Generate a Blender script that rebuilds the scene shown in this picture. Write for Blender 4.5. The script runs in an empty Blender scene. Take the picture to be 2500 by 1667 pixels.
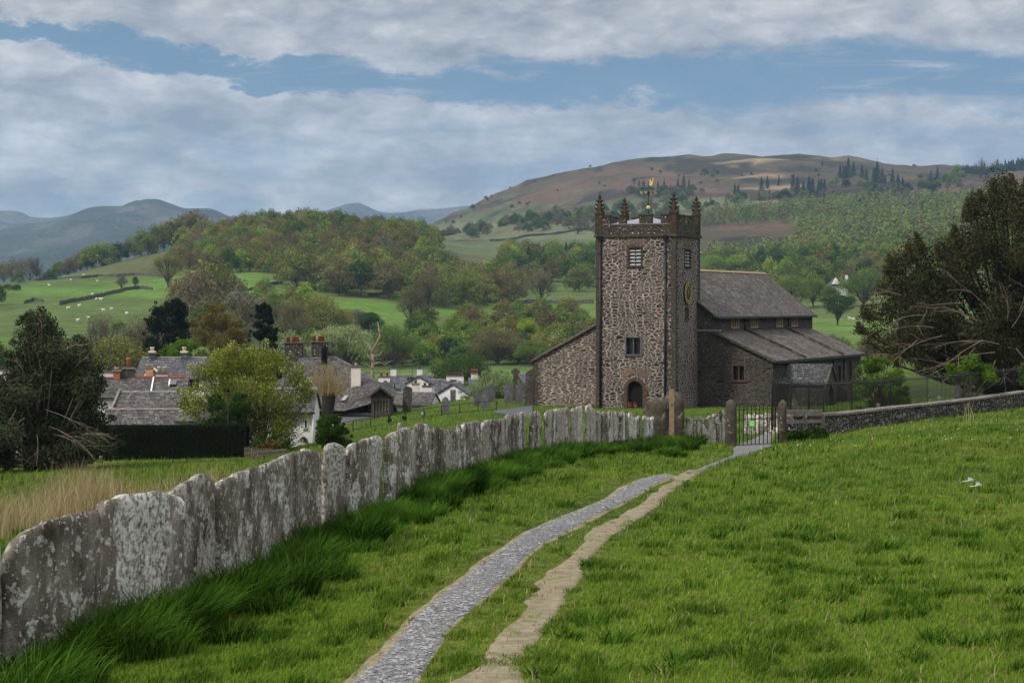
import bpy, math, random
import numpy as np
from mathutils import Vector, Matrix
SC = bpy.context.scene
COL = SC.collection
R = random.Random(7)
NP = np.random.RandomState(11)
F = 5300.0            # focal length in pixels of the 2500 px wide picture
HV = 745.0            # picture row of the horizon
# ---------------------------------------------------------------- camera
cam = bpy.data.cameras.new('camera'); camo = bpy.data.objects.new('camera', cam); COL.objects.link(camo)
cam.sensor_width = 36; cam.lens = 36 * F / 2500; cam.clip_start = 0.2; cam.clip_end = 30000
cam.shift_y = -(833.5 - HV) / 2500
camo.rotation_euler = (math.radians(90), 0, 0); SC.camera = camo
# ---------------------------------------------------------------- exposure
SC.view_settings.view_transform = 'Standard'; SC.view_settings.look = 'None'
SC.view_settings.exposure = 0.0; SC.view_settings.gamma = 1
SC.cycles.use_denoising = True
SC.cycles.max_bounces = 5; SC.cycles.diffuse_bounces = 2; SC.cycles.glossy_bounces = 2
SC.cycles.transmission_bounces = 2; SC.cycles.volume_bounces = 1; SC.cycles.transparent_max_bounces = 4
SC.cycles.caustics_reflective = False; SC.cycles.caustics_refractive = False
# ---------------------------------------------------------------- node helper
class NT:
    def __init__(s, tree): s.t = tree; s.n = tree.nodes; s.l = tree.links
    def set(s, sock, v):
        if isinstance(v, bpy.types.NodeSocket): s.l.new(v, sock)
        elif isinstance(v, bpy.types.Node): s.l.new(v.outputs[0], sock)
        elif v is not None:
            if hasattr(sock, 'default_value'):
                if isinstance(v, (tuple, list)) and len(v) == 3 and sock.type == 'RGBA': v = (*v, 1)
                sock.default_value = v
    def add(s, typ, ins=None, **kw):
        n = s.n.new('ShaderNode' + typ)
        for k, v in kw.items(): setattr(n, k, v)
        for k, v in (ins or {}).items(): s.set(n.inputs[k], v)
        return n
    def math(s, op, a, b=None, c=None, clamp=False):
        n = s.n.new('ShaderNodeMath'); n.operation = op; n.use_clamp = clamp
        s.set(n.inputs[0], a)
        if b is not None: s.set(n.inputs[1], b)
        if c is not None: s.set(n.inputs[2], c)
        return n.outputs[0]
    def mix(s, f, a, b, mode='MIX'):
        n = s.n.new('ShaderNodeMix'); n.data_type = 'RGBA'; n.blend_type = mode
        s.set(n.inputs[0], f); s.set(n.inputs[6], a); s.set(n.inputs[7], b); return n.outputs[2]
    def ramp(s, f, stops, interp='LINEAR'):
        n = s.n.new('ShaderNodeValToRGB'); cr = n.color_ramp; cr.interpolation = interp
        while len(cr.elements) < len(stops): cr.elements.new(0.5)
        for e, (p, c) in zip(cr.elements, stops):
            e.position = p; e.color = (c, c, c, 1) if isinstance(c, (int, float)) else (*c, 1)
        s.set(n.inputs[0], f); return n.outputs[0]
    def smooth(s, x, lo, hi):
        n = s.n.new('ShaderNodeMapRange'); n.interpolation_type = 'SMOOTHSTEP'
        s.set(n.inputs[0], x); s.set(n.inputs[1], lo); s.set(n.inputs[2], hi); return n.outputs[0]
    def noise(s, vec, scale, detail=4, rough=.55, dist=0.0, col=False):
        n = s.add('TexNoise', {'Scale': scale, 'Detail': detail, 'Roughness': rough, 'Distortion': dist})
        if vec is not None: s.set(n.inputs['Vector'], vec)
        return n.outputs['Color' if col else 'Fac']
    def mapv(s, vec, scale=(1, 1, 1), loc=(0, 0, 0), rot=(0, 0, 0)):
        return s.add('Mapping', {'Vector': vec, 'Scale': scale, 'Location': loc, 'Rotation': rot}).outputs[0]
    def bump(s, h, strength=.5, dist=.02):
        return s.add('Bump', {'Height': h, 'Strength': strength, 'Distance': dist}).outputs[0]
# ---------------------------------------------------------------- world: Nishita sky behind broken cloud
SUN_EL, SUN_AZ = math.radians(48), math.radians(-128)     # azimuth from +Y towards +X : behind left
w = bpy.data.worlds.new('World'); SC.world = w; w.use_nodes = True
W = NT(w.node_tree); W.n.clear()
sky = W.add('TexSky'); sky.sky_type = 'NISHITA'; sky.sun_disc = False
sky.sun_elevation = SUN_EL; sky.sun_rotation = SUN_AZ; sky.air_density = 1.0; sky.dust_density = 1.5; sky.ozone_density = 2.0
tc = W.add('TexCoord'); sep = W.add('SeparateXYZ', {0: tc.outputs['Generated']})
az = W.math('ARCTAN2', sep.outputs[0], sep.outputs[1]); el = W.math('ARCSINE', sep.outputs[2])
A = W.math('MULTIPLY', az, 5.3); B = W.math('MULTIPLY', el, 5.3)     # A in -1.25..1.25, B in 0..0.75 over the view
AB = W.add('CombineXYZ', {0: A, 1: B, 2: 0.0}).outputs[0]
wn = W.noise(W.mapv(AB, (2.6, 7.0, 1)), 1.0, 6, .55)
wn2 = W.noise(W.mapv(AB, (9, 18, 1), (4, 1, 0)), 1.0, 8, .65)
Bw = W.math('ADD', B, W.math('MULTIPLY', W.math('SUBTRACT', wn, .5), .19))
Bw = W.math('ADD', Bw, W.math('MULTIPLY', W.math('SUBTRACT', wn2, .5), .11))
def curve(x, pts):
    # piecewise curve over A in -1.25..1.25
    return W.ramp(W.math('MULTIPLY_ADD', x, .4, .5), [((a + 1.25) / 2.5, v) for a, v in pts])
cen = curve(A, [(-1.25, .655), (-.95, .615), (-.7, .575), (-.3, .54), (.1, .53), (.4, .55), (.8, .56), (1.25, .53)])
hw = curve(A, [(-1.25, .016), (-.95, .040), (-.7, .024), (-.3, .034), (.1, .042), (.4, .052), (.8, .072), (1.25, .066)])
d = W.math('DIVIDE', W.math('SUBTRACT', Bw, cen), hw)
d2 = W.math('MULTIPLY', d, d)
stk = W.noise(W.mapv(AB, (1.6, 16, 1), (3, 7, 0)), 1.0, 7, .62, .5)
hole1 = W.math('MULTIPLY', W.math('SUBTRACT', 1.0, W.smooth(d2, .35, 2.3)), W.math('SUBTRACT', 1.0, W.math('MULTIPLY', W.smooth(stk, .50, .68), .6)))
n3 = W.noise(W.mapv(AB, (2.2, 11, 1), (7, 3, 0)), 1.0, 6, .6)
low = W.math('MULTIPLY', W.smooth(B, .02, .16), W.math('SUBTRACT', 1.0, W.smooth(B, .40, .50)))
hole2 = W.math('MULTIPLY', W.math('MULTIPLY', W.smooth(n3, .48, .62), low), .4)
n4 = W.noise(W.mapv(tc.outputs['Generated'], (2.5, 2.5, 5)), 1.0, 5, .6)
hole3 = W.math('MULTIPLY', W.smooth(B, .9, 1.6), W.smooth(n4, .56, .68))
hole = W.math('MAXIMUM', W.math('MAXIMUM', hole1, hole2), W.math('MULTIPLY', hole3, .6))
hole = W.math('MINIMUM', hole, .93)
shade = W.noise(W.mapv(AB, (3.0, 8.0, 1), (2, 5, 0)), 1.0, 6, .58)
shade = W.math('ADD', W.math('MULTIPLY', shade, .62), W.math('MULTIPLY', W.noise(W.mapv(AB, (8, 17, 1), (1, 9, 0)), 1.0, 8, .62, .4), .38))
cloud = W.ramp(shade, [(.37, (.245, .26, .295)), (.455, (.37, .375, .40)), (.53, (.51, .505, .515)), (.62, (.72, .70, .695))])
hz = W.math('SUBTRACT', 1.0, W.smooth(B, .0, .27))
cloud = W.mix(W.math('MULTIPLY', hz, .85), cloud, (.32, .345, .39))
SKYS = .1
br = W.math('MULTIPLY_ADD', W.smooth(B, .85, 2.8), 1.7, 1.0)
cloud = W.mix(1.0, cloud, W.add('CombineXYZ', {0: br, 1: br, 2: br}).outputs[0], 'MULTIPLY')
cloud = W.mix(1.0, cloud, (1 / SKYS,) * 3, 'MULTIPLY')
clear = W.mix(1.0, sky.outputs[0], (.42, .62, .78), 'MULTIPLY')
clear = W.mix(.7, clear, (.85, 1.95, 3.25))
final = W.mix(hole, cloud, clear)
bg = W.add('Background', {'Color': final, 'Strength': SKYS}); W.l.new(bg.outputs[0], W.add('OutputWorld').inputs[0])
# ---------------------------------------------------------------- sun: soft, through thin cloud
sl = bpy.data.lights.new('sun', 'SUN'); so = bpy.data.objects.new('sun', sl); COL.objects.link(so)
sl.energy = 3.3; sl.angle = math.radians(9); sl.color = (1, .94, .84)
sv = Vector((math.sin(SUN_AZ) * math.cos(SUN_EL), math.cos(SUN_AZ) * math.cos(SUN_EL), math.sin(SUN_EL)))
so.rotation_euler = sv.to_track_quat('Z', 'Y').to_euler(); so.location = (0, 0, 60)
# ---------------------------------------------------------------- numpy noise
def _h(ix, iy, s):
    h = (ix.astype(np.int64) * 374761393 + iy.astype(np.int64) * 668265263 + s * 974634777) & 0xffffffff
    h = ((h ^ (h >> 13)) * 1274126177) & 0xffffffff
    return ((h ^ (h >> 16)) & 0xffff) / 65535.0
def vn(x, y, s=0):
    x = np.asarray(x, float); y = np.asarray(y, float)
    x0 = np.floor(x); y0 = np.floor(y); fx = x - x0; fy = y - y0
    fx = fx * fx * (3 - 2 * fx); fy = fy * fy * (3 - 2 * fy)
    a = _h(x0, y0, s); b = _h(x0 + 1, y0, s); c = _h(x0, y0 + 1, s); d_ = _h(x0 + 1, y0 + 1, s)
    return (a * (1 - fx) + b * fx) * (1 - fy) + (c * (1 - fx) + d_ * fx) * fy
def fbm(x, y, o=4, s=0):
    t = 0; a = .5; n = 0
    for i in range(o):
        t = t + a * vn(x, y, s + i * 17); n += a; a *= .5; x = np.asarray(x) * 2.03 + 5.1; y = np.asarray(y) * 2.03 + 1.7
    return t / n
def smst(x, lo, hi):
    t = np.clip((np.asarray(x, float) - lo) / (hi - lo), 0, 1); return t * t * (3 - 2 * t)
# ---------------------------------------------------------------- terrain table: columns in bearing, stations in distance
ST = [1, 8, 14, 18, 22, 27, 35, 45, 60, 80, 100, 120, 145, 165, 195, 230, 280, 350, 450, 600, 750, 900, 1100, 1300, 1550, 1900, 2300, 2800, 3300, 4200, 7000, 13000]
_n = 15  # first 15 stations hold heights, the others the picture row
TB = {
 -700: [-1.6,-2.4,-3.0,-3.3,-3.5,-3.9,-4.4,-5.1,-5.9,-7.1,-8.1,-9.0,-10.8,-12,-13.5, 1070,1030,980,925,850,790,745,715,722,735, 752,756,758,758,757,753,750],
 0:    [-1.6,-2.4,-3.0,-3.24,-3.4,-3.7,-4.1,-4.7,-5.5,-6.7,-7.7,-8.6,-10.5,-12,-13.5, 1070,1030,980,925,830,768,715,690,705,720, 745,752,756,757,756,753,750],
 300:  [-1.6,-2.4,-2.95,-3.1,-3.3,-3.6,-4.0,-4.5,-5.3,-6.4,-7.5,-8.5,-10.3,-12,-13.5, 1070,1030,980,925,838,752,712,672,636,655, 700,735,750,755,756,753,750],
 600:  [-1.6,-2.35,-2.9,-3.05,-3.2,-3.42,-3.8,-4.3,-5.1,-6.2,-7.3,-8.4,-10.2,-12,-13.7, 1080,1035,985,930,855,775,702,632,572,600, 660,715,742,752,755,753,750],
 750:  [-1.6,-2.3,-2.88,-3.03,-3.15,-3.3,-3.5,-4.0,-4.9,-5.9,-6.9,-7.9,-9.0,-10,-11.5, 1075,1040,995,940,885,790,712,632,558,590, 655,712,740,752,755,753,750],
 900:  [-1.6,-2.3,-2.85,-3.0,-3.1,-3.25,-3.45,-3.9,-4.7,-5.6,-6.5,-7.3,-8.1,-8.8,-9.9, 1060,1040,1000,945,897,798,725,640,573,600, 640,670,700,720,735,750,750],
 1020: [-1.6,-2.3,-2.82,-2.97,-3.07,-3.2,-3.37,-3.65,-4.45,-5.3,-6.15,-6.9,-7.7,-8.3,-9.1, 1055,1038,1000,945,895,805,738,665,588,595, 600,600,590,575,600,740,750],
 1150: [-1.6,-2.3,-2.8,-2.95,-3.05,-3.15,-3.3,-3.55,-4.25,-5.1,-5.9,-6.6,-7.4,-7.9,-8.4, 1050,1035,1000,945,892,805,748,705,650,625, 590,570,545,512,540,730,750],
 1300: [-1.6,-2.3,-2.8,-2.95,-3.05,-3.15,-3.3,-3.6,-4.15,-5.1,-5.8,-6.5,-7.3,-7.8,-8.4, 1045,1030,1000,945,890,800,750,708,655,622, 570,535,490,453,480,720,750],
 1550: [-1.6,-2.25,-2.8,-2.95,-3.0,-3.15,-3.3,-3.55,-4.2,-5.1,-5.75,-6.4,-7.2,-7.75,-8.6, 1040,1030,1000,945,885,800,750,708,660,620, 560,515,460,408,440,710,750],
 1800: [-1.6,-2.2,-2.75,-2.9,-3.0,-3.1,-3.3,-3.6,-4.2,-5.1,-5.9,-6.5,-7.2,-7.7,-8.6, 1035,1020,985,925,860,800,755,710,655,610, 555,510,450,393,430,700,750],
 2000: [-1.6,-2.17,-2.72,-2.87,-2.97,-3.1,-3.3,-3.55,-4.1,-4.9,-5.7,-6.35,-7.1,-7.6,-8.6, 1030,1010,960,880,812,785,745,690,640,595, 545,500,440,383,420,700,750],
 2250: [-1.6,-2.12,-2.67,-2.82,-2.92,-3.05,-3.25,-3.5,-3.9,-4.6,-5.3,-6.0,-6.8,-7.4,-8.4, 1030,1005,950,875,812,780,735,680,625,575, 530,490,440,405,430,700,750],
 2500: [-1.55,-2.1,-2.6,-2.75,-2.85,-3.0,-3.2,-3.45,-3.8,-4.4,-5.0,-5.6,-6.4,-7.0,-8, 1010,990,940,870,805,770,720,665,600,545, 500,465,435,416,430,700,750],
 3200: [-1.55,-2.0,-2.4,-2.5,-2.6,-2.7,-2.9,-3.1,-3.4,-3.9,-4.4,-5.0,-5.8,-6.4,-7, 1000,980,930,860,800,760,700,640,570,510, 470,440,415,400,430,700,750],
}
def pchip(x, y, xi):
    x = np.asarray(x, float); y = np.asarray(y, float); h = np.diff(x); dl = np.diff(y) / h
    m = np.zeros_like(y); m[0] = dl[0]; m[-1] = dl[-1]
    for k in range(1, len(x) - 1):
        if dl[k - 1] * dl[k] > 0:
            w1 = 2 * h[k] + h[k - 1]; w2 = h[k] + 2 * h[k - 1]
            m[k] = (w1 + w2) / (w1 / dl[k - 1] + w2 / dl[k])
    i = np.clip(np.searchsorted(x, xi) - 1, 0, len(x) - 2); t = (xi - x[i]) / h[i]
    return ((2*t**3-3*t**2+1)*y[i] + (t**3-2*t**2+t)*h[i]*m[i] + (-2*t**3+3*t**2)*y[i+1] + (t**3-t**2)*h[i]*m[i+1])
_us = sorted(TB); _LY = np.linspace(math.log(1), math.log(13000), 600); _UU = np.linspace(-700, 3200, 300)
_rows = []
for u_ in _us:
    z = [zz if i < _n else (HV - zz) / F * ST[i] for i, zz in enumerate(TB[u_])]
    # interpolate the slope z/Y beyond the near ground
    near = pchip(np.log(ST), z, _LY)
    q = pchip(np.log(ST), np.array(z) / np.array(ST), _LY) * np.exp(_LY)
    k = smst(_LY, math.log(150), math.log(260))
    _rows.append(near * (1 - k) + q * k)
_rows = np.array(_rows)
_TAB = np.array([pchip(_us, _rows[:, j], _UU) for j in range(len(_LY))])    # [lnY, u]
def height(X, Y):
    X = np.asarray(X, float); Y = np.maximum(np.asarray(Y, float), 1.0)
    u = np.clip(1250 + F * X / Y, -700, 3200)
    fi = (np.log(Y) - _LY[0]) / (_LY[1] - _LY[0]); fi = np.clip(fi, 0, len(_LY) - 1.001); fj = (u + 700) / (_UU[1] - _UU[0]); fj = np.clip(fj, 0, len(_UU) - 1.001)
    i = fi.astype(int); j = fj.astype(int); a = fi - i; b = fj - j
    z = (_TAB[i, j]*(1-a)*(1-b) + _TAB[i+1, j]*a*(1-b) + _TAB[i, j+1]*(1-a)*b + _TAB[i+1, j+1]*a*b)
    z = z + (fbm(X / 3.1, Y / 3.1, 2, 3) - .5) * .12 * smst(Y, 8, 20) + (fbm(X / 60, Y / 60, 3, 9) - .5) * 3.0 * smst(Y, 500, 900)
    z = z + (fbm(X / 260, Y / 330, 4, 5) - .5) * 34 * smst(Y, 1800, 2500) * (1 - smst(Y, 5000, 6000))
    z = z + (fbm(X / 55, Y / 70, 4, 6) - .5) * 13 * smst(Y, 1500, 2200) * (1 - smst(Y, 5000, 6000))
    return z
def H1(X, Y): return float(height(np.array([X]), np.array([Y]))[0])
def P(u, v, Y): return Vector(((u - 1250) / F * Y, Y, (HV - v) / F * Y))
_YS = np.exp(np.linspace(math.log(12), math.log(6000), 2500))
def G(u, v, ymin=12, ymax=6000):
    """the ground point seen along the bearing/elevation of a picture position"""
    ys = _YS[(_YS >= ymin) & (_YS <= ymax)]
    hh = height((u - 1250) / F * ys, ys) - (HV - v) / F * ys
    k = np.argmax(hh >= 0)
    if hh[k] < 0: k = len(ys) - 1
    Y = ys[k]; X = (u - 1250) / F * Y
    return Vector((X, Y, H1(X, Y)))
def GY(u, Y):
    X = (u - 1250) / F * Y; return Vector((X, Y, H1(X, Y)))
# ---------------------------------------------------------------- object helpers
def setp(o, label=None, cat=None, group=None, kind=None):
    if label: o['label'] = label
    if cat: o['category'] = cat
    if group: o['group'] = group
    if kind: o['kind'] = kind
    return o
def thing(name, label, cat, loc=(0, 0, 0), group=None, rz=0):
    o = bpy.data.objects.new(name, None); COL.objects.link(o); o.location = loc; o.rotation_euler = (0, 0, rz)
    o.empty_display_size = .3
    return setp(o, label, cat, group)
def npmesh(name, V, Fc, mat=None, smooth=False, attrs=None, uv=None):
    """V (n,3), Fc (m,3|4) arrays -> mesh datablock; attrs = {name: per-face floats}"""
    V = np.ascontiguousarray(V, dtype=np.float32); Fc = np.ascontiguousarray(Fc, dtype=np.int32)
    me = bpy.data.meshes.new(name); k = Fc.shape[1]
    me.vertices.add(len(V)); me.vertices.foreach_set('co', V.ravel())
    me.loops.add(Fc.size); me.loops.foreach_set('vertex_index', Fc.ravel())
    me.polygons.add(len(Fc)); me.polygons.foreach_set('loop_start', np.arange(0, Fc.size, k, dtype=np.int32))
    me.polygons.foreach_set('loop_total', np.full(len(Fc), k, dtype=np.int32))
    if smooth: me.polygons.foreach_set('use_smooth', np.ones(len(Fc), bool))
    for an, av in (attrs or {}).items():
        av = np.asarray(av, dtype=np.float32)
        if av.ndim == 2:
            at = me.color_attributes.new(an, 'FLOAT_COLOR', 'POINT'); c4 = np.ones((len(V), 4), np.float32); c4[:, :3] = av
            at.data.foreach_set('color', c4.ravel())
        else:
            at = me.attributes.new(an, 'FLOAT', 'FACE' if len(av) == len(Fc) else 'POINT'); at.data.foreach_set('value', av)
    if uv is not None:
        l = me.uv_layers.new(name='UVMap'); l.data.foreach_set('uv', np.asarray(uv, np.float32)[Fc.ravel()].ravel())
    if mat: me.materials.append(mat)
    me.update(); me.validate()
    return me
def obj(name, me, parent=None):
    o = bpy.data.objects.new(name, me); COL.objects.link(o)
    if parent: o.parent = parent
    return o
class MB:
    """collects boxes, prisms, tubes; builds them as one mesh with metre UVs"""
    def __init__(s): s.v = []; s.f = []; s.sm = []
    def poly(s, pts, faces=None, smooth=False):
        b = len(s.v); s.v += [tuple(p) for p in pts]
        for f in (faces or [range(len(pts))]): s.f.append([b + i for i in f]); s.sm.append(smooth)
        return s
    def box(s, x0, x1, y0, y1, z0, z1):
        return s.poly([(x0,y0,z0),(x1,y0,z0),(x1,y1,z0),(x0,y1,z0),(x0,y0,z1),(x1,y0,z1),(x1,y1,z1),(x0,y1,z1)],
               [(0,3,2,1),(4,5,6,7),(0,1,5,4),(1,2,6,5),(2,3,7,6),(3,0,4,7)])
    def hexa(s, a, b):
        """two quads a,b (4 points each, same order) joined into a solid"""
        return s.poly(list(a) + list(b), [(3,2,1,0),(4,5,6,7),(0,1,5,4),(1,2,6,5),(2,3,7,6),(3,0,4,7)])
    def prism(s, pts, vec):
        n = len(pts); v = Vector(vec)
        a = [Vector(p) for p in pts]; b = [p + v for p in a]
        return s.poly(a + b, [tuple(range(n))[::-1], tuple(range(n, 2*n))] + [(i, (i+1) % n, n + (i+1) % n, n + i) for i in range(n)])
    def slab(s, a, b, c, d, t):
        """roof slope: quad a,b,c,d thickened downwards"""
        nrm = (Vector(b) - Vector(a)).cross(Vector(d) - Vector(a)).normalized()
        if nrm.z < 0: nrm = -nrm
        return s.hexa([Vector(p) - nrm * t for p in (a, b, c, d)], [Vector(p) for p in (a, b, c, d)])
    def tube(s, pts, rad, n=6, cap=True, smooth=True):
        pts = [Vector(p) for p in pts]
        if not isinstance(rad, (list, tuple)): rad = [rad] * len(pts)
        b = len(s.v); up = Vector((.12, .31, .94))
        for i, p in enumerate(pts):
            t = (pts[min(i+1, len(pts)-1)] - pts[max(i-1, 0)])
            t = t.normalized() if t.length > 1e-9 else Vector((0, 0, 1))
            x = t.cross(up)
            if x.length < .1: x = t.cross(Vector((1, 0, 0)))
            x.normalize(); y = t.cross(x)
            for k in range(n):
                a = 2 * math.pi * k / n; s.v.append(tuple(p + (x * math.cos(a) + y * math.sin(a)) * rad[i]))
        for i in range(len(pts) - 1):
            for k in range(n):
                s.f.append([b+i*n+k, b+i*n+(k+1) % n, b+(i+1)*n+(k+1) % n, b+(i+1)*n+k]); s.sm.append(smooth)
        if cap:
            s.f.append([b+k for k in range(n)][::-1]); s.sm.append(False)
            s.f.append([b+(len(pts)-1)*n+k for k in range(n)]); s.sm.append(False)
        return s
    def lathe(s, c, prof, n=12, smooth=True):
        """prof: (radius, z) list about vertical axis at c"""
        b = len(s.v)
        for r, z in prof:
            for k in range(n):
                a = 2*math.pi*k/n; s.v.append((c[0]+r*math.cos(a), c[1]+r*math.sin(a), c[2]+z))
        for i in range(len(prof)-1):
            for k in range(n):
                s.f.append([b+i*n+k, b+i*n+(k+1) % n, b+(i+1)*n+(k+1) % n, b+(i+1)*n+k]); s.sm.append(smooth)
        s.f.append([b+k for k in range(n)][::-1]); s.sm.append(False)
        s.f.append([b+(len(prof)-1)*n+k for k in range(n)]); s.sm.append(False)
        return s
    def sphere(s, c, r, n=10, sq=(1, 1, 1)):
        b = len(s.v); m = max(4, n // 2 + 1)
        for i in range(m + 1):
            ph = math.pi * i / m
            for k in range(n):
                a = 2*math.pi*k/n
                s.v.append((c[0]+r*sq[0]*math.sin(ph)*math.cos(a), c[1]+r*sq[1]*math.sin(ph)*math.sin(a), c[2]-r*sq[2]*math.cos(ph)))
        for i in range(m):
            for k in range(n): s.f.append([b+i*n+k, b+i*n+(k+1) % n, b+(i+1)*n+(k+1) % n, b+(i+1)*n+k]); s.sm.append(True)
        return s
    def mesh(s, name, mat, off=(0, 0, 0)):
        me = bpy.data.meshes.new(name); off = Vector(off)
        me.from_pydata([tuple(Vector(p) - off) for p in s.v], [], s.f)
        me.polygons.foreach_set('use_smooth', s.sm)
        l = me.uv_layers.new(name='UVMap')
        for p in me.polygons:
            n = p.normal
            t = Vector((-n.y, n.x, 0))
            t = t.normalized() if t.length > .02 else Vector((1, 0, 0))
            b = n.cross(t)
            for li in p.loop_indices:
                co = me.vertices[me.loops[li].vertex_index].co
                l.data[li].uv = (co.dot(t), co.dot(b))
        if mat: me.materials.append(mat)
        me.update(); return me
    def build(s, name, mat, parent=None, off=None):
        if off is None: off = (0, 0, 0)
        return obj(name, s.mesh(name, mat, off), parent)
def rel(parent):
    return parent.location
MATS = {}
def mat(name, fn, rough=.9, spec=.2):
    m = bpy.data.materials.new(name); m.use_nodes = True; t = NT(m.node_tree)
    p = t.n['Principled BSDF']; p.inputs['Roughness'].default_value = rough
    p.inputs['Specular IOR Level'].default_value = spec
    fn(t, p); MATS[name] = m; return m
def flat(name, col, rough=.8, var=.25, scale=6, metal=0.0, spec=.2):
    def fn(t, p):
        g = t.add('NewGeometry').outputs['Position']
        n = t.noise(g, scale, 5, .6)
        c = t.ramp(n, [(.3, tuple(c * (1 - var) for c in col)), (.7, tuple(min(1, c * (1 + var)) for c in col))])
        t.set(p.inputs['Base Color'], c); p.inputs['Metallic'].default_value = metal
        t.set(p.inputs['Normal'], t.bump(n, .3, .01))
    return mat(name, fn, rough, spec)
def masonry(name, sx, sz, mortar, cols, morw=.10, lich=0.0, warp=.25, bump=.03, dark=None):
    """irregular rubble in beds: two sizes of cells over metre UVs"""
    def fn(t, p):
        uv = t.add('UVMap').outputs[0]
        wob = t.noise(uv, 1.7, 3, .6, col=True)
        wv = t.add('VectorMath', {0: uv, 1: t.add('VectorMath', {0: wob, 1: (-.5*1, -.5, -.5)}, operation='ADD').outputs[0]}, operation='MULTIPLY_ADD')
        # uv + (noise-.5)*warp
        sc = t.add('VectorMath', {0: wob, 1: (.5, .5, .5)}, operation='SUBTRACT').outputs[0]
        sc = t.add('VectorMath', {0: sc, 'Scale': warp}, operation='SCALE').outputs[0]
        v = t.add('VectorMath', {0: uv, 1: sc}, operation='ADD').outputs[0]
        v1 = t.mapv(v, (sx, sz, 1)); v2 = t.mapv(v, (sx * 1.7, sz * 1.9, 1), (3.3, 1.2, 0))
        def vor(vec, feat):
            n = t.add('TexVoronoi', {'Vector': vec, 'Scale': 1.0, 'Randomness': .95}, feature=feat); n.voronoi_dimensions = '2D'; return n
        e1 = vor(v1, 'DISTANCE_TO_EDGE').outputs[0]; c1 = vor(v1, 'F1').outputs['Color']
        e2 = vor(v2, 'DISTANCE_TO_EDGE').outputs[0]; c2 = vor(v2, 'F1').outputs['Color']
        sel = t.smooth(t.noise(uv, 1.1, 3, .6), .47, .53)
        e = t.add('Mix', {0: sel, 2: e1, 3: e2}).outputs[0]
        cc = t.mix(sel, c1, c2)
        r = t.add('SeparateColor', {0: cc})
        stone = t.ramp(r.outputs[0], [(0, cols[0]), (.35, cols[1]), (.7, cols[2]), (1, cols[3])])
        fine = t.noise(uv, 22, 4, .65)
        stone = t.mix(1.0, stone, t.ramp(fine, [(.25, .55), (.75, 1.35)]), 'MULTIPLY')
        mw = t.math('MULTIPLY_ADD', t.noise(uv, 9, 3, .6), morw * 1.4, morw * .3)
        m = t.math('SUBTRACT', 1.0, t.smooth(t.math('SUBTRACT', e, mw), -.02, .05))
        mc = t.mix(1.0, mortar, t.ramp(t.noise(uv, 5, 4, .6), [(.3, .6), (.7, 1.15)]), 'MULTIPLY')
        c = t.mix(m, stone, mc)
        big = t.noise(uv, .35, 4, .6)
        c = t.mix(1.0, c, t.ramp(big, [(.3, .72), (.7, 1.12)]), 'MULTIPLY')
        if lich:
            ln = t.smooth(t.noise(t.mapv(uv, (1, 1, 1), (9, 9, 0)), 7, 3, .5), .70 - lich * .1, .74 - lich * .1)
            c = t.mix(ln, c, (.42, .41, .37))
        t.set(p.inputs['Base Color'], c)
        h = t.math('MULTIPLY', t.smooth(e, .0, .22), 1.0)
        h = t.math('MULTIPLY_ADD', fine, .35, h)
        h = t.math('MULTIPLY_ADD', r.outputs[1], .6, h)
        t.set(p.inputs['Normal'], t.bump(h, .9, bump))
    return mat(name, fn, .92, .15)
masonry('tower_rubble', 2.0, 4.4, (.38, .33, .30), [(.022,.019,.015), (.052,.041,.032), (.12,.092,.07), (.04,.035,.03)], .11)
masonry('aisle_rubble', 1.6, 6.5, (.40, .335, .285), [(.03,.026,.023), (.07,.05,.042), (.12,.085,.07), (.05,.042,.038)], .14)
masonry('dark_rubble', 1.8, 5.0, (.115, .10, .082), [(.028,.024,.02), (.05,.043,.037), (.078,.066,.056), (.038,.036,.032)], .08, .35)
masonry('parapet_stone', 2.4, 7.0, (.13, .115, .095), [(.025,.022,.018), (.05,.042,.034), (.085,.07,.055), (.035,.034,.026)], .05, .8)
masonry('field_stone', 1.6, 4.6, (.012, .011, .010), [(.05,.045,.036), (.11,.10,.082), (.24,.225,.19), (.07,.066,.05)], .10, .6, bump=.06)
def lichened(name, a, b, lich=(.36, .35, .31), amt=.5, green=.1):
    def fn(t, p):
        g = t.add('TexCoord').outputs['Object']
        n = t.noise(g, 3.5, 6, .62)
        c = t.ramp(n, [(.3, a), (.7, b)])
        l = t.smooth(t.noise(t.mapv(g, (1, 1, 1), (5, 3, 1)), 7, 4, .5), .66 - amt * .15, .70 - amt * .13)
        c = t.mix(l, c, lich)
        gr = t.smooth(t.noise(t.mapv(g, (1, 1, .6), (1, 8, 2)), 2.5, 4, .6), .62 - green * .2, .72)
        c = t.mix(t.math('MULTIPLY', gr, .6), c, (.06, .075, .025))
        t.set(p.inputs['Base Color'], c); t.set(p.inputs['Normal'], t.bump(t.noise(g, 12, 6, .7), .7, .03))
    return mat(name, fn, .95, .1)
lichened('pinnacle_stone', (.028, .022, .015), (.075, .055, .038), (.16, .14, .09), .2, .3)
lichened('pillar_stone', (.035, .03, .024), (.10, .085, .066), (.24, .22, .18), .2, .3)
lichened('gravestone', (.065, .066, .070), (.13, .13, .135), (.22, .22, .19), .25, .25)
lichened('quoin_stone', (.04, .036, .03), (.085, .072, .058), (.2, .18, .15), .2, .4)
lichened('red_sandstone', (.055, .036, .028), (.11, .07, .055), (.2, .15, .12), .1, 0)
lichened('tan_sandstone', (.25, .17, .10), (.38, .27, .17), (.42, .36, .28), .3, 0)
lichened('coping_slate', (.12, .105, .095), (.24, .21, .19), (.38, .36, .32), .35, .1)
lichened('boulder_stone', (.28, .17, .11), (.42, .28, .2), (.4, .36, .3), .2, 0)
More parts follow.
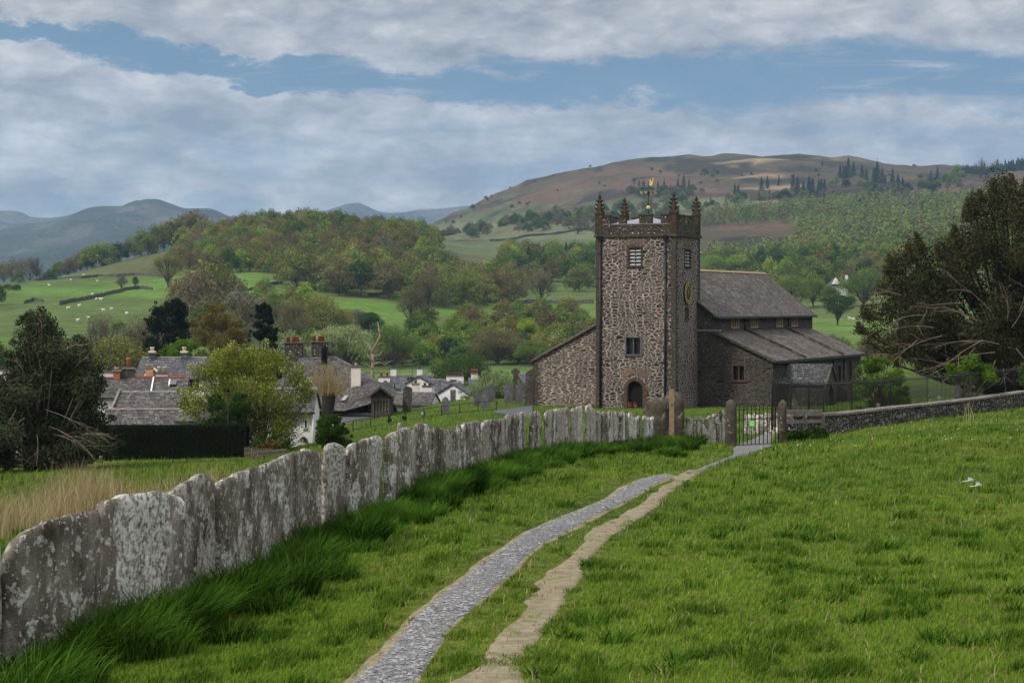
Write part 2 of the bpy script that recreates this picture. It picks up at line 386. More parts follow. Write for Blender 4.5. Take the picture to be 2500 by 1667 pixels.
def slate(name, a, b, row=.22, wid=.32, lich=.3, light=(.33, .31, .29), streak=.5):
    def fn(t, p):
        uv = t.add('UVMap').outputs[0]
        s = t.add('SeparateXYZ', {0: uv})
        rowf = t.math('DIVIDE', t.math('ADD', s.outputs[1], t.math('MULTIPLY', t.noise(uv, .8, 2, .5), .08)), row)
        ri = t.math('FLOOR', rowf); rf = t.math('FRACT', rowf)
        xo = t.add('TexWhiteNoise', {'W': ri}, noise_dimensions='1D').outputs['Value']
        xf = t.math('ADD', t.math('DIVIDE', s.outputs[0], wid), t.math('MULTIPLY', xo, 3))
        xi = t.math('FLOOR', xf); xr = t.math('FRACT', xf)
        cell = t.add('TexWhiteNoise', {'Vector': t.add('CombineXYZ', {0: xi, 1: ri, 2: 0.0}).outputs[0]}, noise_dimensions='2D').outputs['Value']
        c = t.ramp(cell, [(0, a), (.8, b), (1, tuple(x * 1.5 for x in b))])
        edge = t.math('MINIMUM', t.smooth(rf, .0, .22), t.math('MINIMUM', t.smooth(xr, .0, .08), t.smooth(t.math('SUBTRACT', 1.0, xr), 0.0, .08)))
        c = t.mix(1.0, c, t.ramp(edge, [(0, .12), (1, 1)]), 'MULTIPLY')
        patch = t.noise(uv, .5, 5, .65)
        c = t.mix(1.0, c, t.ramp(patch, [(.3, .65), (.7, 1.3)]), 'MULTIPLY')
        st = t.smooth(t.noise(t.mapv(uv, (2.2, .35, 1)), 1.0, 4, .6), .56, .72)
        c = t.mix(t.math('MULTIPLY', st, streak), c, light)
        sp = t.smooth(t.noise(uv, 6, 3, .5), .74 - .1 * lich, .78 - .1 * lich)
        c = t.mix(sp, c, (.42, .41, .38))
        t.set(p.inputs['Base Color'], c)
        h = t.math('ADD', t.math('MULTIPLY', t.math('SUBTRACT', 1.0, rf), 1.0), t.math('MULTIPLY', cell, .5))
        t.set(p.inputs['Normal'], t.bump(t.math('MULTIPLY', h, edge), .8, .03))
    return mat(name, fn, .75, .25)
slate('nave_slate', (.036, .031, .026), (.098, .083, .070), .24, .36, .25, (.19, .165, .145), .5)
slate('aisle_slate', (.038, .031, .026), (.102, .083, .070), .24, .36, .4, (.18, .155, .135), .5)
slate('porch_slate', (.03, .031, .033), (.07, .07, .072), .2, .3, .75, (.12, .115, .11), .2)
slate('cottage_slate', (.028, .026, .025), (.085, .078, .072), .24, .34, .8, (.16, .15, .135), .5)
slate('house_slate', (.045, .046, .052), (.085, .088, .098), .25, .35, .2, (.16, .16, .165), .3)
flat('white_render', (.62, .61, .60), .85, .12, 1.5)
flat('cream_render', (.62, .56, .48), .85, .12, 1.5)
flat('chimney_pot', (.30, .10, .055), .8, .3, 5)
flat('pale_pot', (.52, .40, .26), .8, .2, 5)
flat('black_iron', (.008, .008, .009), .5, .3, 8, 0, .4)
flat('lead', (.20, .20, .23), .5, .15, 3, 0, .4)
flat('dark_opening', (.004, .004, .004), .7, .3, 3)
flat('window_glass', (.012, .014, .017), .15, .3, 3, 0, .5)
flat('white_paint', (.7, .7, .69), .6, .08, 3)
flat('louvre_slate', (.27, .285, .29), .7, .2, 3)
flat('timber', (.24, .175, .10), .85, .25, 9)
flat('grey_timber', (.11, .09, .07), .9, .3, 9)
flat('bark', (.075, .058, .045), .95, .3, 4)
flat('pale_bark', (.21, .17, .14), .9, .25, 5)
flat('dead_wood', (.22, .17, .13), .9, .25, 5)
flat('dark_bark', (.03, .024, .019), .95, .3, 4)
flat('gold_leaf', (.62, .42, .10), .45, .15, 9, 0, .5)
flat('clock_black', (.006, .006, .008), .4, .2, 5)
flat('green_sign', (.12, .62, .04), .6, .03, 5)
flat('wool', (.62, .58, .50), .95, .12, 7)
flat('feather', (.8, .8, .8), .9, .05, 7)
flat('red_tile', (.22, .055, .03), .8, .3, 5)
flat('orange_petal', (.24, .045, .02), .8, .2, 9)
flat('tarmac', (.075, .078, .09), .9, .12, 9)
# ---- slabs of the fence
def _slab(t, p):
    g = t.add('TexCoord').outputs['Object']
    ob = t.add('ObjectInfo').outputs['Random']
    off = t.add('CombineXYZ', {0: t.math('MULTIPLY', ob, 31), 1: 0.0, 2: t.math('MULTIPLY', ob, 17)}).outputs[0]
    v = t.add('VectorMath', {0: g, 1: off}, operation='ADD').outputs[0]
    v = t.mapv(v, (.8, .42, .8)); vs = t.mapv(v, (1, 1, .42))
    n = t.noise(vs, 3.6, 7, .66)
    c = t.ramp(n, [(.30, (.035, .028, .02)), (.43, (.115, .096, .074)), (.55, (.20, .178, .145)), (.68, (.33, .305, .26))])
    rust = t.smooth(t.noise(t.mapv(v, (1, 1, .5), (3, 3, 3)), 3, 4, .6), .58, .75)
    c = t.mix(t.math('MULTIPLY', rust, .45), c, (.12, .07, .04))
    dk = t.smooth(t.noise(vs, 11, 8, .8), .52, .66)
    c = t.mix(t.math('MULTIPLY', dk, .7), c, (.02, .018, .014))
    # crustose lichen: big pale rosettes with crackled edges, and small spots
    wob = t.add('VectorMath', {0: t.noise(v, 9, 4, .6, col=True), 'Scale': .22}, operation='SCALE').outputs[0]
    lv = t.add('VectorMath', {0: t.mapv(v, (1.25, 1.25, .95)), 1: wob}, operation='ADD').outputs[0]
    amount = t.math('MULTIPLY_ADD', ob, .14, -.03)
    def rose(scale, lo, seed, gate):
        vo = t.add('TexVoronoi', {'Vector': t.mapv(lv, (1, 1, 1), (seed, seed * 2, seed * 3)), 'Scale': scale, 'Randomness': 1.0})
        inside = t.math('SUBTRACT', 1.0, t.smooth(vo.outputs['Distance'], lo - .02, lo + .02))
        r = t.add('SeparateColor', {0: vo.outputs['Color']}).outputs[0]
        return t.math('MULTIPLY', inside, t.math('GREATER_THAN', t.math('ADD', r, amount), gate))
    big = rose(3.2, .50, 0.0, .55); mid = rose(9.5, .42, 2.0, .62); sm = rose(24, .40, 5.0, .66)
    crack = t.smooth(t.noise(v, 20, 8, .78), .38, .52)
    L = t.math('MAXIMUM', big, t.math('MAXIMUM', mid, t.math('MULTIPLY', sm, .9)))
    low = t.noise(t.mapv(v, (1, 1, .4)), 1.6, 4, .6)
    L = t.math('MAXIMUM', L, t.smooth(t.math('ADD', low, t.math('MULTIPLY', amount, 1.3)), .56, .61))
    L = t.math('MULTIPLY', L, crack)
    lc = t.ramp(t.noise(v, 5, 4, .6), [(.3, (.50, .48, .42)), (.7, (.74, .73, .67))])
    c = t.mix(t.math('MULTIPLY', L, .92), c, lc)
    yl = t.smooth(t.noise(t.mapv(v, (1, 1, .45), (8, 1, 4)), 3.2, 4, .5), .70, .74)
    c = t.mix(t.math('MULTIPLY', yl, .75), c, (.36, .37, .10))
    ob2 = t.add('TexWhiteNoise', {'W': ob}, noise_dimensions='1D').outputs['Value']
    c = t.mix(1.0, c, t.ramp(ob2, [(0, (.66, .63, .60)), (.5, (.95, .94, .92)), (1, (1.2, 1.2, 1.2))]), 'MULTIPLY')
    t.set(p.inputs['Base Color'], c)
    h = t.math('ADD', t.math('MULTIPLY', t.noise(v, 6, 8, .75), 1.0), t.math('MULTIPLY', L, .25))
    h = t.math('MULTIPLY_ADD', t.noise(v, 30, 6, .8), .5, h)
    t.set(p.inputs['Normal'], t.bump(h, 1.0, .05))
mat('slab_slate', _slab, .93, .12)
# ---- foliage: per-leaf tint, per-plant colour
def leafmat(name, lo, hi, trans=.35, objcol=False, rough=.7):
    m = bpy.data.materials.new(name); m.use_nodes = True; t = NT(m.node_tree); t.n.clear()
    a = t.add('Attribute', attribute_name='tint')
    c = t.mix(a.outputs['Fac'], lo, hi)
    if objcol:
        oi = t.add('ObjectInfo'); c = t.mix(1.0, oi.outputs['Color'], t.ramp(a.outputs['Fac'], [(0, .42), (1, 1.5)]), 'MULTIPLY')
        c = t.mix(1.0, c, t.ramp(oi.outputs['Random'], [(0, (.82, .86, .85)), (.5, (1, 1, 1)), (1, (1.22, 1.1, .95))]), 'MULTIPLY')
    df = t.add('BsdfDiffuse', {'Color': c, 'Roughness': 0.0})
    tr = t.add('BsdfTranslucent', {'Color': c})
    mx = t.add('MixShader', {0: trans, 1: df.outputs[0], 2: tr.outputs[0]})
    t.l.new(mx.outputs[0], t.add('OutputMaterial').inputs[0])
    MATS[name] = m; return m
leafmat('wood_leaf', (0, 0, 0), (1, 1, 1), .3, True)
leafmat('yew_leaf', (.010, .016, .006), (.088, .080, .036), .15)
leafmat('holly_leaf', (.010, .015, .007), (.070, .085, .040), .15)
leafmat('pine_leaf', (.004, .008, .004), (.016, .026, .011), .1)
leafmat('hedge_leaf', (.004, .007, .003), (.018, .024, .010), .1)
leafmat('willow_leaf', (.080, .105, .010), (.24, .27, .035), .35)
leafmat('catkin', (.30, .34, .08), (.52, .53, .20), .3)
leafmat('bright_leaf', (.045, .10, .010), (.14, .25, .03), .35)
leafmat('olive_leaf', (.075, .062, .012), (.19, .155, .035), .3)
leafmat('bush_leaf', (.012, .035, .005), (.05, .11, .015), .3)
leafmat('grass_blade', (.020, .064, .006), (.205, .310, .038), .35)
leafmat('tussock_blade', (.004, .020, .002), (.095, .20, .022), .3)
leafmat('straw_blade', (.16, .12, .05), (.48, .40, .23), .3)
leafmat('daffodil', (.3, .28, .05), (.75, .7, .2), .2)
# ---- ground sheets
def _ground(t, p):
    a = t.add('Attribute', attribute_name='albedo').outputs['Color']
    g = t.add('NewGeometry').outputs['Position']
    dist = t.add('VectorMath', {0: g}, operation='LENGTH').outputs['Value']
    f1 = t.noise(g, 3.0, 6, .7); f2 = t.noise(g, .12, 6, .65); f3 = t.noise(t.mapv(g, (1, .35, 1)), .02, 6, .65)
    c = t.mix(1.0, a, t.ramp(f1, [(.3, .6), (.7, 1.35)]), 'MULTIPLY')
    c = t.mix(1.0, c, t.ramp(f2, [(.3, .72), (.7, 1.25)]), 'MULTIPLY')
    c = t.mix(1.0, c, t.ramp(f3, [(.3, .8), (.7, 1.2)]), 'MULTIPLY')
    t.set(p.inputs['Base Color'], c)
    t.set(p.inputs['Normal'], t.bump(t.math('MULTIPLY_ADD', t.noise(g, .018, 8, .7), 14.0, t.noise(g, .15, 8, .7)), .8, 1.4))
mat('ground', _ground, .97, .05)
def _gravel(t, p):
    g = t.add('NewGeometry').outputs['Position']
    v = t.add('TexVoronoi', {'Vector': t.mapv(g, (1, .8, 1)), 'Scale': 60.0}); r = t.add('SeparateColor', {0: v.outputs['Color']}).outputs[0]
    c = t.ramp(r, [(0, (.17, .172, .176)), (.5, (.24, .243, .25)), (1, (.33, .333, .34))])
    c = t.mix(1.0, c, t.ramp(t.noise(g, 1.5, 5, .6), [(.3, .75), (.7, 1.15)]), 'MULTIPLY')
    d_ = t.smooth(v.outputs['Distance'], .35, .65); c = t.mix(t.math('MULTIPLY', d_, .45), c, (.07, .065, .06))
    t.set(p.inputs['Base Color'], c)
    t.set(p.inputs['Normal'], t.bump(t.math('ADD', t.math('SUBTRACT', 1.0, v.outputs['Distance']), r), .9, .03))
mat('gravel', _gravel, .85, .25)
def _dirt(t, p):
    g = t.add('NewGeometry').outputs['Position']
    n = t.noise(g, 6, 7, .7); c = t.ramp(n, [(.3, (.115, .095, .058)), (.7, (.29, .245, .165))])
    gr = t.smooth(t.noise(t.mapv(g, (1, .5, 1)), 3.2, 6, .7), .52, .66); c = t.mix(gr, c, (.10, .13, .03))
    t.set(p.inputs['Base Color'], c); t.set(p.inputs['Normal'], t.bump(n, .8, .03))
mat('dirt', _dirt, .95, .1)
def _mount(t, p):
    g = t.add('NewGeometry').outputs['Position']
    n = t.noise(t.mapv(g, (1, .5, 2.5)), .0032, 8, .68); c = t.ramp(n, [(.3, (.025, .032, .034)), (.5, (.055, .062, .058)), (.6, (.11, .105, .095)), (.72, (.24, .22, .20))])
    n2 = t.smooth(t.noise(t.mapv(g, (1, .5, 2.5)), .009, 6, .6), .52, .62); c = t.mix(t.math('MULTIPLY', n2, .6), c, (.03, .05, .03))
    t.set(p.inputs['Base Color'], c); t.set(p.inputs['Normal'], t.bump(t.noise(g, .004, 8, .65), 1.0, 120))
mat('mountain_turf', _mount, .97, .05)
# ================================================================= the land
WALLU = [-260, 0, 130, 350, 600, 760, 950, 1130, 1283, 1420, 1550, 1640, 1760]
WALLY = [16.6, 18, 19, 21.5, 26, 31, 36, 44, 54, 64, 74, 80, 86]
def wallY(u): return pchip(WALLU, WALLY, np.asarray(u, float))
def wallX_at(Y):
    uu = np.interp(Y, WALLY, WALLU); return (uu - 1250) / F * Y
GRAV = [(v_, l_ + (r_ - l_) * .05, r_ - (r_ - l_) * .06) for v_, l_, r_ in [(1720,800,985),(1667,850,1030),(1595,925,1075),(1510,1002,1140),(1447,1072,1212),(1400,1142,1262),(1340,1226,1318),(1298,1288,1398),(1272,1350,1448),(1251,1400,1482),(1213,1487,1560),(1191,1519,1592),(1170,1576,1636),(1161,1606,1652)]]
GRAV2 = [(1158,1668,1682),(1151,1694,1712),(1140,1720,1742),(1132,1738,1760),(1121,1768,1788),(1113,1786,1812),(1106,1790,1836),(1096,1786,1864),(1090,1790,1888),(1080,1812,1886),(1070,1838,1888),(1062,1856,1890)]
DIRT = [(1720,1050,1280),(1667,1090,1290),(1630,1150,1262),(1553,1215,1335),(1510,1262,1352),(1447,1300,1390),(1425,1310,1405),(1383,1356,1420),(1340,1408,1468),(1298,1444,1514),(1272,1490,1556),(1238,1552,1606),(1200,1596,1640),(1170,1648,1686),(1149,1676,1712)]
def inpath(rows, u, v, pad=0):
    vs = [r[0] for r in rows][::-1]; l = [r[1] for r in rows][::-1]; r_ = [r[2] for r in rows][::-1]
    a = np.interp(v, vs, l); b = np.interp(v, vs, r_); return (v > vs[0]) & (v < vs[-1]) & (u > a - pad) & (u < b + pad)
# ---- ground sheet
us = np.concatenate([np.linspace(-3500, -420, 40), np.linspace(-400, 2900, 520), np.linspace(2950, 6500, 40)])
ly = np.concatenate([np.log([1.0, 2, 4, 7, 10, 12]), np.linspace(math.log(13.5), math.log(13000), 600)])
YY, UU = np.meshgrid(np.exp(ly), us, indexing='ij'); XX = (UU - 1250) / F * YY
ZZ = height(XX, YY); VV = HV - ZZ / YY * F
def lerp(a, b, k): return a * (1 - k[..., None]) + np.array(b) * k[..., None]
n1 = fbm(XX / 30, YY / 30, 4, 1); n2 = fbm(XX / 140, YY / 180, 4, 2); n3 = fbm(XX / 9, YY / 9, 3, 4)
C = np.zeros(XX.shape + (3,)); C[:] = (.052, .085, .014)
C = lerp(C, (.10, .125, .022), smst(n3, .42, .65) * (YY < 120))
C = lerp(C, (.075, .12, .016), smst(YY, 110, 200) * .9)
C = lerp(C, (.11, .20, .036), smst(YY, 480, 560))                              # valley pastures
C = lerp(C, (.095, .13, .042), smst(n2, .48, .58) * smst(YY, 500, 600) * .8)
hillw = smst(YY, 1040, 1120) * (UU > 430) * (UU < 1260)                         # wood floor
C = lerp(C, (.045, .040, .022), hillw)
C = lerp(C, (.13, .13, .055), smst(n1, .50, .62) * smst(YY, 620, 760) * (UU > 560) * .6)
upl = smst(VV, 674, 668) * (UU < 430) * (YY > 800); C = lerp(C, (.10, .105, .045), upl * .9)
fell = smst(YY, 1350, 1600) * smst(UU, 940, 1010)
moor = np.zeros_like(C); moor[:] = (.120, .074, .052)
moor = lerp(moor, (.080, .068, .038), smst(n2, .45, .62)); moor = lerp(moor, (.035, .032, .022), smst(fbm(XX/60, YY/80, 5, 31), .52, .62) * .9)
moor = lerp(moor, (.28, .20, .125), smst(fbm(XX/110, YY/50, 4, 41), .62, .68) * smst(UU, 1650, 1800) * (1 - smst(UU, 2000, 2150)) * (YY > 2300))
C = lerp(C, (0, 0, 0), fell * 0) * (1 - fell[..., None]) + moor * fell[..., None]
low = smst(n1 * .3 + VV / 900.0, .70, .78) * fell                              # lower skirts: grass and rough
C = lerp(C, (.10, .125, .055), low * (UU < 1700))
C = lerp(C, (.16, .165, .085), fell * smst(-np.abs(VV - (500 + .06 * (1700 - UU))), -20, -8) * (UU > 1560) * (UU < 1830) * .9)
C = lerp(C, (.15, .155, .08), fell * (VV > 545) * (VV < 585) * (UU < 1460) * .8)
C = lerp(C, (.085, .105, .035), smst(YY, 1180, 1300) * (1 - smst(YY, 2150, 2300)) * smst(UU, 1700, 1760) * (1 - (UU < 1945) * (VV > 543) * (VV < 640)) * (VV > 478))
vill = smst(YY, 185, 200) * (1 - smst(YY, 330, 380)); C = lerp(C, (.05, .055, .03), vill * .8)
nu, ny = len(us), len(ly)
idx = np.arange(nu * ny).reshape(ny, nu)
Fq = np.stack([idx[:-1, :-1], idx[:-1, 1:], idx[1:, 1:], idx[1:, :-1]], -1).reshape(-1, 4)
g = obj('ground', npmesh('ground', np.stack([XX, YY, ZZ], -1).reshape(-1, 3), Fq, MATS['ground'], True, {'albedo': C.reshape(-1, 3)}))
setp(g, kind='structure')
# patch of field round and behind the camera
pb = obj('field', npmesh('field', np.array([(-60, -60, -1.3), (60, -60, -1.2), (60, 1.5, -1.7), (-60, 1.5, -1.7)]), np.array([[0, 1, 2, 3]]), MATS['ground'], False, {'albedo': np.full((4, 3), (.06, .1, .015))}))
setp(pb, kind='structure')
# ---- path sheets draped on the ground
def drape(name, rows, m, lift, ragged, ncross=14, step=2.0, seed=0):
    vs = np.array([r[0] for r in rows][::-1], float); l = np.array([r[1] for r in rows][::-1], float); r_ = np.array([r[2] for r in rows][::-1], float)
    v = np.arange(vs[0], vs[-1], step)
    a = pchip(vs, l, v); b = pchip(vs, r_, v)
    Vt = []
    for i, vv in enumerate(v):
        p = G(float((a[i] + b[i]) / 2), float(vv), 12, 130); Y = p.y
        ja = (fbm(Y * .8 + 3, seed + 1.5, 4, seed) - .5) * ragged * F / Y; jb = (fbm(Y * .8 + 9, seed + 7.5, 4, seed + 3) - .5) * ragged * F / Y
        uu = np.linspace(a[i] + ja, b[i] + jb, ncross); X = (uu - 1250) / F * Y; t = np.linspace(-1, 1, ncross)
        Z = height(X, np.full(ncross, Y)) + lift * (1 - np.abs(t) ** 6) - .01 * (np.abs(t) > .99) - .02
        Vt.append(np.stack([X, np.full(ncross, Y), Z + .02], -1))
    Vt = np.array(Vt); n = len(v); idx = np.arange(n * ncross).reshape(n, ncross)
    Fq = np.stack([idx[:-1, :-1], idx[1:, :-1], idx[1:, 1:], idx[:-1, 1:]], -1).reshape(-1, 4)
    o = obj(name, npmesh(name, Vt.reshape(-1, 3), Fq[:, ::-1], m, True)); setp(o, kind='structure'); return Vt
drape('dirt_edge', [(r[0], r[1] - 26 * (r[0] / 1667) ** 3 - 4, r[2] + 8) for r in GRAV], MATS['dirt'], .018, .12, seed=5)
GP = drape('gravel_path', GRAV, MATS['gravel'], .034, .10, seed=2)
drape('gravel_path', GRAV2, MATS['gravel'], .034, .05, 8, 1.0, seed=3)
drape('dirt_track', DIRT, MATS['dirt'], .022, .25, seed=8)
# tarmac path beside the north aisle
tp = [(1180,1012),(1230,1003),(1290,992),(1300,1004),(1296,1022),(1240,1012),(1200,1016)]
row = []
for u_, v0, v1 in [(1205,1004,1008),(1225,1000,1011),(1250,998,1014),(1275,994,1018),(1300,990,1022)]:
    row.append([G(u_, v0, 110, 190) + Vector((0,0,.03)), G(u_, v1, 110, 190) + Vector((0,0,.03))])
m_ = MB()
for i in range(len(row) - 1): m_.poly([row[i][0], row[i+1][0], row[i+1][1], row[i][1]])
setp(m_.build('tarmac_path', MATS['tarmac']), kind='structure')
# ---- far mountains
def mountain(name, prof, Y0, depth, label_kind='structure', amp=1.0, seed=0):
    pu = [p[0] for p in prof]; pv = [p[1] for p in prof]
    u = np.linspace(pu[0], pu[-1], 260); v = pchip(pu, pv, u); zr = (HV - v) / F * Y0
    t = np.linspace(-1, 1, 60)
    U2, T2 = np.meshgrid(u, t, indexing='xy'); Zr = np.tile(zr, (60, 1))
    Y = Y0 + T2 * depth; X = (U2 - 1250) / F * Y0 + 0 * Y
    fall = 1 - np.abs(T2) ** 1.25
    Z = -60 + (Zr + 60) * fall + (fbm(X / 420, Y / 420, 5, seed) - .5) * 190 * amp * (np.abs(T2) ** .6) * (1 - np.abs(T2) ** 4)
    idx = np.arange(260 * 60).reshape(60, 260)
    Fq = np.stack([idx[:-1, :-1], idx[:-1, 1:], idx[1:, 1:], idx[1:, :-1]], -1).reshape(-1, 4)
    o = obj(name, npmesh(name, np.stack([X, Y, Z], -1).reshape(-1, 3), Fq, MATS['mountain_turf'], True)); setp(o, kind='structure')
mountain('mountain', [(-900,700),(-500,650),(-200,610),(0,578),(98,548),(155,547),(208,530),(268,506),(336,497.6),(357,485),(384,484),(417,493),(461,506.5),(512,506),(551,521),(585,534),(640,560),(720,600),(850,700),(950,742)], 6500, 2200, seed=3)
mountain('mountain', [(-900,560),(-300,530),(-80,512),(0,515),(45,517),(74,530),(119,533),(167,528),(208,515),(253,504),(283,503),(420,515),(560,527),(598,529),(640,540),(720,560),(800,640)], 9400, 2200, amp=.7, seed=8)
mountain('mountain', [(560,600),(640,560),(720,535),(777,521),(814,509),(850,497.5),(860,496),(875,495),(897,503),(921,514),(952,520),(983,519),(1028,511.5),(1090,507.5),(1136,502),(1250,500),(1500,520),(2000,560)], 10200, 2400, amp=.7, seed=5)
# ================================================================= the church
TH = math.atan2(2270, F); e_ = Vector((math.cos(TH), -math.sin(TH), 0)); d_ = Vector((math.sin(TH), math.cos(TH), 0))
CO = Vector((12.05, 160, 0))
church = thing('church', 'old rubble stone parish church with a square pinnacled tower and slate roofs below the gate', 'church', CO, rz=-TH)
def bu(u, a=0.0):      # local x where the plane y=a is crossed by bearing u
    k = (u - 1250) / F; return (k * (CO.y + a * d_.y) - (CO.x + a * d_.x)) / (e_.x - k * e_.y)
def au(u, b=0.0):
    k = (u - 1250) / F; return (k * (CO.y + b * e_.y) - (CO.x + b * e_.x)) / (d_.x - k * d_.y)
def zl(v, b, a): return (HV - v) / F * (CO.y + b * e_.y + a * d_.y)
def wall(name, m, parent, axis, c, s0, s1, z0, z1, holes=(), depth=.35, out=-1):
    """vertical wall face in the plane axis=c, pierced by rectangular holes (s0,s1,z0,z1), with reveals of the given depth.
    axis 'y': face normal -y ; axis 'x': face normal +x"""
    M_ = MB()
    def pt(s, z, dd=0):
        return (s, c + dd, z) if axis == 'y' else (c - dd, s, z)
    ss = sorted({s0, s1, *[h[0] for h in holes], *[h[1] for h in holes]}); zz = sorted({z0, z1, *[h[2] for h in holes], *[h[3] for h in holes]})
    for i in range(len(ss) - 1):
        for j in range(len(zz) - 1):
            ms, mz = (ss[i] + ss[i+1]) / 2, (zz[j] + zz[j+1]) / 2
            if any(h[0] < ms < h[1] and h[2] < mz < h[3] for h in holes): continue
            M_.poly([pt(ss[i], zz[j]), pt(ss[i+1], zz[j]), pt(ss[i+1], zz[j+1]), pt(ss[i], zz[j+1])])
    for h in holes:
        a, b, p, q = h
        M_.poly([pt(a, p), pt(a, q), pt(a, q, depth), pt(a, p, depth)]); M_.poly([pt(b, q), pt(b, p), pt(b, p, depth), pt(b, q, depth)])
        M_.poly([pt(a, q), pt(b, q), pt(b, q, depth), pt(a, q, depth)]); M_.poly([pt(b, p), pt(a, p), pt(a, p, depth), pt(b, p, depth)])
    return M_.build(name, m, parent)
TW, TD = -6.26, 5.7
ZB, ZS, ZP, ZM = -9.6, 5.17, 6.05, 6.72
# openings on the west face
bw0, bw1 = bu(1537), bu(1564.5); bz0, bz1 = zl(649, -3, 0), zl(606, -3, 0)
lw0, lw1 = bu(1529), bu(1563); lz0, lz1 = zl(865, -3, 0), zl(824, -3, 0)
dw0, dw1 = bu(1531), bu(1569); dz0, dz1 = zl(998, -3, 0), zl(930, -3, 0)
wall('tower_wall', MATS['tower_rubble'], church, 'y', 0, TW, 0, ZB, ZS, [(bw0,bw1,bz0,bz1), (lw0,lw1,lz0,lz1), (dw0,dw1,dz0,dz1)])
sa0, sa1 = au(1672), au(1684.5); sz0, sz1 = zl(650, 0, 2.5), zl(611, 0, 2.5)
ta0, ta1 = au(1673), au(1679.5); tz0, tz1 = zl(778, 0, 2.5), zl(752, 0, 2.5)
wall('tower_wall', MATS['tower_rubble'], church, 'x', 0, 0, TD, ZB, ZS, [(sa0,sa1,sz0,sz1), (ta0,ta1,tz0,tz1)])
MB().poly([(TW,0,ZB),(TW,0,ZS),(TW,TD,ZS),(TW,TD,ZB)]).poly([(TW,TD,ZB),(TW,TD,ZS),(0,TD,ZS),(0,TD,ZB)]).build('tower_wall', MATS['tower_rubble'], church)
def window(parent, axis, c, s0, s1, z0, z1, kind, frame='red_sandstone', fw=.12, proud=.04, back=.3, lights=2):
    """surround proud of the wall, mullions, pane set back"""
    def bx(M_, a, b, p, q, d0, d1):     # d outwards positive
        if axis == 'y': M_.box(a, b, c - d1, c - d0, p, q)
        else: M_.box(c + d0, c + d1, a, b, p, q)
    f = MB(); bx(f, s0-fw, s0, z0, z1, -.1, proud); bx(f, s1, s1+fw, z0, z1, -.1, proud); bx(f, s0-fw, s1+fw, z1, z1+fw, -.1, proud); bx(f, s0-fw*1.3, s1+fw*1.3, z0-fw, z0, -.1, proud+.05)
    for k in range(1, lights):
        m = s0 + (s1 - s0) * k / lights; bx(f, m-fw*.28, m+fw*.28, z0, z1, -.16, -.02)
    wn_ = f.build('window', MATS[frame], parent)
    g_ = MB(); bx(g_, s0, s1, z0, z1, -back-.05, -back)
    if kind == 'louvre':
        g_.build('opening', MATS['dark_opening'], wn_)
        l = MB(); n = 5
        for k in range(n):
            zz = z0 + (z1 - z0) * (k + .1) / n; h = (z1 - z0) / n * .62
            if axis == 'y': l.hexa([(s0,c-.02+.02,zz),(s1,c,zz),(s1,c+.03,zz),(s0,c+.03,zz)], [(s0,c+.12,zz+h),(s1,c+.12,zz+h),(s1,c+.15,zz+h),(s0,c+.15,zz+h)])
            else: l.hexa([(c,s0,zz),(c,s1,zz),(c-.03,s1,zz),(c-.03,s0,zz)], [(c-.12,s0,zz+h),(c-.12,s1,zz+h),(c-.15,s1,zz+h),(c-.15,s0,zz+h)])
        l.build('louvre', MATS['louvre_slate'], wn_)
    else: g_.build('pane', MATS['window_glass'], wn_)
    return wn_
window(church, 'y', 0, bw0, bw1, bz0, bz1, 'louvre', 'pinnacle_stone', .14)
window(church, 'y', 0, lw0, lw1, lz0, lz1, 'glass', 'gravestone', .12)
window(church, 'x', 0, sa0, sa1, sz0, sz1, 'louvre', 'pinnacle_stone', .12)
window(church, 'x', 0, ta0, ta1, tz0, tz1, 'glass', 'red_sandstone', .1, lights=1)
# voussoir fans
def fan(cx, cz, r0, r1, a0, a1, n, name='relieving_arch', m='tan_sandstone', axis='y', c=0, fx=1.0):
    f = MB()
    for k in range(n):
        a = a0 + (a1 - a0) * (k + .5) / n; hw_ = (a1 - a0) / n * .33; rr = r1 * R.uniform(.88, 1.05)
        pts = [(cx + fx*r*math.sin(t), r * math.cos(t) + cz) for r, t in ((r0, a-hw_), (r0, a+hw_), (rr, a+hw_), (rr, a-hw_))]
        if axis == 'y': f.hexa([(x, c+.01, z) for x, z in pts], [(x, c-.035, z) for x, z in pts])
        else: f.hexa([(c-.01, x, z) for x, z in pts], [(c+.035, x, z) for x, z in pts])
    return f.build(name, MATS[m], church)
lichened('voussoir_stone', (.13, .09, .07), (.24, .17, .135), (.3, .25, .2), .1, 0)
cxw = (bw0 + bw1) / 2
fan(cxw, bz1 - .9, 1.25, 1.75, -.55, .55, 15, m='voussoir_stone')
fan((sa0+sa1)/2, sz1 - .9, 1.25, 1.75, -.5, .5, 11, m='voussoir_stone', axis='x')
cxd = (dw0 + dw1) / 2; rd = (dw1 - dw0) / 2; zsp = dz1 - rd
fan(cxd, zsp - .25, rd + .75, rd + 1.4, -.72, .72, 17, m='voussoir_stone')
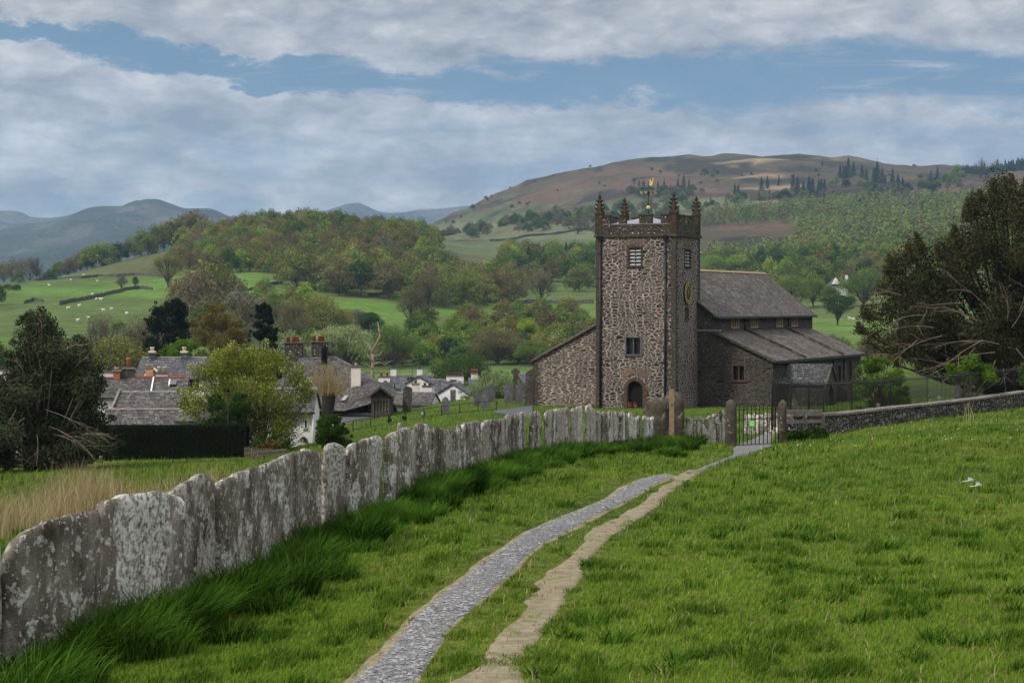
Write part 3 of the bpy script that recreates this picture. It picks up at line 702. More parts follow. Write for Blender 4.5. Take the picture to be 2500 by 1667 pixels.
# door: arched opening = spandrels, surround, dark leaf, threshold pots
sp = MB()
N_ = 10
for sgn in (-1, 1):
    arc = [(cxd + sgn * rd * math.cos(t), zsp + rd * math.sin(t)) for t in np.linspace(0, math.pi/2, N_)]
    pts = arc + [(cxd + sgn * rd, dz1 + .003)]
    sp.prism([(x, .0, z) for x, z in pts], (0, .34, 0))
sp.build('tower_wall', MATS['tower_rubble'], church)
door = MB().box(dw0-.02, dw1+.02, .30, .36, dz0, dz1).build('door', MATS['dark_opening'], church)
ar = MB()
for k in range(11):
    t0, t1 = math.pi * (k + .06) / 11, math.pi * (k + .94) / 11
    q = [(cxd + r * math.cos(t), zsp + r * math.sin(t)) for r, t in ((rd, t0), (rd + .26, t0), (rd + .26, t1), (rd, t1))]
    ar.hexa([(x, .02, z) for x, z in q], [(x, -.05, z) for x, z in q])
for sgn in (-1, 1):
    z = dz0
    while z < zsp - .05:
        h = R.uniform(.22, .34); w_ = R.choice([.26, .42]); x0 = cxd + sgn * rd; x1 = x0 + sgn * w_
        ar.box(min(x0, x1), max(x0, x1), -.045, .02, z + .012, min(z + h, zsp) - .012); z += h
ar.build('door_surround', MATS['red_sandstone'], church)
# quoins
def quoins(corners, z0, z1, name='quoins'):
    q = MB()
    for (x, y, sx, sy) in corners:
        z = z0; k = 0
        while z < z1:
            h = R.uniform(.12, .26); L = (.62, .34)[k % 2] * R.uniform(.85, 1.15); L2 = (.34, .62)[k % 2]
            t = .022
            xa, xb = sorted((x + t * -sx, x + sx * L)); ya, yb = sorted((y - sy * t, y + sy * L2))
            q.box(xa, xb, ya, yb, z + .012, min(z + h, z1) - .012); z += h; k += 1
    return q.build(name, MATS['quoin_stone'], church)
quoins([(0, 0, -1, 1)], ZB, ZS - .12); quoins([(TW, 0, 1, 1)], ZB, ZS - .12); quoins([(0, TD, -1, -1)], ZB, ZS - .12)
# string course and parapet with battlements
st = MB(); o = .14
st.box(TW-o, o, -o, .05, ZS-.1, ZS+.07); st.box(-.05, o, .05, TD-.05, ZS-.1, ZS+.07); st.box(TW-o, TW+.05, .05, TD-.05, ZS-.1, ZS+.07); st.box(TW-o, o, TD-.05, TD+o, ZS-.1, ZS+.07)
st.build('string_course', MATS['quoin_stone'], church)
pp = MB(); tk = .4
pp.box(TW, 0, 0, tk, ZS+.07, ZP); pp.box(-tk, 0, tk, TD-tk, ZS+.07, ZP); pp.box(TW, TW+tk, tk, TD-tk, ZS+.07, ZP); pp.box(TW, 0, TD-tk, TD, ZS+.07, ZP)
pp.build('parapet', MATS['parapet_stone'], church)
def merlon(x0, x1, y0, y1):
    m = MB().box(x0, x1, y0, y1, ZP, ZM-.09).build('merlon', MATS['parapet_stone'], church)
    MB().box(x0-.04, x1+.04, y0-.04, y1+.04, ZM-.09, ZM).build('coping', MATS['pinnacle_stone'], m)
for ua, ub in ((1468, 1488), (1511, 1527), (1560, 1590), (1613, 1632)): merlon(bu(ua), bu(ub), 0, tk)
for ua, ub in ((1653, 1657), (1659, 1672), (1678, 1694)): merlon(-tk, 0, au(ua), au(ub))
for k in range(3):
    y = 1.0 + k * 1.55; merlon(TW, TW+tk, y, y + .8)
for k in range(3):
    x = TW + .9 + k * 1.75; merlon(x, x + .9, TD-tk, TD)
cop = MB(); cop.box(TW-.03, .03, -.03, tk+.03, ZP-.07, ZP-.004); cop.build('parapet_coping', MATS['coping_slate'], church)
rf = MB(); ap = (TW/2, TD/2, ZP+.62); cs = [(TW+tk, tk, ZP-.1), (-tk, tk, ZP-.1), (-tk, TD-tk, ZP-.1), (TW+tk, TD-tk, ZP-.1)]
for i in range(4): rf.poly([cs[i], cs[(i+1) % 4], ap])
rf.build('tower_roof', MATS['lead'], church)
# pinnacles
def pinnacle(x, y, s=1.0, zt=8.3):
    m = MB(); h = .27 * s
    m.box(x-h, x+h, y-h, y+h, ZS+.07, ZM+.05)
    zb = ZM + .05; H_ = zt - zb
    m.box(x-h-.05, x+h+.05, y-h-.05, y+h+.05, zb, zb+.07)
    for sx, sy in ((1,0),(-1,0),(0,1),(0,-1)):     # gablets
        g1 = [(x+sx*(h+.03)+(-sy)*h*1, y+sy*(h+.03)+sx*h), (x+sx*(h+.03)+sy*h, y+sy*(h+.03)-sx*h)]
        m.poly([(g1[0][0], g1[0][1], zb+.07), (g1[1][0], g1[1][1], zb+.07), (x+sx*(h+.03), y+sy*(h+.03), zb+.42), (x, y, zb+.35)], [(0,1,2),(1,3,2),(0,2,3)])
    a = h * .82
    m.hexa([(x-a,y-a,zb+.07),(x+a,y-a,zb+.07),(x+a,y+a,zb+.07),(x-a,y+a,zb+.07)], [(x-.05,y-.05,zt-.12),(x+.05,y-.05,zt-.12),(x+.05,y+.05,zt-.12),(x-.05,y+.05,zt-.12)])
    for k, f in enumerate((.30, .52, .72)):        # crockets
        rr = a * (1 - f) + .05 * f; z = zb + .07 + (H_ - .2) * f; c = .085 * s * (1.15 - f * .3)
        for sx, sy in ((1,1),(1,-1),(-1,1),(-1,-1)):
            p0 = Vector((x+sx*rr*.8, y+sy*rr*.8, z-.05)); p1 = Vector((x+sx*(rr+c*1.1), y+sy*(rr+c*1.1), z+.0)); p2 = Vector((x+sx*(rr+c*1.5), y+sy*(rr+c*1.5), z+.09))
            m.tube([p0, p1, p2], [.06*s, .06*s, .025], 5)
    zf = zt - .26
    for sx, sy in ((1,0),(-1,0),(0,1),(0,-1)): m.tube([(x, y, zf), (x+sx*.12, y+sy*.12, zf+.03), (x+sx*.15, y+sy*.15, zf+.10)], [.07, .055, .02], 5)
    m.lathe((x, y, 0), [(.05, zt-.14), (.075, zt-.08), (.05, zt-.02), (.015, zt)], 8)
    return m.build('pinnacle', MATS['pinnacle_stone'], church)
pinnacle(-.21, .21, 1.05, 8.35); pinnacle(TW+.21, .21, 1.0, zl(474, -6, 0)); pinnacle(TW+.25, TD-.2, .95, zl(483, -6, 5.7)); pinnacle(-.21, TD-.2, .95, zl(479.5, 0, 5.7))
# weathervane
vx, vy = TW/2, TD/2; z0 = ZP + .55
vane = MB().tube([(vx, vy, z0), (vx, vy, zl(463, -3, 2.8))], .035, 6).build('weathervane', MATS['black_iron'], church)
zb_ = zl(507, -3, 2.8); MB().sphere((vx, vy, zb_), .16, 12).build('ball', MATS['gold_leaf'], vane)
za = zl(471, -3, 2.8); arms = MB()
for dx, dy in ((1, 0), (-1, 0), (0, 1), (0, -1)):
    arms.tube([(vx, vy, za), (vx+dx*.42, vy+dy*.42, za)], .02, 5)
    for s in (-1, 1):
        arms.tube([(vx+dx*t, vy+dy*t, za + s*.12*math.sin(t/.42*math.pi)) for t in np.linspace(.04, .4, 7)], .014, 4)
arms.lathe((vx, vy, za-.16), [(.03, 0), (.09, .06), (.03, .12)], 8)
arms.build('compass_arms', MATS['black_iron'], vane)
lt = MB()       # N E S W letters in gilt plate, upright
def bar(a, b, r=.015): lt.tube([a, b], r, 4)
def L2(cx, cy, ax, segs, s=.2):
    for (x0, y0, x1, y1) in segs: bar((cx+ax[0]*x0*s, cy+ax[1]*x0*s, za+y0*s), (cx+ax[0]*x1*s, cy+ax[1]*x1*s, za+y1*s))
L2(vx-.56, vy, (1, 0), [(-.4,-.6,-.4,.6), (-.4,.6,.4,-.6), (.4,-.6,.4,.6)])
L2(vx+.56, vy, (1, 0), [(.4,.6,-.4,.5), (-.4,.5,-.4,.05), (-.4,.05,.4,-.05), (.4,-.05,.4,-.5), (.4,-.5,-.4,-.6)])
L2(vx, vy+.56, (1, 0), [(-.4,-.6,-.4,.6), (-.4,.6,.4,.6), (-.4,0,.3,0), (-.4,-.6,.4,-.6)])
L2(vx, vy-.56, (1, 0), [(-.5,.6,-.25,-.6), (-.25,-.6,0,.3), (0,.3,.25,-.6), (.25,-.6,.5,.6)])
lt.build('compass_letters', MATS['gold_leaf'], vane)
zt_ = zl(460, -3, 2.8)
ar2 = MB().tube([(vx-.5, vy, zt_-.02), (vx+.5, vy, zt_-.02)], .025, 5)
for k in range(4): ar2.tube([(vx-.02+k*.12, vy, zt_), (vx+.05+k*.12, vy, zt_+.2), (vx+.11+k*.12, vy, zt_)], .015, 4)
ar2.poly([(vx-.62, vy, zt_-.02), (vx-.45, vy-.01, zt_+.07), (vx-.45, vy-.01, zt_-.11)]).build('arrow', MATS['black_iron'], vane)
zc = zt_ + .2; ck = [(.10,.0),(.22,.02),(.30,.14),(.33,.34),(.36,.62),(.30,.55),(.27,.34),(.22,.30),(.16,.42),(.12,.50),(.05,.47),(.0,.40),(.06,.38),(.08,.26),(.03,.14)]
MB().prism([(vx+.02+x*1.1, vy-.025, zc-.02+y*1.0) for x, y in ck], (0, .05, 0)).build('cockerel', MATS['gold_leaf'], vane)
MB().tube([(vx+.02, vy, zl(486, -3, 2.8)), (-.2, 1.6, ZM+.05)], .008, 4).build('stay_wire', MATS['gravestone'], vane)
# drain pipes with hopper heads
def pipe(x, y, z0, z1, r=.07, hop=True):
    p = MB().tube([(x, y, z0), (x, y, z1)], r, 8)
    z = z0 + .8
    while z < z1 - .3: p.tube([(x, y, z), (x, y, z+.08)], r * 1.35, 8); z += 1.8
    if hop: p.hexa([(x-.09,y-.08,z1-.1),(x+.09,y-.08,z1-.1),(x+.09,y+.08,z1-.1),(x-.09,y+.08,z1-.1)], [(x-.2,y-.15,z1+.3),(x+.2,y-.15,z1+.3),(x+.2,y+.12,z1+.3),(x-.2,y+.12,z1+.3)])
    return p.build('drainpipe', MATS['black_iron'], church)
pipe(bu(1466.5), -.11, ZB, 4.85, .078); pipe(bu(1625), -.11, ZB, 4.85, .078)
# clock on the south face: round dial with gilt rings, twelve strokes and hands
ca, cz = au(1677.2), zl(716, 0, 2.6); cr = .86
dial = MB()
ring = [(0, ca + cr*math.cos(t), cz + cr*math.sin(t)) for t in np.linspace(0, 2*math.pi, 40, endpoint=False)]
dial.prism([(0.0, y, z) for _, y, z in ring], (.10, 0, 0))
clock = dial.build('clock', MATS['clock_black'], church)
gd = MB()
for rr in (.80, .56): gd.tube([(.115, ca + rr*math.cos(t), cz + rr*math.sin(t)) for t in np.linspace(0, 2*math.pi, 37)], .022, 4)
gd.build('gilt_ring', MATS['gold_leaf'], clock)
num = MB()
ROM = ['XII', 'I', 'II', 'III', 'IIII', 'V', 'VI', 'VII', 'VIII', 'IX', 'X', 'XI']
for h, txt in enumerate(ROM):
    th = math.radians(h * 30); wd = {'I': .045, 'V': .09, 'X': .09}; tot = sum(wd[c] for c in txt); x = -tot / 2
    def pt(s, r):   # s across, r radial; clockwise seen from +x where +y is to the right
        return (.12, ca + r*math.sin(th) + s*math.cos(th), cz + r*math.cos(th) - s*math.sin(th))
    for c in txt:
        w_ = wd[c]; m_ = x + w_/2
        if c == 'I': num.tube([pt(m_, .60), pt(m_, .76)], .013, 4)
        if c == 'V': num.tube([pt(m_-.03, .76), pt(m_, .60)], .013, 4); num.tube([pt(m_+.03, .76), pt(m_, .60)], .010, 4)
        if c == 'X': num.tube([pt(m_-.03, .76), pt(m_+.03, .60)], .013, 4); num.tube([pt(m_+.03, .76), pt(m_-.03, .60)], .010, 4)
        x += w_
num.build('numerals', MATS['gold_leaf'], clock)
hd = MB()
for th, L in ((math.radians(10), .72), (math.radians(-25), .5)):
    hd.poly([(.14, ca + .03*math.cos(th), cz - .03*math.sin(th)), (.14, ca + L*math.sin(th), cz + L*math.cos(th)), (.14, ca - .03*math.cos(th), cz + .03*math.sin(th)), (.14, ca - .12*math.sin(th), cz - .12*math.cos(th))])
hd.build('clock_hand', MATS['gold_leaf'], clock)
# ---------------- nave and south aisle
A0, A1 = 5.2, 33.3; XR, ZR = -3.1, 2.8; XE, ZE = 1.5, -.80; XC, ZC = 1.25, -1.95; XA, ZA = 6.06, -4.1
# west wall of nave and south aisle: one plane y=A0, lower part pierced by the aisle window
ww0, ww1 = bu(1790.5, A0), bu(1817, A0); wz0, wz1 = zl(927, 3, A0), zl(893, 3, A0)
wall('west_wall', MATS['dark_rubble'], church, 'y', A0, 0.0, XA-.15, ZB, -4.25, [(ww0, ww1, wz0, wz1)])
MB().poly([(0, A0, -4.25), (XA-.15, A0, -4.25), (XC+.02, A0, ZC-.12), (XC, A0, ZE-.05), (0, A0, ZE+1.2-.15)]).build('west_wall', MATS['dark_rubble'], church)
window(church, 'y', A0, ww0, ww1, wz0, wz1, 'glass', 'red_sandstone', .16)
# nave roof
def slates(name, m, pts, t=.14): return MB().slab(*pts, t).build(name, MATS[m], church)
slates('nave_roof', 'nave_slate', [(XE+.12, A0-.25, ZE-.09), (XE+.12, A1+.2, ZE-.09), (XR, A1+.2, ZR), (XR, A0-.25, ZR)])
slates('nave_roof', 'nave_slate', [(XR, A0-.25, ZR-.004), (XR, A1+.2, ZR-.004), (2*XR-XE-.12, A1+.2, ZE-.09), (2*XR-XE-.12, A0-.25, ZE-.09)])
rg = MB().prism([(XR-.16, A0-.25, ZR-.06), (XR+.16, A0-.25, ZR-.06), (XR, A0-.25, ZR+.10)], (0, A1-A0+.45, 0)); rg.build('ridge_tiles', MATS['tan_sandstone'], church)
vg = MB().hexa([(XE+.14,A0-.29,ZE-.26),(XE+.14,A0-.22,ZE-.26),(XR,A0-.22,ZR-.17),(XR,A0-.29,ZR-.17)], [(XE+.14,A0-.29,ZE-.1),(XE+.14,A0-.22,ZE-.1),(XR,A0-.22,ZR),(XR,A0-.29,ZR)]); vg.build('verge', MATS['quoin_stone'], church)
MB().box(XC-.1, XE+.22, A0, A1, ZE-.24, ZE-.12).build('gutter', MATS['black_iron'], church)
# clerestory
cwins = [(1786, 1802.5), (1833, 1849), (1896, 1909.5), (1933, 1946.5)]
ch = [(au(a, XC), au(b, XC), -1.72, -.98) for a, b in cwins]
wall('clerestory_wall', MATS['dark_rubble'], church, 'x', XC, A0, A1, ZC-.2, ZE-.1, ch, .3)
for h in ch:
    s0, s1 = h[0], h[1]; w_ = MB()
    for k in range(4):
        x = s0 + (s1 - s0) * k / 3; w_.box(XC-.08, XC+.035, x-.09, x+.09, -1.72, -.98)
    w_.box(XC-.08, XC+.05, s0-.15, s1+.15, -1.82, -1.72); w_.box(XC-.08, XC+.045, s0-.12, s1+.12, -.98, -.90)
    wn_ = w_.build('window', MATS['tan_sandstone'], church)
    MB().box(XC-.27, XC-.22, s0, s1, -1.72, -.98).build('pane', MATS['window_glass'], wn_)
for u_ in (1819.5, 1925.5): pipe(XC + .09, au(u_, XC + .09), ZC - .1, ZE - .3, .06, False)
# aisle roof
slates('aisle_roof', 'aisle_slate', [(XA+.18, A0-.2, ZA-.06), (XA+.18, A1-1.0, ZA-.06), (XC, A1-1.0, ZC), (XC, A0-.2, ZC)])
def rib(a, name='roof_rib'):
    k = (ZC - ZA + .06) / (XC - XA - .18)
    MB().hexa([(XC,a,ZC-.02),(XC,a+.32,ZC-.02),(XA+.12,a+.32,ZA-.05),(XA+.12,a,ZA-.05)], [(XC,a,ZC+.2),(XC,a+.32,ZC+.2),(XA+.12,a+.32,ZA+.16),(XA+.12,a,ZA+.16)]).build(name, MATS['aisle_slate'], church)
rib(13.1); rib(24.8)
MB().hexa([(XC,A0-.24,ZC-.16),(XC,A0-.16,ZC-.16),(XA+.18,A0-.16,ZA-.24),(XA+.18,A0-.24,ZA-.24)], [(XC,A0-.24,ZC+.02),(XC,A0-.16,ZC+.02),(XA+.18,A0-.16,ZA-.03),(XA+.18,A0-.24,ZA-.03)]).build('verge', MATS['quoin_stone'], church)
MB().box(XA+.1, XA+.26, A0, A1-1.0, ZA-.26, ZA-.14).build('gutter', MATS['black_iron'], church)
MB().box(.0, XC+.5, A0-.05, A0+.5, ZC-.02, ZC+.09).build('lead_flashing', MATS['lead'], church)
# aisle south wall with lancets
sw = [(au(2044, 5.9), au(2052, 5.9), -7.0, -5.0), (au(2071, 5.9), au(2078, 5.9), -6.9, -4.75), (au(1860+125, 5.9), au(1992, 5.9), -6.6, -5.2)]
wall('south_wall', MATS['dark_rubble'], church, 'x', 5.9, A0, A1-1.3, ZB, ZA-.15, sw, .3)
for h in sw[:2]:
    window(church, 'x', 5.9, *h, 'glass', 'red_sandstone', .17)
MB().poly([(5.9, A1-1.3, ZB), (0, A1-1.3, ZB), (XR, A1-1.3, ZR-.2), (XC, A1-1.3, ZC), (5.9, A1-1.3, ZA-.15)], [(0, 1, 2, 3, 4)]).build('east_wall', MATS['dark_rubble'], church)
for u_ in (2062, 2036): pipe(6.0, au(u_, 6.0), ZB, ZA - .45, .08, False)
bt = MB(); ab = au(2056, 6.4)
bt.hexa([(5.9,ab-.4,ZB),(7.0,ab-.4,ZB),(7.0,ab+.4,ZB),(5.9,ab+.4,ZB)], [(5.9,ab-.4,-6.6),(6.9,ab-.4,-6.9),(6.9,ab+.4,-6.9),(5.9,ab+.4,-6.6)]); bt.build('buttress', MATS['dark_rubble'], church)
# north aisle: lean-to west wall and roof
MB().poly([(-13.5, A0, ZB), (TW, A0, ZB), (TW, A0, -.55), (-7.7, A0, -1.35), (-13.5, A0, -4.45)]).build('west_wall', MATS['aisle_rubble'], church)
slates('aisle_roof', 'aisle_slate', [(-7.7, A0-.2, -1.2), (-7.7, A1-1, -1.2), (-13.75, A1-1, -4.42), (-13.75, A0-.2, -4.42)], .12)
MB().poly([(TW, A0-.03, -.52), (-7.7, A0-.03, -1.22), (-13.7, A0-.03, -4.42), (-13.7, A0-.03, -4.30), (-7.7, A0-.03, -1.08), (TW, A0-.03, -.38)]).build('verge', MATS['coping_slate'], church)
MB().poly([(-13.5, A0, ZB), (-13.5, A0, -4.5), (-13.5, A1-1, -4.5), (-13.5, A1-1, ZB)]).build('north_wall', MATS['aisle_rubble'], church)
nb = MB(); nb.hexa([(-14.3,A0-.1,ZB),(-13.45,A0-.1,ZB),(-13.45,A0+.7,ZB),(-14.3,A0+.7,ZB)], [(-14.15,A0-.05,-5.3),(-13.45,A0-.05,-4.9),(-13.45,A0+.7,-4.9),(-14.15,A0+.7,-5.3)]); nb.build('buttress', MATS['dark_rubble'], church)
quoins([(-13.5, A0, 1, 1)], ZB, -4.6)
# porch
PA = 8.4; PX = 9.5; PH = 1.7; PZ = -4.43; PE = -5.95
pr = MB().slab((5.9, PA-PH-.15, PE-.05), (PX+.15, PA-PH-.15, PE-.05), (PX+.15, PA, PZ), (5.9, PA, PZ), .12)
porch = pr.build('porch_roof', MATS['porch_slate'], church)
MB().slab((5.9, PA, PZ-.004), (PX+.15, PA, PZ-.004), (PX+.15, PA+PH+.15, PE-.05), (5.9, PA+PH+.15, PE-.05), .12).build('porch_roof', MATS['porch_slate'], church)
MB().box(5.9, PX-.35, PA-PH, PA-PH+.3, ZB, PE-.1).build('porch_wall', MATS['dark_rubble'], church)
pg = MB(); hh = 1.0
pg.prism([(PX-.34, PA-PH+.003, ZB), (PX-.34, PA-.62, ZB), (PX-.34, PA-.62, -6.4), (PX-.34, PA, -5.7), (PX-.34, PA, PZ-.16), (PX-.34, PA-PH+.003, PE-.12)], (.34, 0, 0))
pg.prism([(PX-.34, PA+.62, ZB), (PX-.34, PA+PH, ZB), (PX-.34, PA+PH, PE-.12), (PX-.34, PA, PZ-.16), (PX-.34, PA, -5.7), (PX-.34, PA+.62, -6.4)], (.34, 0, 0))
pg.build('porch_gable', MATS['dark_rubble'], church)
bb = MB()
for s in (-1, 1):
    bb.hexa([(PX+.02, PA+s*(PH+.2), PE-.25), (PX+.1, PA+s*(PH+.2), PE-.25), (PX+.1, PA, PZ-.18), (PX+.02, PA, PZ-.18)], [(PX+.02, PA+s*(PH+.2), PE-.07), (PX+.1, PA+s*(PH+.2), PE-.07), (PX+.1, PA, PZ-.01), (PX+.02, PA, PZ-.01)])
bb.build('bargeboard', MATS['grey_timber'], church)
MB().hexa([(5.92,PA-PH-.2,PE-.12),(6.0,PA-PH-.2,PE-.12),(6.0,PA,PZ-.02),(5.92,PA,PZ-.02)], [(5.92,PA-PH-.2,PE+.02),(6.0,PA-PH-.2,PE+.02),(6.0,PA,PZ+.1),(5.92,PA,PZ+.1)]).build('lead_flashing', MATS['gravestone'], church)
# two flower pots in front of the tower door
for k, dx in enumerate((-.22, .22)):
    wp = church.matrix_basis @ Vector((cxd + dx, -.5, 0)); z = H1(wp.x, wp.y); 
    t = thing('flower_pot', ('left' if k == 0 else 'right') + ' terracotta pot of red flowers on the ground before the tower door', 'flower pot', (wp.x, wp.y, dz0 - .02), 'pots before the tower door')
    MB().lathe((0, 0, 0), [(.09, 0), (.14, .26), (.16, .27), (.16, .31)], 10).build('pot', MATS['chimney_pot'], t)
    fl = MB()
    for q in range(14): fl.sphere((R.uniform(-.13, .13), R.uniform(-.13, .13), .34 + R.uniform(0, .14)), .045, 5)
    fl.build('flowers', MATS['orange_petal'], t)
# ================================================================= slab fence along the path
FW = thing('slab_fence', 'long fence of upright lichen covered slate slabs beside the path', 'fence', (wallX_at(30.), 30, H1(wallX_at(30.), 30)))
FO = FW.location
def slab(top, ub=None, thick=.09, sink=.25, off=0.0, bulge=.008, parent=FW, yfun=wallY, seed=0, shift=0.0):
    """one upright slab; top = [(u,v)...] its outline along the top, left to right; ub = (left,right) bearings at the foot"""
    ua, ub_ = top[0][0], top[-1][0]
    if ub is None: ub = (ua, ub_)
    gp_ = .12 if ub_ - ua < 20 else (.3 if ub_ - ua < 70 else .9)
    top = [(top[0][0] + gp_, top[0][1])] + list(top[1:-1]) + [(top[-1][0] - gp_, top[-1][1])]; ub = (ub[0] + gp_, ub[1] - gp_); ua += gp_; ub_ -= gp_
    nx = max(6, min(34, int((ub_ - ua) / 6))); nz = 22 if ub_ - ua > 40 else 12
    A_ = Vector(((ua - 1250) / F * float(yfun(ua)), float(yfun(ua)), 0)); B_ = Vector(((ub_ - 1250) / F * float(yfun(ub_)), float(yfun(ub_)), 0))
    dr = (B_ - A_).normalized(); nr = Vector((dr.y, -dr.x, 0))     # towards the path
    s = np.linspace(0, 1, nx + 1); uu = ua + (ub_ - ua) * s
    tv = np.interp(uu, [t[0] for t in top], [t[1] for t in top])
    Yt = np.array([float(yfun(x)) for x in uu]); X_t = (uu - 1250) / F * Yt; Zt = (HV - tv) / F * Yt
    Ub = ub[0] + (ub[1] - ub[0]) * s; Yb = np.array([float(yfun(x)) for x in Ub]); Xb = (Ub - 1250) / F * Yb
    Zb = height(Xb, Yb) - sink
    V = []
    for side in (0, 1):
        for j in range(nz + 1):
            t = j / nz
            for i in range(nx + 1):
                x = Xb[i] + (X_t[i] - Xb[i]) * t; y = Yb[i] + (Yt[i] - Yb[i]) * t; z = Zb[i] + (Zt[i] - Zb[i]) * t
                L = (s[i]) * (B_ - A_).length
                dsp = (float(fbm(L * 1.1 + seed * 9, z * .9 + seed, 2, 7)) - .5) * bulge * 5
                edge = min(s[i], 1 - s[i], (1 - t) * 1.3) ; rnd = max(0, 1 - edge / .035) ** 2 * .018
                o = (off + dsp - rnd) if side == 0 else (off - thick + dsp * .6 + rnd)
                xx, yy = x + nr.x * o, y + nr.y * o
                if i in (0, nx):
                    j_ = (float(vn(z * 7, seed * 3 + i, 2)) - .5) * .03; xx += dr.x * j_; yy += dr.y * j_
                if j == nz: z += (float(fbm(L * 5, seed, 3, 4)) - .5) * .05 - (.012 if side else 0)
                V.append((xx - FO.x, yy - FO.y, z - FO.z))
    V = np.array(V); n = (nx + 1) * (nz + 1); w_ = nx + 1; Q = []
    for j in range(nz):
        for i in range(nx):
            a = j * w_ + i; Q.append((a, a+1, a+1+w_, a+w_)); Q.append((n+a, n+a+w_, n+a+w_+1, n+a+1))
    for j in range(nz): a = j*w_; Q.append((a, a+w_, n+a+w_, n+a)); a = j*w_+nx; Q.append((a, n+a, n+a+w_, a+w_))
    for i in range(nx): a = nz*w_+i; Q.append((a, a+1, n+a+1, n+a)); a = i; Q.append((a, n+a, n+a+1, a+1))
    o = obj('slab', npmesh('slab', V, np.array(Q), MATS['slab_slate'], True), parent); return o
S = [
 ([(-210,1420),(-150,1380),(-80,1350),(-20,1322),(8,1318),(12,1360)], None, .10, 0),
 ([(14,1385),(24,1352),(43,1318),(71,1294),(110,1276),(157,1262),(197,1251),(220,1247),(238,1240),(246,1262)], (12,246), .11, 0),
 ([(252,1262),(256,1236),(268,1220),(300,1211),(334,1205),(365,1201),(386,1199),(413,1203),(440,1216),(454,1230)], (250,440), .12, .02),
 ([(425,1212),(450,1196),(470,1182),(495,1168),(515,1154),(528,1158),(540,1172),(552,1200)], (425,575), .10, -.10),
 ([(539,1215),(542,1190),(551,1172),(590,1152),(645,1137),(681,1125),(708,1109),(748,1099),(765,1096),(780,1099),(789,1112)], (545,792), .11, 0),
 ([(764,1096),(775,1095),(787,1104),(790,1130)], (772,790), .10, -.12),
 ([(799,1102),(805,1086),(824,1079),(838,1085),(847,1096)], (796,848), .10, 0),
 ([(849,1092),(858,1083),(881,1075.6),(897,1069),(905,1074)], (848,908), .10, .02),
 ([(908,1072),(925,1064),(938,1065),(944,1075)], (906,942), .10, -.03),
 ([(945,1068),(954,1058),(964,1053),(980,1046),(991,1041),(1000,1046),(1002,1056)], (942,1003), .10, .02),
 ([(993,1040),(996,1030),(1001,1031),(1003,1050)], (995,1006), .08, -.10),
 ([(1003,1052),(1010,1050),(1016,1054)], (1003,1018), .10, 0),
 ([(1017,1045),(1022,1035),(1030,1032),(1049,1036),(1054,1050)], (1018,1054), .10, .02),
 ([(1053,1050),(1070,1042),(1091,1050),(1110,1047),(1121,1056)], (1053,1121), .10, -.02),
 ([(1119,1050),(1121,1036),(1126,1037),(1128,1048)], (1120,1129), .08, .03),
 ([(1127,1046),(1131,1034),(1138,1031),(1155,1028),(1170,1026),(1174,1042)], (1127,1175), .10, 0),
 ([(1177,1044),(1182,1032),(1189,1025.5),(1206,1021),(1225,1023),(1241,1021)], (1177,1243), .10, .02)]
for k, (top, ub, th, off) in enumerate(S): slab(top, ub, th, off=off + (.02 if k % 2 else -.01), seed=k)
u0 = 1242; k = 20; prof_u = [1242,1283,1330,1380,1420,1440,1455,1480,1500,1545,1556,1563,1575,1585,1592,1602]
prof_v = [1017,1008,1004,998,993,990,1000,1005,1007,1009,1021,1014,1013,1022,1019,1012]
while u0 < 1600:
    wd = R.uniform(7, 17) * (1 - (u0 - 1242) / 900); u1 = min(u0 + wd, 1603)
    f = lambda x: float(np.interp(x, prof_u, prof_v))
    j = R.uniform(-3, 3); m_ = (u0 + u1) / 2
    slab([(u0, f(u0) + 3 + j), (u0 + wd * .25, f(u0) + j - 1), (m_, f(m_) + j - R.uniform(0, 2)), (u1 - wd * .2, f(u1) + j), (u1, f(u1) + j + 5)], None, .09, off=R.uniform(-.08, .08), seed=k); u0 = u1 + R.uniform(-.4, .4); k += 1
# second run, from the tall gate stone to the gate, and the run seen through the gate
FW2 = thing('slab_fence', 'short run of grey slate slabs between the timber post and the left gate stone', 'fence', (FO.x, FO.y, FO.z))
def y2(u): return float(np.interp(u, [1600, 1800], [79, 83]))
u0 = 1676; k = 60
while u0 < 1752:
    u1 = u0 + R.uniform(7, 11); tv = float(np.interp(u0, [1676, 1690, 1715, 1735, 1745], [1017, 1017, 1020, 1012, 1005])) + R.uniform(-2, 2)
    slab([(u0, tv + 3), ((u0+u1)/2, tv), (u1 - .6, tv + 2)], None, .08, off=R.uniform(-.04, .04), parent=FW2, yfun=y2, seed=k); u0 = u1; k += 1
for u0 in (1757, 1765): slab([(u0, 1003), (u0 + 3, 999), (u0 + 6, 1004)], None, .1, parent=FW2, yfun=y2, seed=u0)
FW3 = thing('slab_fence', 'run of slate slabs seen through the bars of the iron gate', 'fence', (FO.x, FO.y, FO.z))
def y3(u): return float(np.interp(u, [1700, 1950], [101, 96]))
u0 = 1816
while u0 < 1912:
    u1 = u0 + R.uniform(6, 9); tv = 1013 - (u0 - 1816) * .08 + R.uniform(-3, 3)
    slab([(u0, tv + 2), ((u0+u1)/2, tv), (u1 - .4, tv + 2)], None, .08, parent=FW3, yfun=y3, seed=k); u0 = u1; k += 1
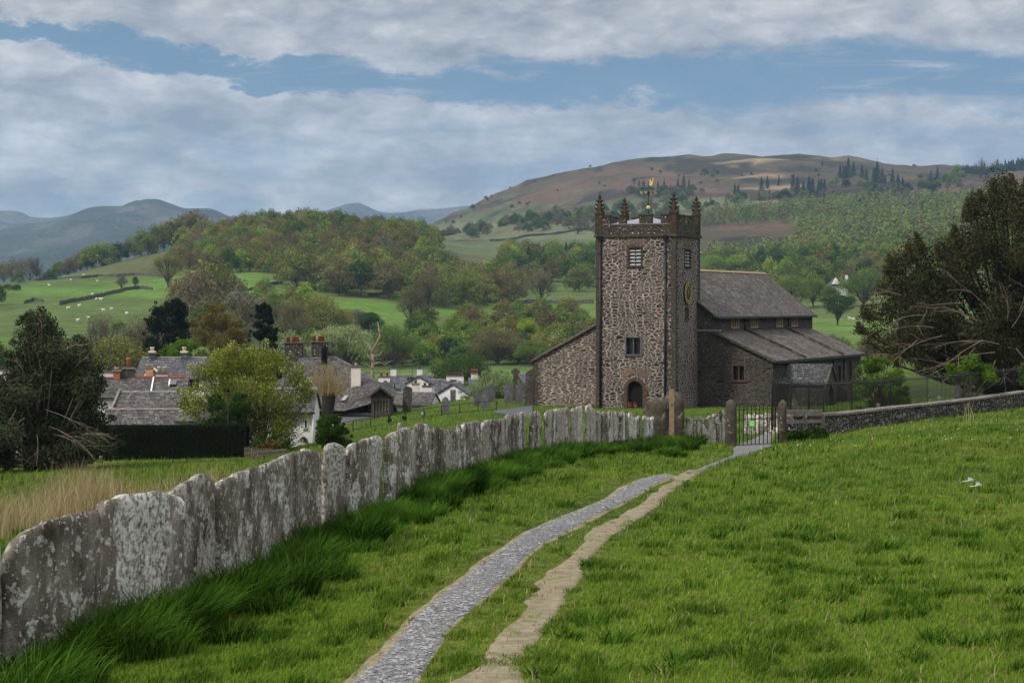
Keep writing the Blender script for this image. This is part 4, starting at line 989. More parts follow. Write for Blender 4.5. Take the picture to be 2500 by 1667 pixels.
# ---- rugged upright stones
def stone_post(name, label, cat, u0, u1, vt, Y, dep, m, round_=.12, seed=0, lean=0.0, vb=None, group=None):
    p = GY((u0+u1)/2, Y); w_ = (u1-u0)/F*Y; zt = (HV-vt)/F*Y; z0 = p.z - .3; nz = 18; nk = 20; V = []
    for j in range(nz+1):
        t = j/nz; z = z0+(zt-z0)*t
        sc = 1.0 if t < 1-round_ else math.sqrt(max(0.0, 1-((t-(1-round_))/round_)**2))*.9+.1
        for i in range(nk):
            a = 2*math.pi*i/nk; c, s = math.cos(a), math.sin(a)
            q = (abs(c)**5+abs(s)**5)**(-.2); r = q*sc*(1+(float(fbm(math.cos(a)*2.2+seed*5, z*2.8+math.sin(a)*2+seed, 4, 3))-.5)*.6)
            V.append((c*r*w_/2+lean*t*w_, s*r*dep/2, z-p.z))
    Q = [(j*nk+i, j*nk+(i+1) % nk, (j+1)*nk+(i+1) % nk, (j+1)*nk+i) for j in range(nz) for i in range(nk)]
    V.append((lean*w_, 0, zt-p.z)); me = bpy.data.meshes.new(name)
    me.from_pydata([tuple(map(float, v)) for v in V], [], [*Q, *[(nz*nk+i, nz*nk+(i+1) % nk, len(V)-1) for i in range(nk)]])
    me.polygons.foreach_set('use_smooth', [True]*len(me.polygons)); me.materials.append(MATS[m]); me.update()
    o = obj(name, me); o.location = p; setp(o, label, cat, group); return o
stone_post('standing_stone', 'wide dark lichen spotted standing stone at the end of the long slab fence', 'standing stone', 1572, 1632, 969, 79, .5, 'pillar_stone', .25, 3)
stone_post('standing_stone', 'tall rounded dark standing stone just behind the timber post', 'standing stone', 1622, 1670, 954, 80.2, .5, 'pillar_stone', .2, 8)
stone_post('gate_stone', 'left upright stone gatepost of the iron gate with pale lichened top', 'gatepost', 1772, 1796, 974, 76, .34, 'pillar_stone', .02, 5, group='stone gateposts')
stone_post('gate_stone', 'right upright stone gatepost of the iron gate beside the stone rail', 'gatepost', 1903, 1920, 975, 78, .34, 'pillar_stone', .02, 12, group='stone gateposts')
# timber post
p = GY(1640, 77.5); t = thing('timber_post', 'tall pale square timber waymark post against the dark standing stone', 'post', p)
zt = (HV-950)/F*77.5-p.z
MB().box(-.085, .075, -.08, .08, -.3, zt).build('post', MATS['timber'], t)
MB().box(.078, .1, -.05, .05, zt-.55, zt-.45).box(-.035, .03, -.092, -.082, zt-.62, zt-.50).build('waymark_disc', MATS['grey_timber'], t)
# boulder
p = GY(1662, 77); bo = stone_post('boulder', 'small pinkish boulder in the grass at the foot of the timber post', 'boulder', 1654, 1672, 1101, 76.5, .3, 'boulder_stone', .6, 4)
# ---- iron gate
YG = 77; gx0, gx1 = (1798-1250)/F*76.2, (1901-1250)/F*77.8; gp = Vector((gx0, 76.6, H1(gx0, 76.6)))
gate = thing('iron_gate', 'black iron bar gate across the path with a green notice', 'gate', gp)
L = gx1-gx0; Gd = lambda x, z: (x, x/L*1.0, z)
zbot = .03 + 0.02; ztop = 1.45
fr = MB().tube([Gd(.03, zbot), Gd(.03, 1.58)], .022, 6).tube([Gd(L-.03, zbot), Gd(L-.03, 1.5)], .022, 6)
for z in (zbot, .95): fr.tube([Gd(0, z), Gd(L, z)], .016, 5)
fr.tube([Gd(x, 1.30) for x in np.linspace(0, L, 8)], .014, 5).build('gate_frame', MATS['black_iron'], gate)
br = MB(); n = 11
for i in range(1, n):
    x = L*i/n; h = ztop+.06*math.sin(i*2.1); br.tube([Gd(x, zbot), Gd(x, h), Gd(x, h+.07)], [.016, .016, .002], 5)
br.build('gate_bars', MATS['black_iron'], gate)
sx = (1834-1250)/F*76.9-gx0; sg = MB().hexa([(sx-.13, sx/L-.03, .70), (sx+.13, sx/L-.03, .70), (sx+.13, sx/L-.02, .70), (sx-.13, sx/L-.02, .70)], [(sx-.13, sx/L-.03, .90), (sx+.13, sx/L-.03, .90), (sx+.13, sx/L-.02, .90), (sx-.13, sx/L-.02, .90)])
sgo = sg.build('sign', MATS['green_sign'], gate); setp(sgo, 'bright green notice plate')
ln = MB()
for z, w0, w1 in ((.86, -.09, .09), (.82, -.10, .04), (.78, -.10, .08), (.74, -.06, .10)): ln.box(sx+w0, sx+w1, sx/L-.034, sx/L-.031, z-.006, z+.006)
ln.build('sign_writing', MATS['white_paint'], sgo)
# ---- churchyard stone wall, its coping and railings
wu = [1921, 1965, 2008, 2043, 2110, 2203, 2290, 2377, 2440, 2500, 2620, 2760]; wy = [80, 83, 86, 89, 93, 99, 105, 110, 114, 118, 124, 130]
wt = [1010, 1009, 1009, 1007, 1000, 990, 981, 971, 962, 954, 940, 925]
base = GY(1921, 80); sw_ = thing('churchyard_wall', 'low dry stone churchyard wall with flat coping running right from the gate', 'wall', base)
body = MB(); cp = MB(); pts = []
for u_, y_, v_ in zip(wu, wy, wt):
    x = (u_-1250)/F*y_; pts.append((Vector((x, y_, (HV-v_)/F*y_)), H1(x, y_)-.35))
for i in range(len(pts)-1):
    (a, za_), (b, zb2) = pts[i], pts[i+1]; n_ = Vector((b.y-a.y, a.x-b.x, 0)).normalized()*.26
    f0, f1 = a+n_, b+n_; r0, r1 = a-n_, b-n_; dz = Vector((0, 0, -.09))
    body.hexa([(f0.x, f0.y, za_), (f1.x, f1.y, zb2), (r1.x, r1.y, zb2), (r0.x, r0.y, za_)], [f0+dz, f1+dz, r1+dz, r0+dz])
    m = n_*1.25; N2 = max(1, int((b-a).length/1.1))
    for q in range(N2):
        t0, t1 = q/N2, (q+.985)/N2; c0, c1 = a.lerp(b, t0), a.lerp(b, t1); jz = Vector((0, 0, R.uniform(-.012, .018)))
        cp.hexa([c0+m+dz, c1+m+dz, c1-m+dz, c0-m+dz], [c0+m+jz, c1+m+jz, c1-m+jz, c0-m+jz])
body.build('wall', MATS['field_stone'], sw_, base); cp.build('coping', MATS['coping_slate'], sw_, base)
rl = thing('iron_railing', 'long black iron railing standing behind the churchyard wall in front of the yew', 'railing', base)
def railpt(i, f): 
    a, b = pts[i][0], pts[i+1][0]; c = a.lerp(b, f); n_ = Vector((b.y-a.y, a.x-b.x, 0)).normalized()*-.55; return c+n_
for i in range(0, len(pts)-1):
    a, b = railpt(i, 0), railpt(i, 1); pn = MB(); hz_ = 1.22 + .0*i
    pn.tube([a+Vector((0,0,hz_-.08)), b+Vector((0,0,hz_-.08))], .026, 5).tube([a+Vector((0,0,-.1)), b+Vector((0,0,-.1))], .022, 5)
    n = int((b-a).length/.2)
    for q in range(1, n):
        c = a.lerp(b, q/n); pn.tube([c+Vector((0,0,-.5)), c+Vector((0,0,hz_)), c+Vector((0,0,hz_+.07))], [.013, .013, .003], 5)
    pn.build('railing_panel', MATS['black_iron'], rl, base)
    MB().tube([a+Vector((0,0,-.6)), a+Vector((0,0,hz_+.02)), a+Vector((0,0,hz_+.1))], [.028, .028, .004], 6).build('post', MATS['black_iron'], rl, base)
# stone rail in front of the porch end of the wall
rp = GY(1925, 79); sr = thing('stone_rail', 'two weathered stone rails fixed beside the right gatepost', 'rail', rp)
for v_, h in ((1012, .16), (1034, .13)):
    a = P(1918, v_, 78.6); b = P(2008, v_-2, 84.5); q = MB(); o1 = Vector((0, .14, 0)); zz_ = Vector((0, 0, h))
    q.hexa([a, b, b+o1, a+o1], [a+zz_, b+zz_, b+o1+zz_, a+o1+zz_]); q.build('rail', MATS['coping_slate'], sr, rp)
for u_, y_ in ((1962, 81.6), (2006, 84.5)):
    a = GY(u_, y_); q = MB().box(a.x-.12, a.x+.12, a.y-.1, a.y+.1, a.z-.2, (HV-1010)/F*y_); q.build('upright', MATS['coping_slate'], sr, rp)
# ---- lane-side handrail on the lawn
hp = [(862, 1041), (905, 1036.5), (948.5, 1032), (991, 1027), (1035, 1022.5), (1078, 1017), (1122.5, 1013), (1167, 1007), (1211.7, 1003)]
hb = [P(u_, v_, y_) for (u_, v_), y_ in zip(hp, np.linspace(140, 160, 9))]
hb = [Vector((q.x, q.y, H1(q.x, q.y))) for q in hb]
hr = thing('handrail', 'low black iron handrail crossing the churchyard lawn', 'railing', hb[0]); hh_ = .66
for i, q in enumerate(hb): MB().box(q.x-.03, q.x+.03, q.y-.03, q.y+.03, q.z-.2, q.z+hh_+.015).build('post', MATS['black_iron'], hr, hb[0])
tr = MB(); lr = MB()
ext = [Vector((hb[0].x-2.2, hb[0].y-1.6, H1(hb[0].x-2.2, hb[0].y-1.6)))]+hb
for i in range(len(ext)-1):
    tr.tube([ext[i]+Vector((0,0,hh_)), ext[i+1]+Vector((0,0,hh_))], .026, 5)
    if i: lr.tube([ext[i]+Vector((0,0,.06)), ext[i+1]+Vector((0,0,.06))], .018, 5)
tr.build('top_rail', MATS['black_iron'], hr, hb[0]); lr.build('bottom_rail', MATS['black_iron'], hr, hb[0])
# ---- gravestones
def gravestone(label, u, vb, wpx, hpx, Y, style='round', m='gravestone', lean=0.0, th=.12):
    x = (u-1250)/F*Y; p = Vector((x, Y, H1(x, Y))); zt = (HV-(vb-hpx))/F*Y - p.z; w_ = wpx/F*Y/2
    if style == 'round': pr_ = [(-w_, -.3), (w_, -.3), (w_, zt-w_*.8)]+[(w_*math.cos(t), zt-w_*.8+w_*.8*math.sin(t)) for t in np.linspace(.15, math.pi-.15, 9)]+[(-w_, zt-w_*.8)]
    elif style == 'point': pr_ = [(-w_, -.3), (w_, -.3), (w_, zt-w_*1.1), (w_*.6, zt-w_*.4), (0, zt), (-w_*.6, zt-w_*.4), (-w_, zt-w_*1.1)]
    elif style == 'shoulder': pr_ = [(-w_, -.3), (w_, -.3), (w_, zt-w_*.7), (w_*.7, zt-w_*.7)]+[(w_*.7*math.cos(t), zt-w_*.7+w_*.7*math.sin(t)) for t in np.linspace(.2, math.pi-.2, 7)]+[(-w_*.7, zt-w_*.7), (-w_, zt-w_*.7)]
    else: pr_ = [(-w_, -.3), (w_, -.3), (w_*1.02, zt-.02), (-w_, zt)]
    g_ = MB().prism([(a, -th/2, b) for a, b in pr_], (0, th, 0)); o = g_.build('gravestone', MATS[m]); o.location = p; o.rotation_euler = (0, lean, R.uniform(-.2, .2))
    return setp(o, label, 'gravestone', 'gravestones in the churchyard')
gravestone('tall broad round topped gravestone with a dark face, left of the stone cross', 1241, 974, 21, 39, 178)
gravestone('narrower round topped gravestone just right of the stone cross', 1268, 973, 18, 38, 178)
gravestone('round topped gravestone in front of the pale green shrub', 1199, 972, 18, 35, 181)
gravestone('low square gravestone left of a taller shouldered one', 1164.6, 982, 17, 28, 172, 'square')
gravestone('shouldered gravestone overlapping the low square one', 1183.6, 990, 19, 37, 166, 'shoulder')
gravestone('pointed gravestone standing behind the handrail in mid lawn', 1087.5, 1004, 18, 36, 158, 'point')
gravestone('ragged lichen crusted leaning gravestone at the lawn edge', 993, 987, 22, 44, 176, 'round', 'quoin_stone', .05)
gravestone('small narrow gravestone at the foot of the dark timber gable', 906, 992, 15, 31, 178, 'round')
gravestone('dark narrow gravestone before the white cottage end', 1106, 977, 13, 26, 186, 'square')
gravestone('pointed dark gravestone between railing and porch wall', 1938, 1003, 20, 32, 118, 'point', 'gravestone')
gravestone('small pale marker stone behind the churchyard wall', 2144, 1000, 9, 16, 99, 'square', 'coping_slate')
gravestone('small pale lichened stone near the big yew behind the railings', 2293, 982, 9, 16, 108, 'shoulder', 'coping_slate')
gravestone('slender grey gravestone under the leafy shrub at the yew', 2338, 972, 13, 32, 112, 'square')
# celtic cross
p = GY(1258.5, 183); t = thing('stone_cross', 'tall dark wheel headed stone cross beside the church corner', 'cross', p); s = 1/F*183
zt = (HV-899)/F*183-p.z
MB().hexa([(-.22,-.15,-.2),(.22,-.15,-.2),(.22,.15,-.2),(-.22,.15,-.2)], [(-.13,-.1,zt-.55),(.13,-.1,zt-.55),(.13,.1,zt-.55),(-.13,.1,zt-.55)]).build('shaft', MATS['quoin_stone'], t)
hd = MB().box(-.12, .12, -.1, .1, zt-.55, zt).box(-.36, -.12, -.1, .1, zt-.42, zt-.2).box(.12, .36, -.1, .1, zt-.42, zt-.2)
rg_ = [(math.cos(a), math.sin(a)) for a in np.linspace(0, 2*math.pi, 21)]
hd.tube([(c*.27, 0, zt-.31+s_*.27) for c, s_ in rg_], .05, 5, False); hd.box(-.2, .2, -.14, .14, zt-.95, zt-.62)
hd.build('cross_head', MATS['quoin_stone'], t)
# floodlight, white noticeboard
p = GY(1032, 154); t = thing('floodlight', 'small dark floodlight box on the churchyard lawn', 'floodlight', p)
MB().box(-.17, .17, -.1, .12, .12, .42).build('housing', MATS['black_iron'], t); MB().box(-.04, .04, -.04, .04, -.05, .12).build('stake', MATS['black_iron'], t); MB().box(-.13, .13, -.125, -.103, .16, .38).build('lens', MATS['louvre_slate'], t)
p = GY(822, 128); t = thing('notice_board', 'tilted white board at the left end of the churchyard lawn', 'sign', p)
z0 = (HV-1030)/F*128-p.z
MB().hexa([(-.18,0,z0),(.10,0,z0),(.10,.03,z0),(-.18,.03,z0)], [(-.2,.18,z0+.33),(.2,.18,z0+.33),(.2,.21,z0+.33),(-.2,.21,z0+.33)]).build('board', MATS['white_paint'], t)
MB().box(-.1, -.05, .03, .07, -.3, z0+.1).box(.03, .08, .03, .07, -.3, z0+.1).build('leg', MATS['grey_timber'], t)
# feathers on the grass
for u_, v_, lab in ((2362, 1184, 'left one of the two white feathers lying on the field grass'), (2381, 1196, 'right one of the two white feathers lying on the field grass')):
    p = G(u_, v_); f_ = MB()
    for k in range(9):
        a = -1.2+k*.3; f_.poly([(0, 0, .07), (.10*math.cos(a)-.01, .05*math.sin(a), .08+.01*k % 3), (.11*math.cos(a)+.02, .06*math.sin(a)+.02, .075)])
    f_.tube([(-.1, 0, .06), (0, 0, .075), (.12, .02, .1)], .006, 4)
    o = f_.build('feather', MATS['feather']); o.location = p; setp(o, lab, 'feather', 'white feathers on the grass')
# ================================================================= trees and shrubs
def unit(v): return v / np.maximum(np.linalg.norm(v, axis=-1, keepdims=True), 1e-9)
def leaf_quads(c, size, nrm, rng, aspect=.6):
    n = len(c); r = rng.normal(size=(n, 3)); t = unit(np.cross(nrm, r)); b = np.cross(nrm, t)
    s = np.asarray(size).reshape(-1, 1) * np.ones((n, 1)); a = s * aspect
    bend = nrm * s * .12
    V = np.stack([c - t * s, c - b * a + bend, c + t * s, c + b * a + bend], 1).reshape(-1, 3)
    return V, np.arange(4 * n).reshape(-1, 4)
def tubes_np(paths, rads, k=5):
    V = []; Q = []; base = 0
    for p, r in zip(paths, rads):
        p = np.asarray(p, float); m = len(p); t = unit(np.gradient(p, axis=0)); x = unit(np.cross(t, [.13, .31, .2] if abs(t[0][2]) > .7 else [.1, .2, .95])); y = np.cross(t, x)
        a = np.linspace(0, 2 * np.pi, k, endpoint=False)
        ring = p[:, None, :] + (x[:, None, :] * np.cos(a)[None, :, None] + y[:, None, :] * np.sin(a)[None, :, None]) * np.asarray(r)[:, None, None]
        V.append(ring.reshape(-1, 3)); i = np.arange(m - 1)[:, None] * k; j = np.arange(k)[None, :]; j2 = (j + 1) % k
        Q.append((np.stack([i + j, i + j2, i + k + j2, i + k + j], -1)).reshape(-1, 4) + base); base += m * k
    return np.concatenate(V), np.concatenate(Q)
def bez(a, b, c, n=5):
    t = np.linspace(0, 1, n)[:, None]; return (1 - t) ** 2 * a + 2 * t * (1 - t) * b + t ** 2 * c
def skeleton(rng, H, cl, rc, th, tr, twigs=3, twr=.02):
    """trunk to th, limbs to every clump centre, a few twigs in each"""
    top = np.array([rng.normal() * .03 * H, rng.normal() * .03 * H, H * .72]); P_ = [bez(np.zeros(3) + [0, 0, -.3], np.array([0, 0, th]), top, 7)]; R_ = [np.linspace(tr, tr * .25, 7)]
    for c, r in zip(cl, rc):
        f = rng.uniform(.15, .75); i = f * 6; k = int(i); s = P_[0][k] * (1 - i + k) + P_[0][min(k + 1, 6)] * (i - k)
        if s[2] < th * .7: s = s + [0, 0, 0]
        mid = (s + c) / 2 + [0, 0, -.08 * H if c[2] < H * .6 else .02 * H]; r0 = tr * (1 - f) * .55 + tr * .06
        limb = bez(s, mid, c, 5); P_.append(limb); R_.append(np.linspace(r0, r0 * .3, 5))
        for _ in range(twigs):
            e = c + unit(rng.normal(size=3)) * r * rng.uniform(.7, 1.15) + [0, 0, r * .15]; q = limb[rng.randint(2, 5)]
            P_.append(bez(q, (q + e) / 2 + rng.normal(size=3) * r * .12, e, 4)); R_.append(np.linspace(max(r0 * .28, twr), twr * .4, 4))
    return P_, R_
def proto(seed, H=12, Rr=6, base=.22, K=26, nl=2600, ls=.30, style='oak', twigs=3, leafy=1.0, k=5, tr=None, low=0.0):
    rng = np.random.RandomState(seed); tr = tr or H * .025
    cl = []; rc = []
    for i in range(K):
        d = unit(rng.normal(size=3)); d[2] = abs(d[2]) * 1.4 - .35 - low; rad = rng.uniform(.45, .86) ** .7
        z = H * (base + (1 - base) * .47); c = np.array([d[0] * Rr, d[1] * Rr, d[2] * H * (1 - base) * .55]) * rad
        if style == 'birch': c[:2] *= .8 * (1 - .4 * c[2] / H)
        cl.append(c + [0, 0, z]); rc.append(Rr * rng.uniform(.22, .40))
    cl.append(np.array([0, 0, H * .88])); rc.append(Rr * .35)
    cl = np.array(cl); rc = np.array(rc)
    pr = rc ** 2 / np.sum(rc ** 2); ci = rng.choice(len(cl), nl, p=pr); d = unit(rng.normal(size=(nl, 3)))
    rad = rng.uniform(.35, 1.08, nl) ** .55; c = cl[ci] + d * (rc[ci] * rad)[:, None] * [1, 1, .8]
    hol = rng.uniform(size=nl) < leafy; c, d, ci = c[hol], d[hol], ci[hol]
    tint = np.clip(rng.normal(.45, .16, len(c)) + (rng.uniform(-.22, .22, len(cl)))[ci], 0, 1)
    nrm = unit(d * .8 + rng.normal(size=d.shape) * .55 + [0, 0, .35])
    LV, LQ = leaf_quads(c, ls * rng.uniform(.6, 1.35, len(c)), nrm, rng)
    P_, R_ = skeleton(rng, H, cl, rc, H * base, tr, twigs, .02 * H / 12)
    TV, TQ = tubes_np(P_, R_, k)
    return (TV, TQ), (LV, LQ, tint)
def conifer(seed, H=14, Rr=2.6, nl=1500, ls=.3, k=5):
    rng = np.random.RandomState(seed); t = rng.uniform(.04, 1, nl) ** .8; z = H * (1 - t) * .94 + .3
    lay = .75 + .25 * np.sin(z * 5.2 + rng.normal() * 2); ang = rng.uniform(0, 6.283, nl); rr = Rr * t * (.55 + .45 * rng.uniform(size=nl) ** .5) * lay * (1 + .25 * np.sin(ang * 3 + z))
    c = np.stack([np.cos(ang) * rr, np.sin(ang) * rr, z - rr * .22], -1); c = np.concatenate([c, [[0, 0, H], [0, 0, H * .985]]])
    d = np.stack([np.cos(ang), np.sin(ang), np.full(nl, .35)], -1); d = np.concatenate([d, [[1, 0, 0], [0, 1, 0]]])
    LV, LQ = leaf_quads(c, ls * rng.uniform(.6, 1.3, len(c)), unit(d + rng.normal(size=d.shape) * .45), rng, .45)
    TV, TQ = tubes_np([np.array([[0, 0, -.3], [0, 0, H * .5], [0, 0, H * .97]])], [np.array([H * .016, H * .01, .02])], k)
    return (TV, TQ), (LV, LQ, rng.uniform(0, 1, len(c)))
def far_mesh(name, pr, leaf='wood_leaf', bark='bark'):
    (TV, TQ), (LV, LQ, ti) = pr
    me = npmesh(name, np.concatenate([TV, LV]), np.concatenate([TQ, LQ + len(TV)]), None, False, {'tint': np.concatenate([np.full(len(TQ), .3), ti])})
    me.materials.append(MATS[bark]); me.materials.append(MATS[leaf])
    me.polygons.foreach_set('material_index', np.concatenate([np.zeros(len(TQ), np.int32), np.ones(len(LQ), np.int32)])); me.update(); return me
FARD = [far_mesh('broadleaf_tree', proto(100 + i, 12, R.uniform(5.4, 6.8), R.uniform(.03, .09), 30, 2400, .36, twigs=1, k=3, tr=.2, low=.35)) for i in range(6)]
FARB = [far_mesh('budding_tree', proto(200 + i, 13, R.uniform(5.4, 6.6), .08, 32, 2600, .28, twigs=3, k=3, tr=.2, low=.3)) for i in range(5)]
BIR = [far_mesh('birch_tree', proto(300 + i, 11, 3.4, .08, 16, 800, .38, 'birch', twigs=1, k=3, tr=.12, low=.3), bark='pale_bark') for i in range(4)]
SPR = [far_mesh('spruce_tree', conifer(400 + i, 15, R.uniform(3.4, 4.6), 1100, .45, 3), bark='dark_bark') for i in range(3)]
BARE = [far_mesh('bare_tree', proto(500 + i, 12, 5, .25, 26, 500, .16, twigs=10, k=3)) for i in range(2)]
MIDD = [proto(600 + i, 12, [5.6, 6.6, 4.6][i], .18, 34, 9000, .17, twigs=4, k=4) for i in range(3)]
MIDB = [proto(620 + i, 12, [6.0, 5.0][i], .22, 36, 6500, .12, twigs=9, k=4) for i in range(2)]
MIDD = [(npmesh('trunk', *p[0], MATS['bark'], True), npmesh('crown', p[1][0], p[1][1], MATS['wood_leaf'], False, {'tint': p[1][2]})) for p in MIDD]
MIDB = [(npmesh('trunk', *p[0], MATS['bark'], True), npmesh('crown', p[1][0], p[1][1], MATS['wood_leaf'], False, {'tint': p[1][2]})) for p in MIDB]
PAL = {'bright': (.20, .30, .036), 'green': (.125, .195, .036), 'deep': (.058, .105, .026), 'olive': (.185, .195, .048), 'brown': (.160, .145, .066),
       'rust': (.19, .165, .058), 'pale': (.24, .31, .15), 'spruce': (.020, .042, .028), 'birch': (.18, .25, .060), 'grey': (.18, .165, .115)}
WORD = {'bright': 'fresh bright green', 'green': 'mid green', 'deep': 'deep green', 'olive': 'olive green', 'brown': 'brown budding', 'rust': 'rusty budding', 'pale': 'pale silvery green', 'spruce': 'dark', 'birch': 'light green', 'grey': 'grey twiggy'}
def far(kind, p, h, col, label, group, wide=1.0, nm=None):
    lst = {'d': FARD, 'b': FARB, 'i': BIR, 's': SPR, 'x': BARE}[kind]; me = R.choice(lst); hb = {'d': 12, 'b': 13, 'i': 11, 's': 15, 'x': 12}[kind]
    o = obj(nm if nm and kind in 'db' else me.name.split('.')[0], me); o.location = (p[0], p[1], p[2] - .1); s = h / hb; o.scale = (s * wide, s * wide, s); o.rotation_euler = (0, 0, R.uniform(0, 6.28))
    c = PAL[col]; j = R.uniform(.85, 1.18); o.color = (c[0] * j * R.uniform(.92, 1.1), c[1] * j, c[2] * j, 1)
    return setp(o, label, {'s': 'conifer'}.get(kind, 'tree'), group)
def mid(kind, u, vb, vt, Y, col, label, wide=1.0, i=0, group=None):
    """a nearer tree with trunk and crown parts; vb/vt rows of foot (None: the ground) and top"""
    p = GY(u, Y); h = (HV - vt) / F * Y - p.z; tr_, cr_ = (MIDD if kind == 'd' else MIDB)[i]; s = h / 12.6
    t = thing('broadleaf_tree' if kind == 'd' else 'budding_tree', label, 'tree', p, group, R.uniform(0, 6.28)); t.scale = (s * wide, s * wide, s)
    obj('trunk', tr_, t); c = obj('crown', cr_, t); q = PAL[col]; c.color = (*q, 1); return t
def inpoly(u, y, poly):
    ins = False; n = len(poly)
    for i in range(n):
        (x1, y1), (x2, y2) = poly[i], poly[(i + 1) % n]
        if (y1 > y) != (y2 > y) and u < (x2 - x1) * (y - y1) / (y2 - y1) + x1: ins = not ins
    return ins
def scatter(poly, sp, tries=6000, maxn=400, excl=None, yvar=0):
    us_ = [p[0] for p in poly]; ys_ = [p[1] for p in poly]; out = []; cell = {}
    for _ in range(tries):
        Y = R.uniform(min(ys_), max(ys_)); u = R.uniform(min(us_), max(us_))
        if not inpoly(u, Y, poly): continue
        X = (u - 1250) / F * Y; key = (int(X // sp), int(Y // sp)); bad = False
        for a in (-1, 0, 1):
            for b in (-1, 0, 1):
                for q in cell.get((key[0] + a, key[1] + b), ()):
                    if (q[0] - X) ** 2 + (q[1] - Y) ** 2 < sp * sp: bad = True
        if bad: continue
        z = H1(X, Y); v = HV - z / Y * F
        if excl and excl(u, v, Y): continue
        cell.setdefault(key, []).append((X, Y)); out.append((X, Y, z, u, v))
        if len(out) >= maxn: break
    return out
def plant(poly, sp, kinds, hr, where, group, wide=1.0, tries=6000, maxn=400, excl=None, name=None):
    pts_ = sorted(scatter(poly, sp, tries, maxn, excl), key=lambda q: q[1])
    for X, Y, z, u, v in pts_:
        kd, col, w_ = R.choices(kinds, [k_[2] for k_ in kinds])[0]
        nm = {'d': 'tree', 'b': 'tree', 'i': 'birch', 's': 'spruce', 'x': 'bare tree'}[kd]
        far(kd, (X, Y, z), R.uniform(*hr), col, f'{WORD[col]} {nm} {where}', f'{WORD[col]} {nm}s {where}', wide * R.uniform(.85, 1.15), name)
    return pts_
MIX = [('d', 'green', 1), ('d', 'birch', 1.5), ('b', 'brown', 4), ('b', 'olive', 4), ('d', 'olive', 3), ('d', 'green', 2), ('b', 'rust', 1.5), ('d', 'bright', 1), ('d', 'deep', .5), ('b', 'grey', .6)]
plant([(450,1340),(475,1180),(520,1090),(600,1010),(690,1000),(700,1080),(1000,1080),(1100,1150),(1060,1345)], 8.2, MIX, (10, 14), 'in the wood covering the round hill', None, maxn=230)
plant([(425,1075),(520,1000),(600,1005),(470,1180),(445,1325)], 10, MIX, (9, 13), 'in the wood edge running down the left of the round hill', None, maxn=45, name='wood_tree')
plant([(615,760),(700,740),(760,840),(640,880)], 14, MIX, (6, 9), 'scattered over the rough bank below the round hill', None, maxn=12, name='wood_tree')
plant([(130,445),(420,445),(420,520),(120,520)], 6, MIX, (4, 7), 'in the scrub behind the left cottages', None, 1.1, maxn=34, name='scrub_tree')
plant([(700,905),(760,890),(960,900),(1000,870),(1080,865),(1230,900),(1280,1030),(1180,1090),(980,1075),(700,1070)], 9.5, MIX, (13, 18), 'in the oakwood at the foot of the round hill', None, 1.05, maxn=95, name='oak_tree')
plant([(1225,1080),(1460,1060),(1460,1480),(1240,1500)], 15, [('d','green',3),('d','deep',2),('d','bright',1.5),('b','brown',2),('d','olive',2),('s','spruce',.8)], (11, 16), 'on the slope left of the tower', None, maxn=60)
plant([(1060,2050),(1460,1850),(1700,2250),(1700,2650),(1500,2550),(1300,2420),(1120,2700),(1040,2500)], 15, [('d','deep',3),('b','brown',2.5),('d','green',1.5),('b','grey',1)], (9, 13), 'on the lower fell left of the tower', None, 1.1, maxn=150, name='fell_tree')
plant([(690,598),(1400,598),(1400,660),(690,655)], 6.2, [('d','green',3),('d','pale',1.5),('d','olive',2),('b','brown',2),('d','deep',2),('d','bright',.8)], (6, 9.5), 'in the belt of trees across the valley floor', None, 1.15, maxn=75, name='valley_tree')  # mixed broadleaf trees of the belt, no species known
plant([(1010,670),(1460,670),(1460,800),(1010,760)], 8, [('d','green',3),('d','olive',3),('b','brown',3),('d','deep',1.5)], (7, 11), 'behind the valley floor trees', None, 1.15, maxn=40)
plant([(1740,960),(2330,900),(2400,1330),(1740,1330)], 11, [('d','green',4),('d','deep',3),('d','olive',2),('b','brown',1.5),('d','bright',1.5),('s','spruce',.6)], (9, 14), 'at the wooded foot of the fell behind the nave', None, maxn=130, name='fell_foot_tree', excl=lambda u, v, Y: 2005 < u < 2080 and Y < 960)  # mixed trees of the fell foot; their broadleaf species is not known
plant([(2030,430),(2300,430),(2300,500),(2010,480)], 5, [('b','brown',2),('d','olive',2),('b','grey',2)], (3.5, 5.5), 'in the scrub beyond the churchyard', None, 1.3, maxn=24)
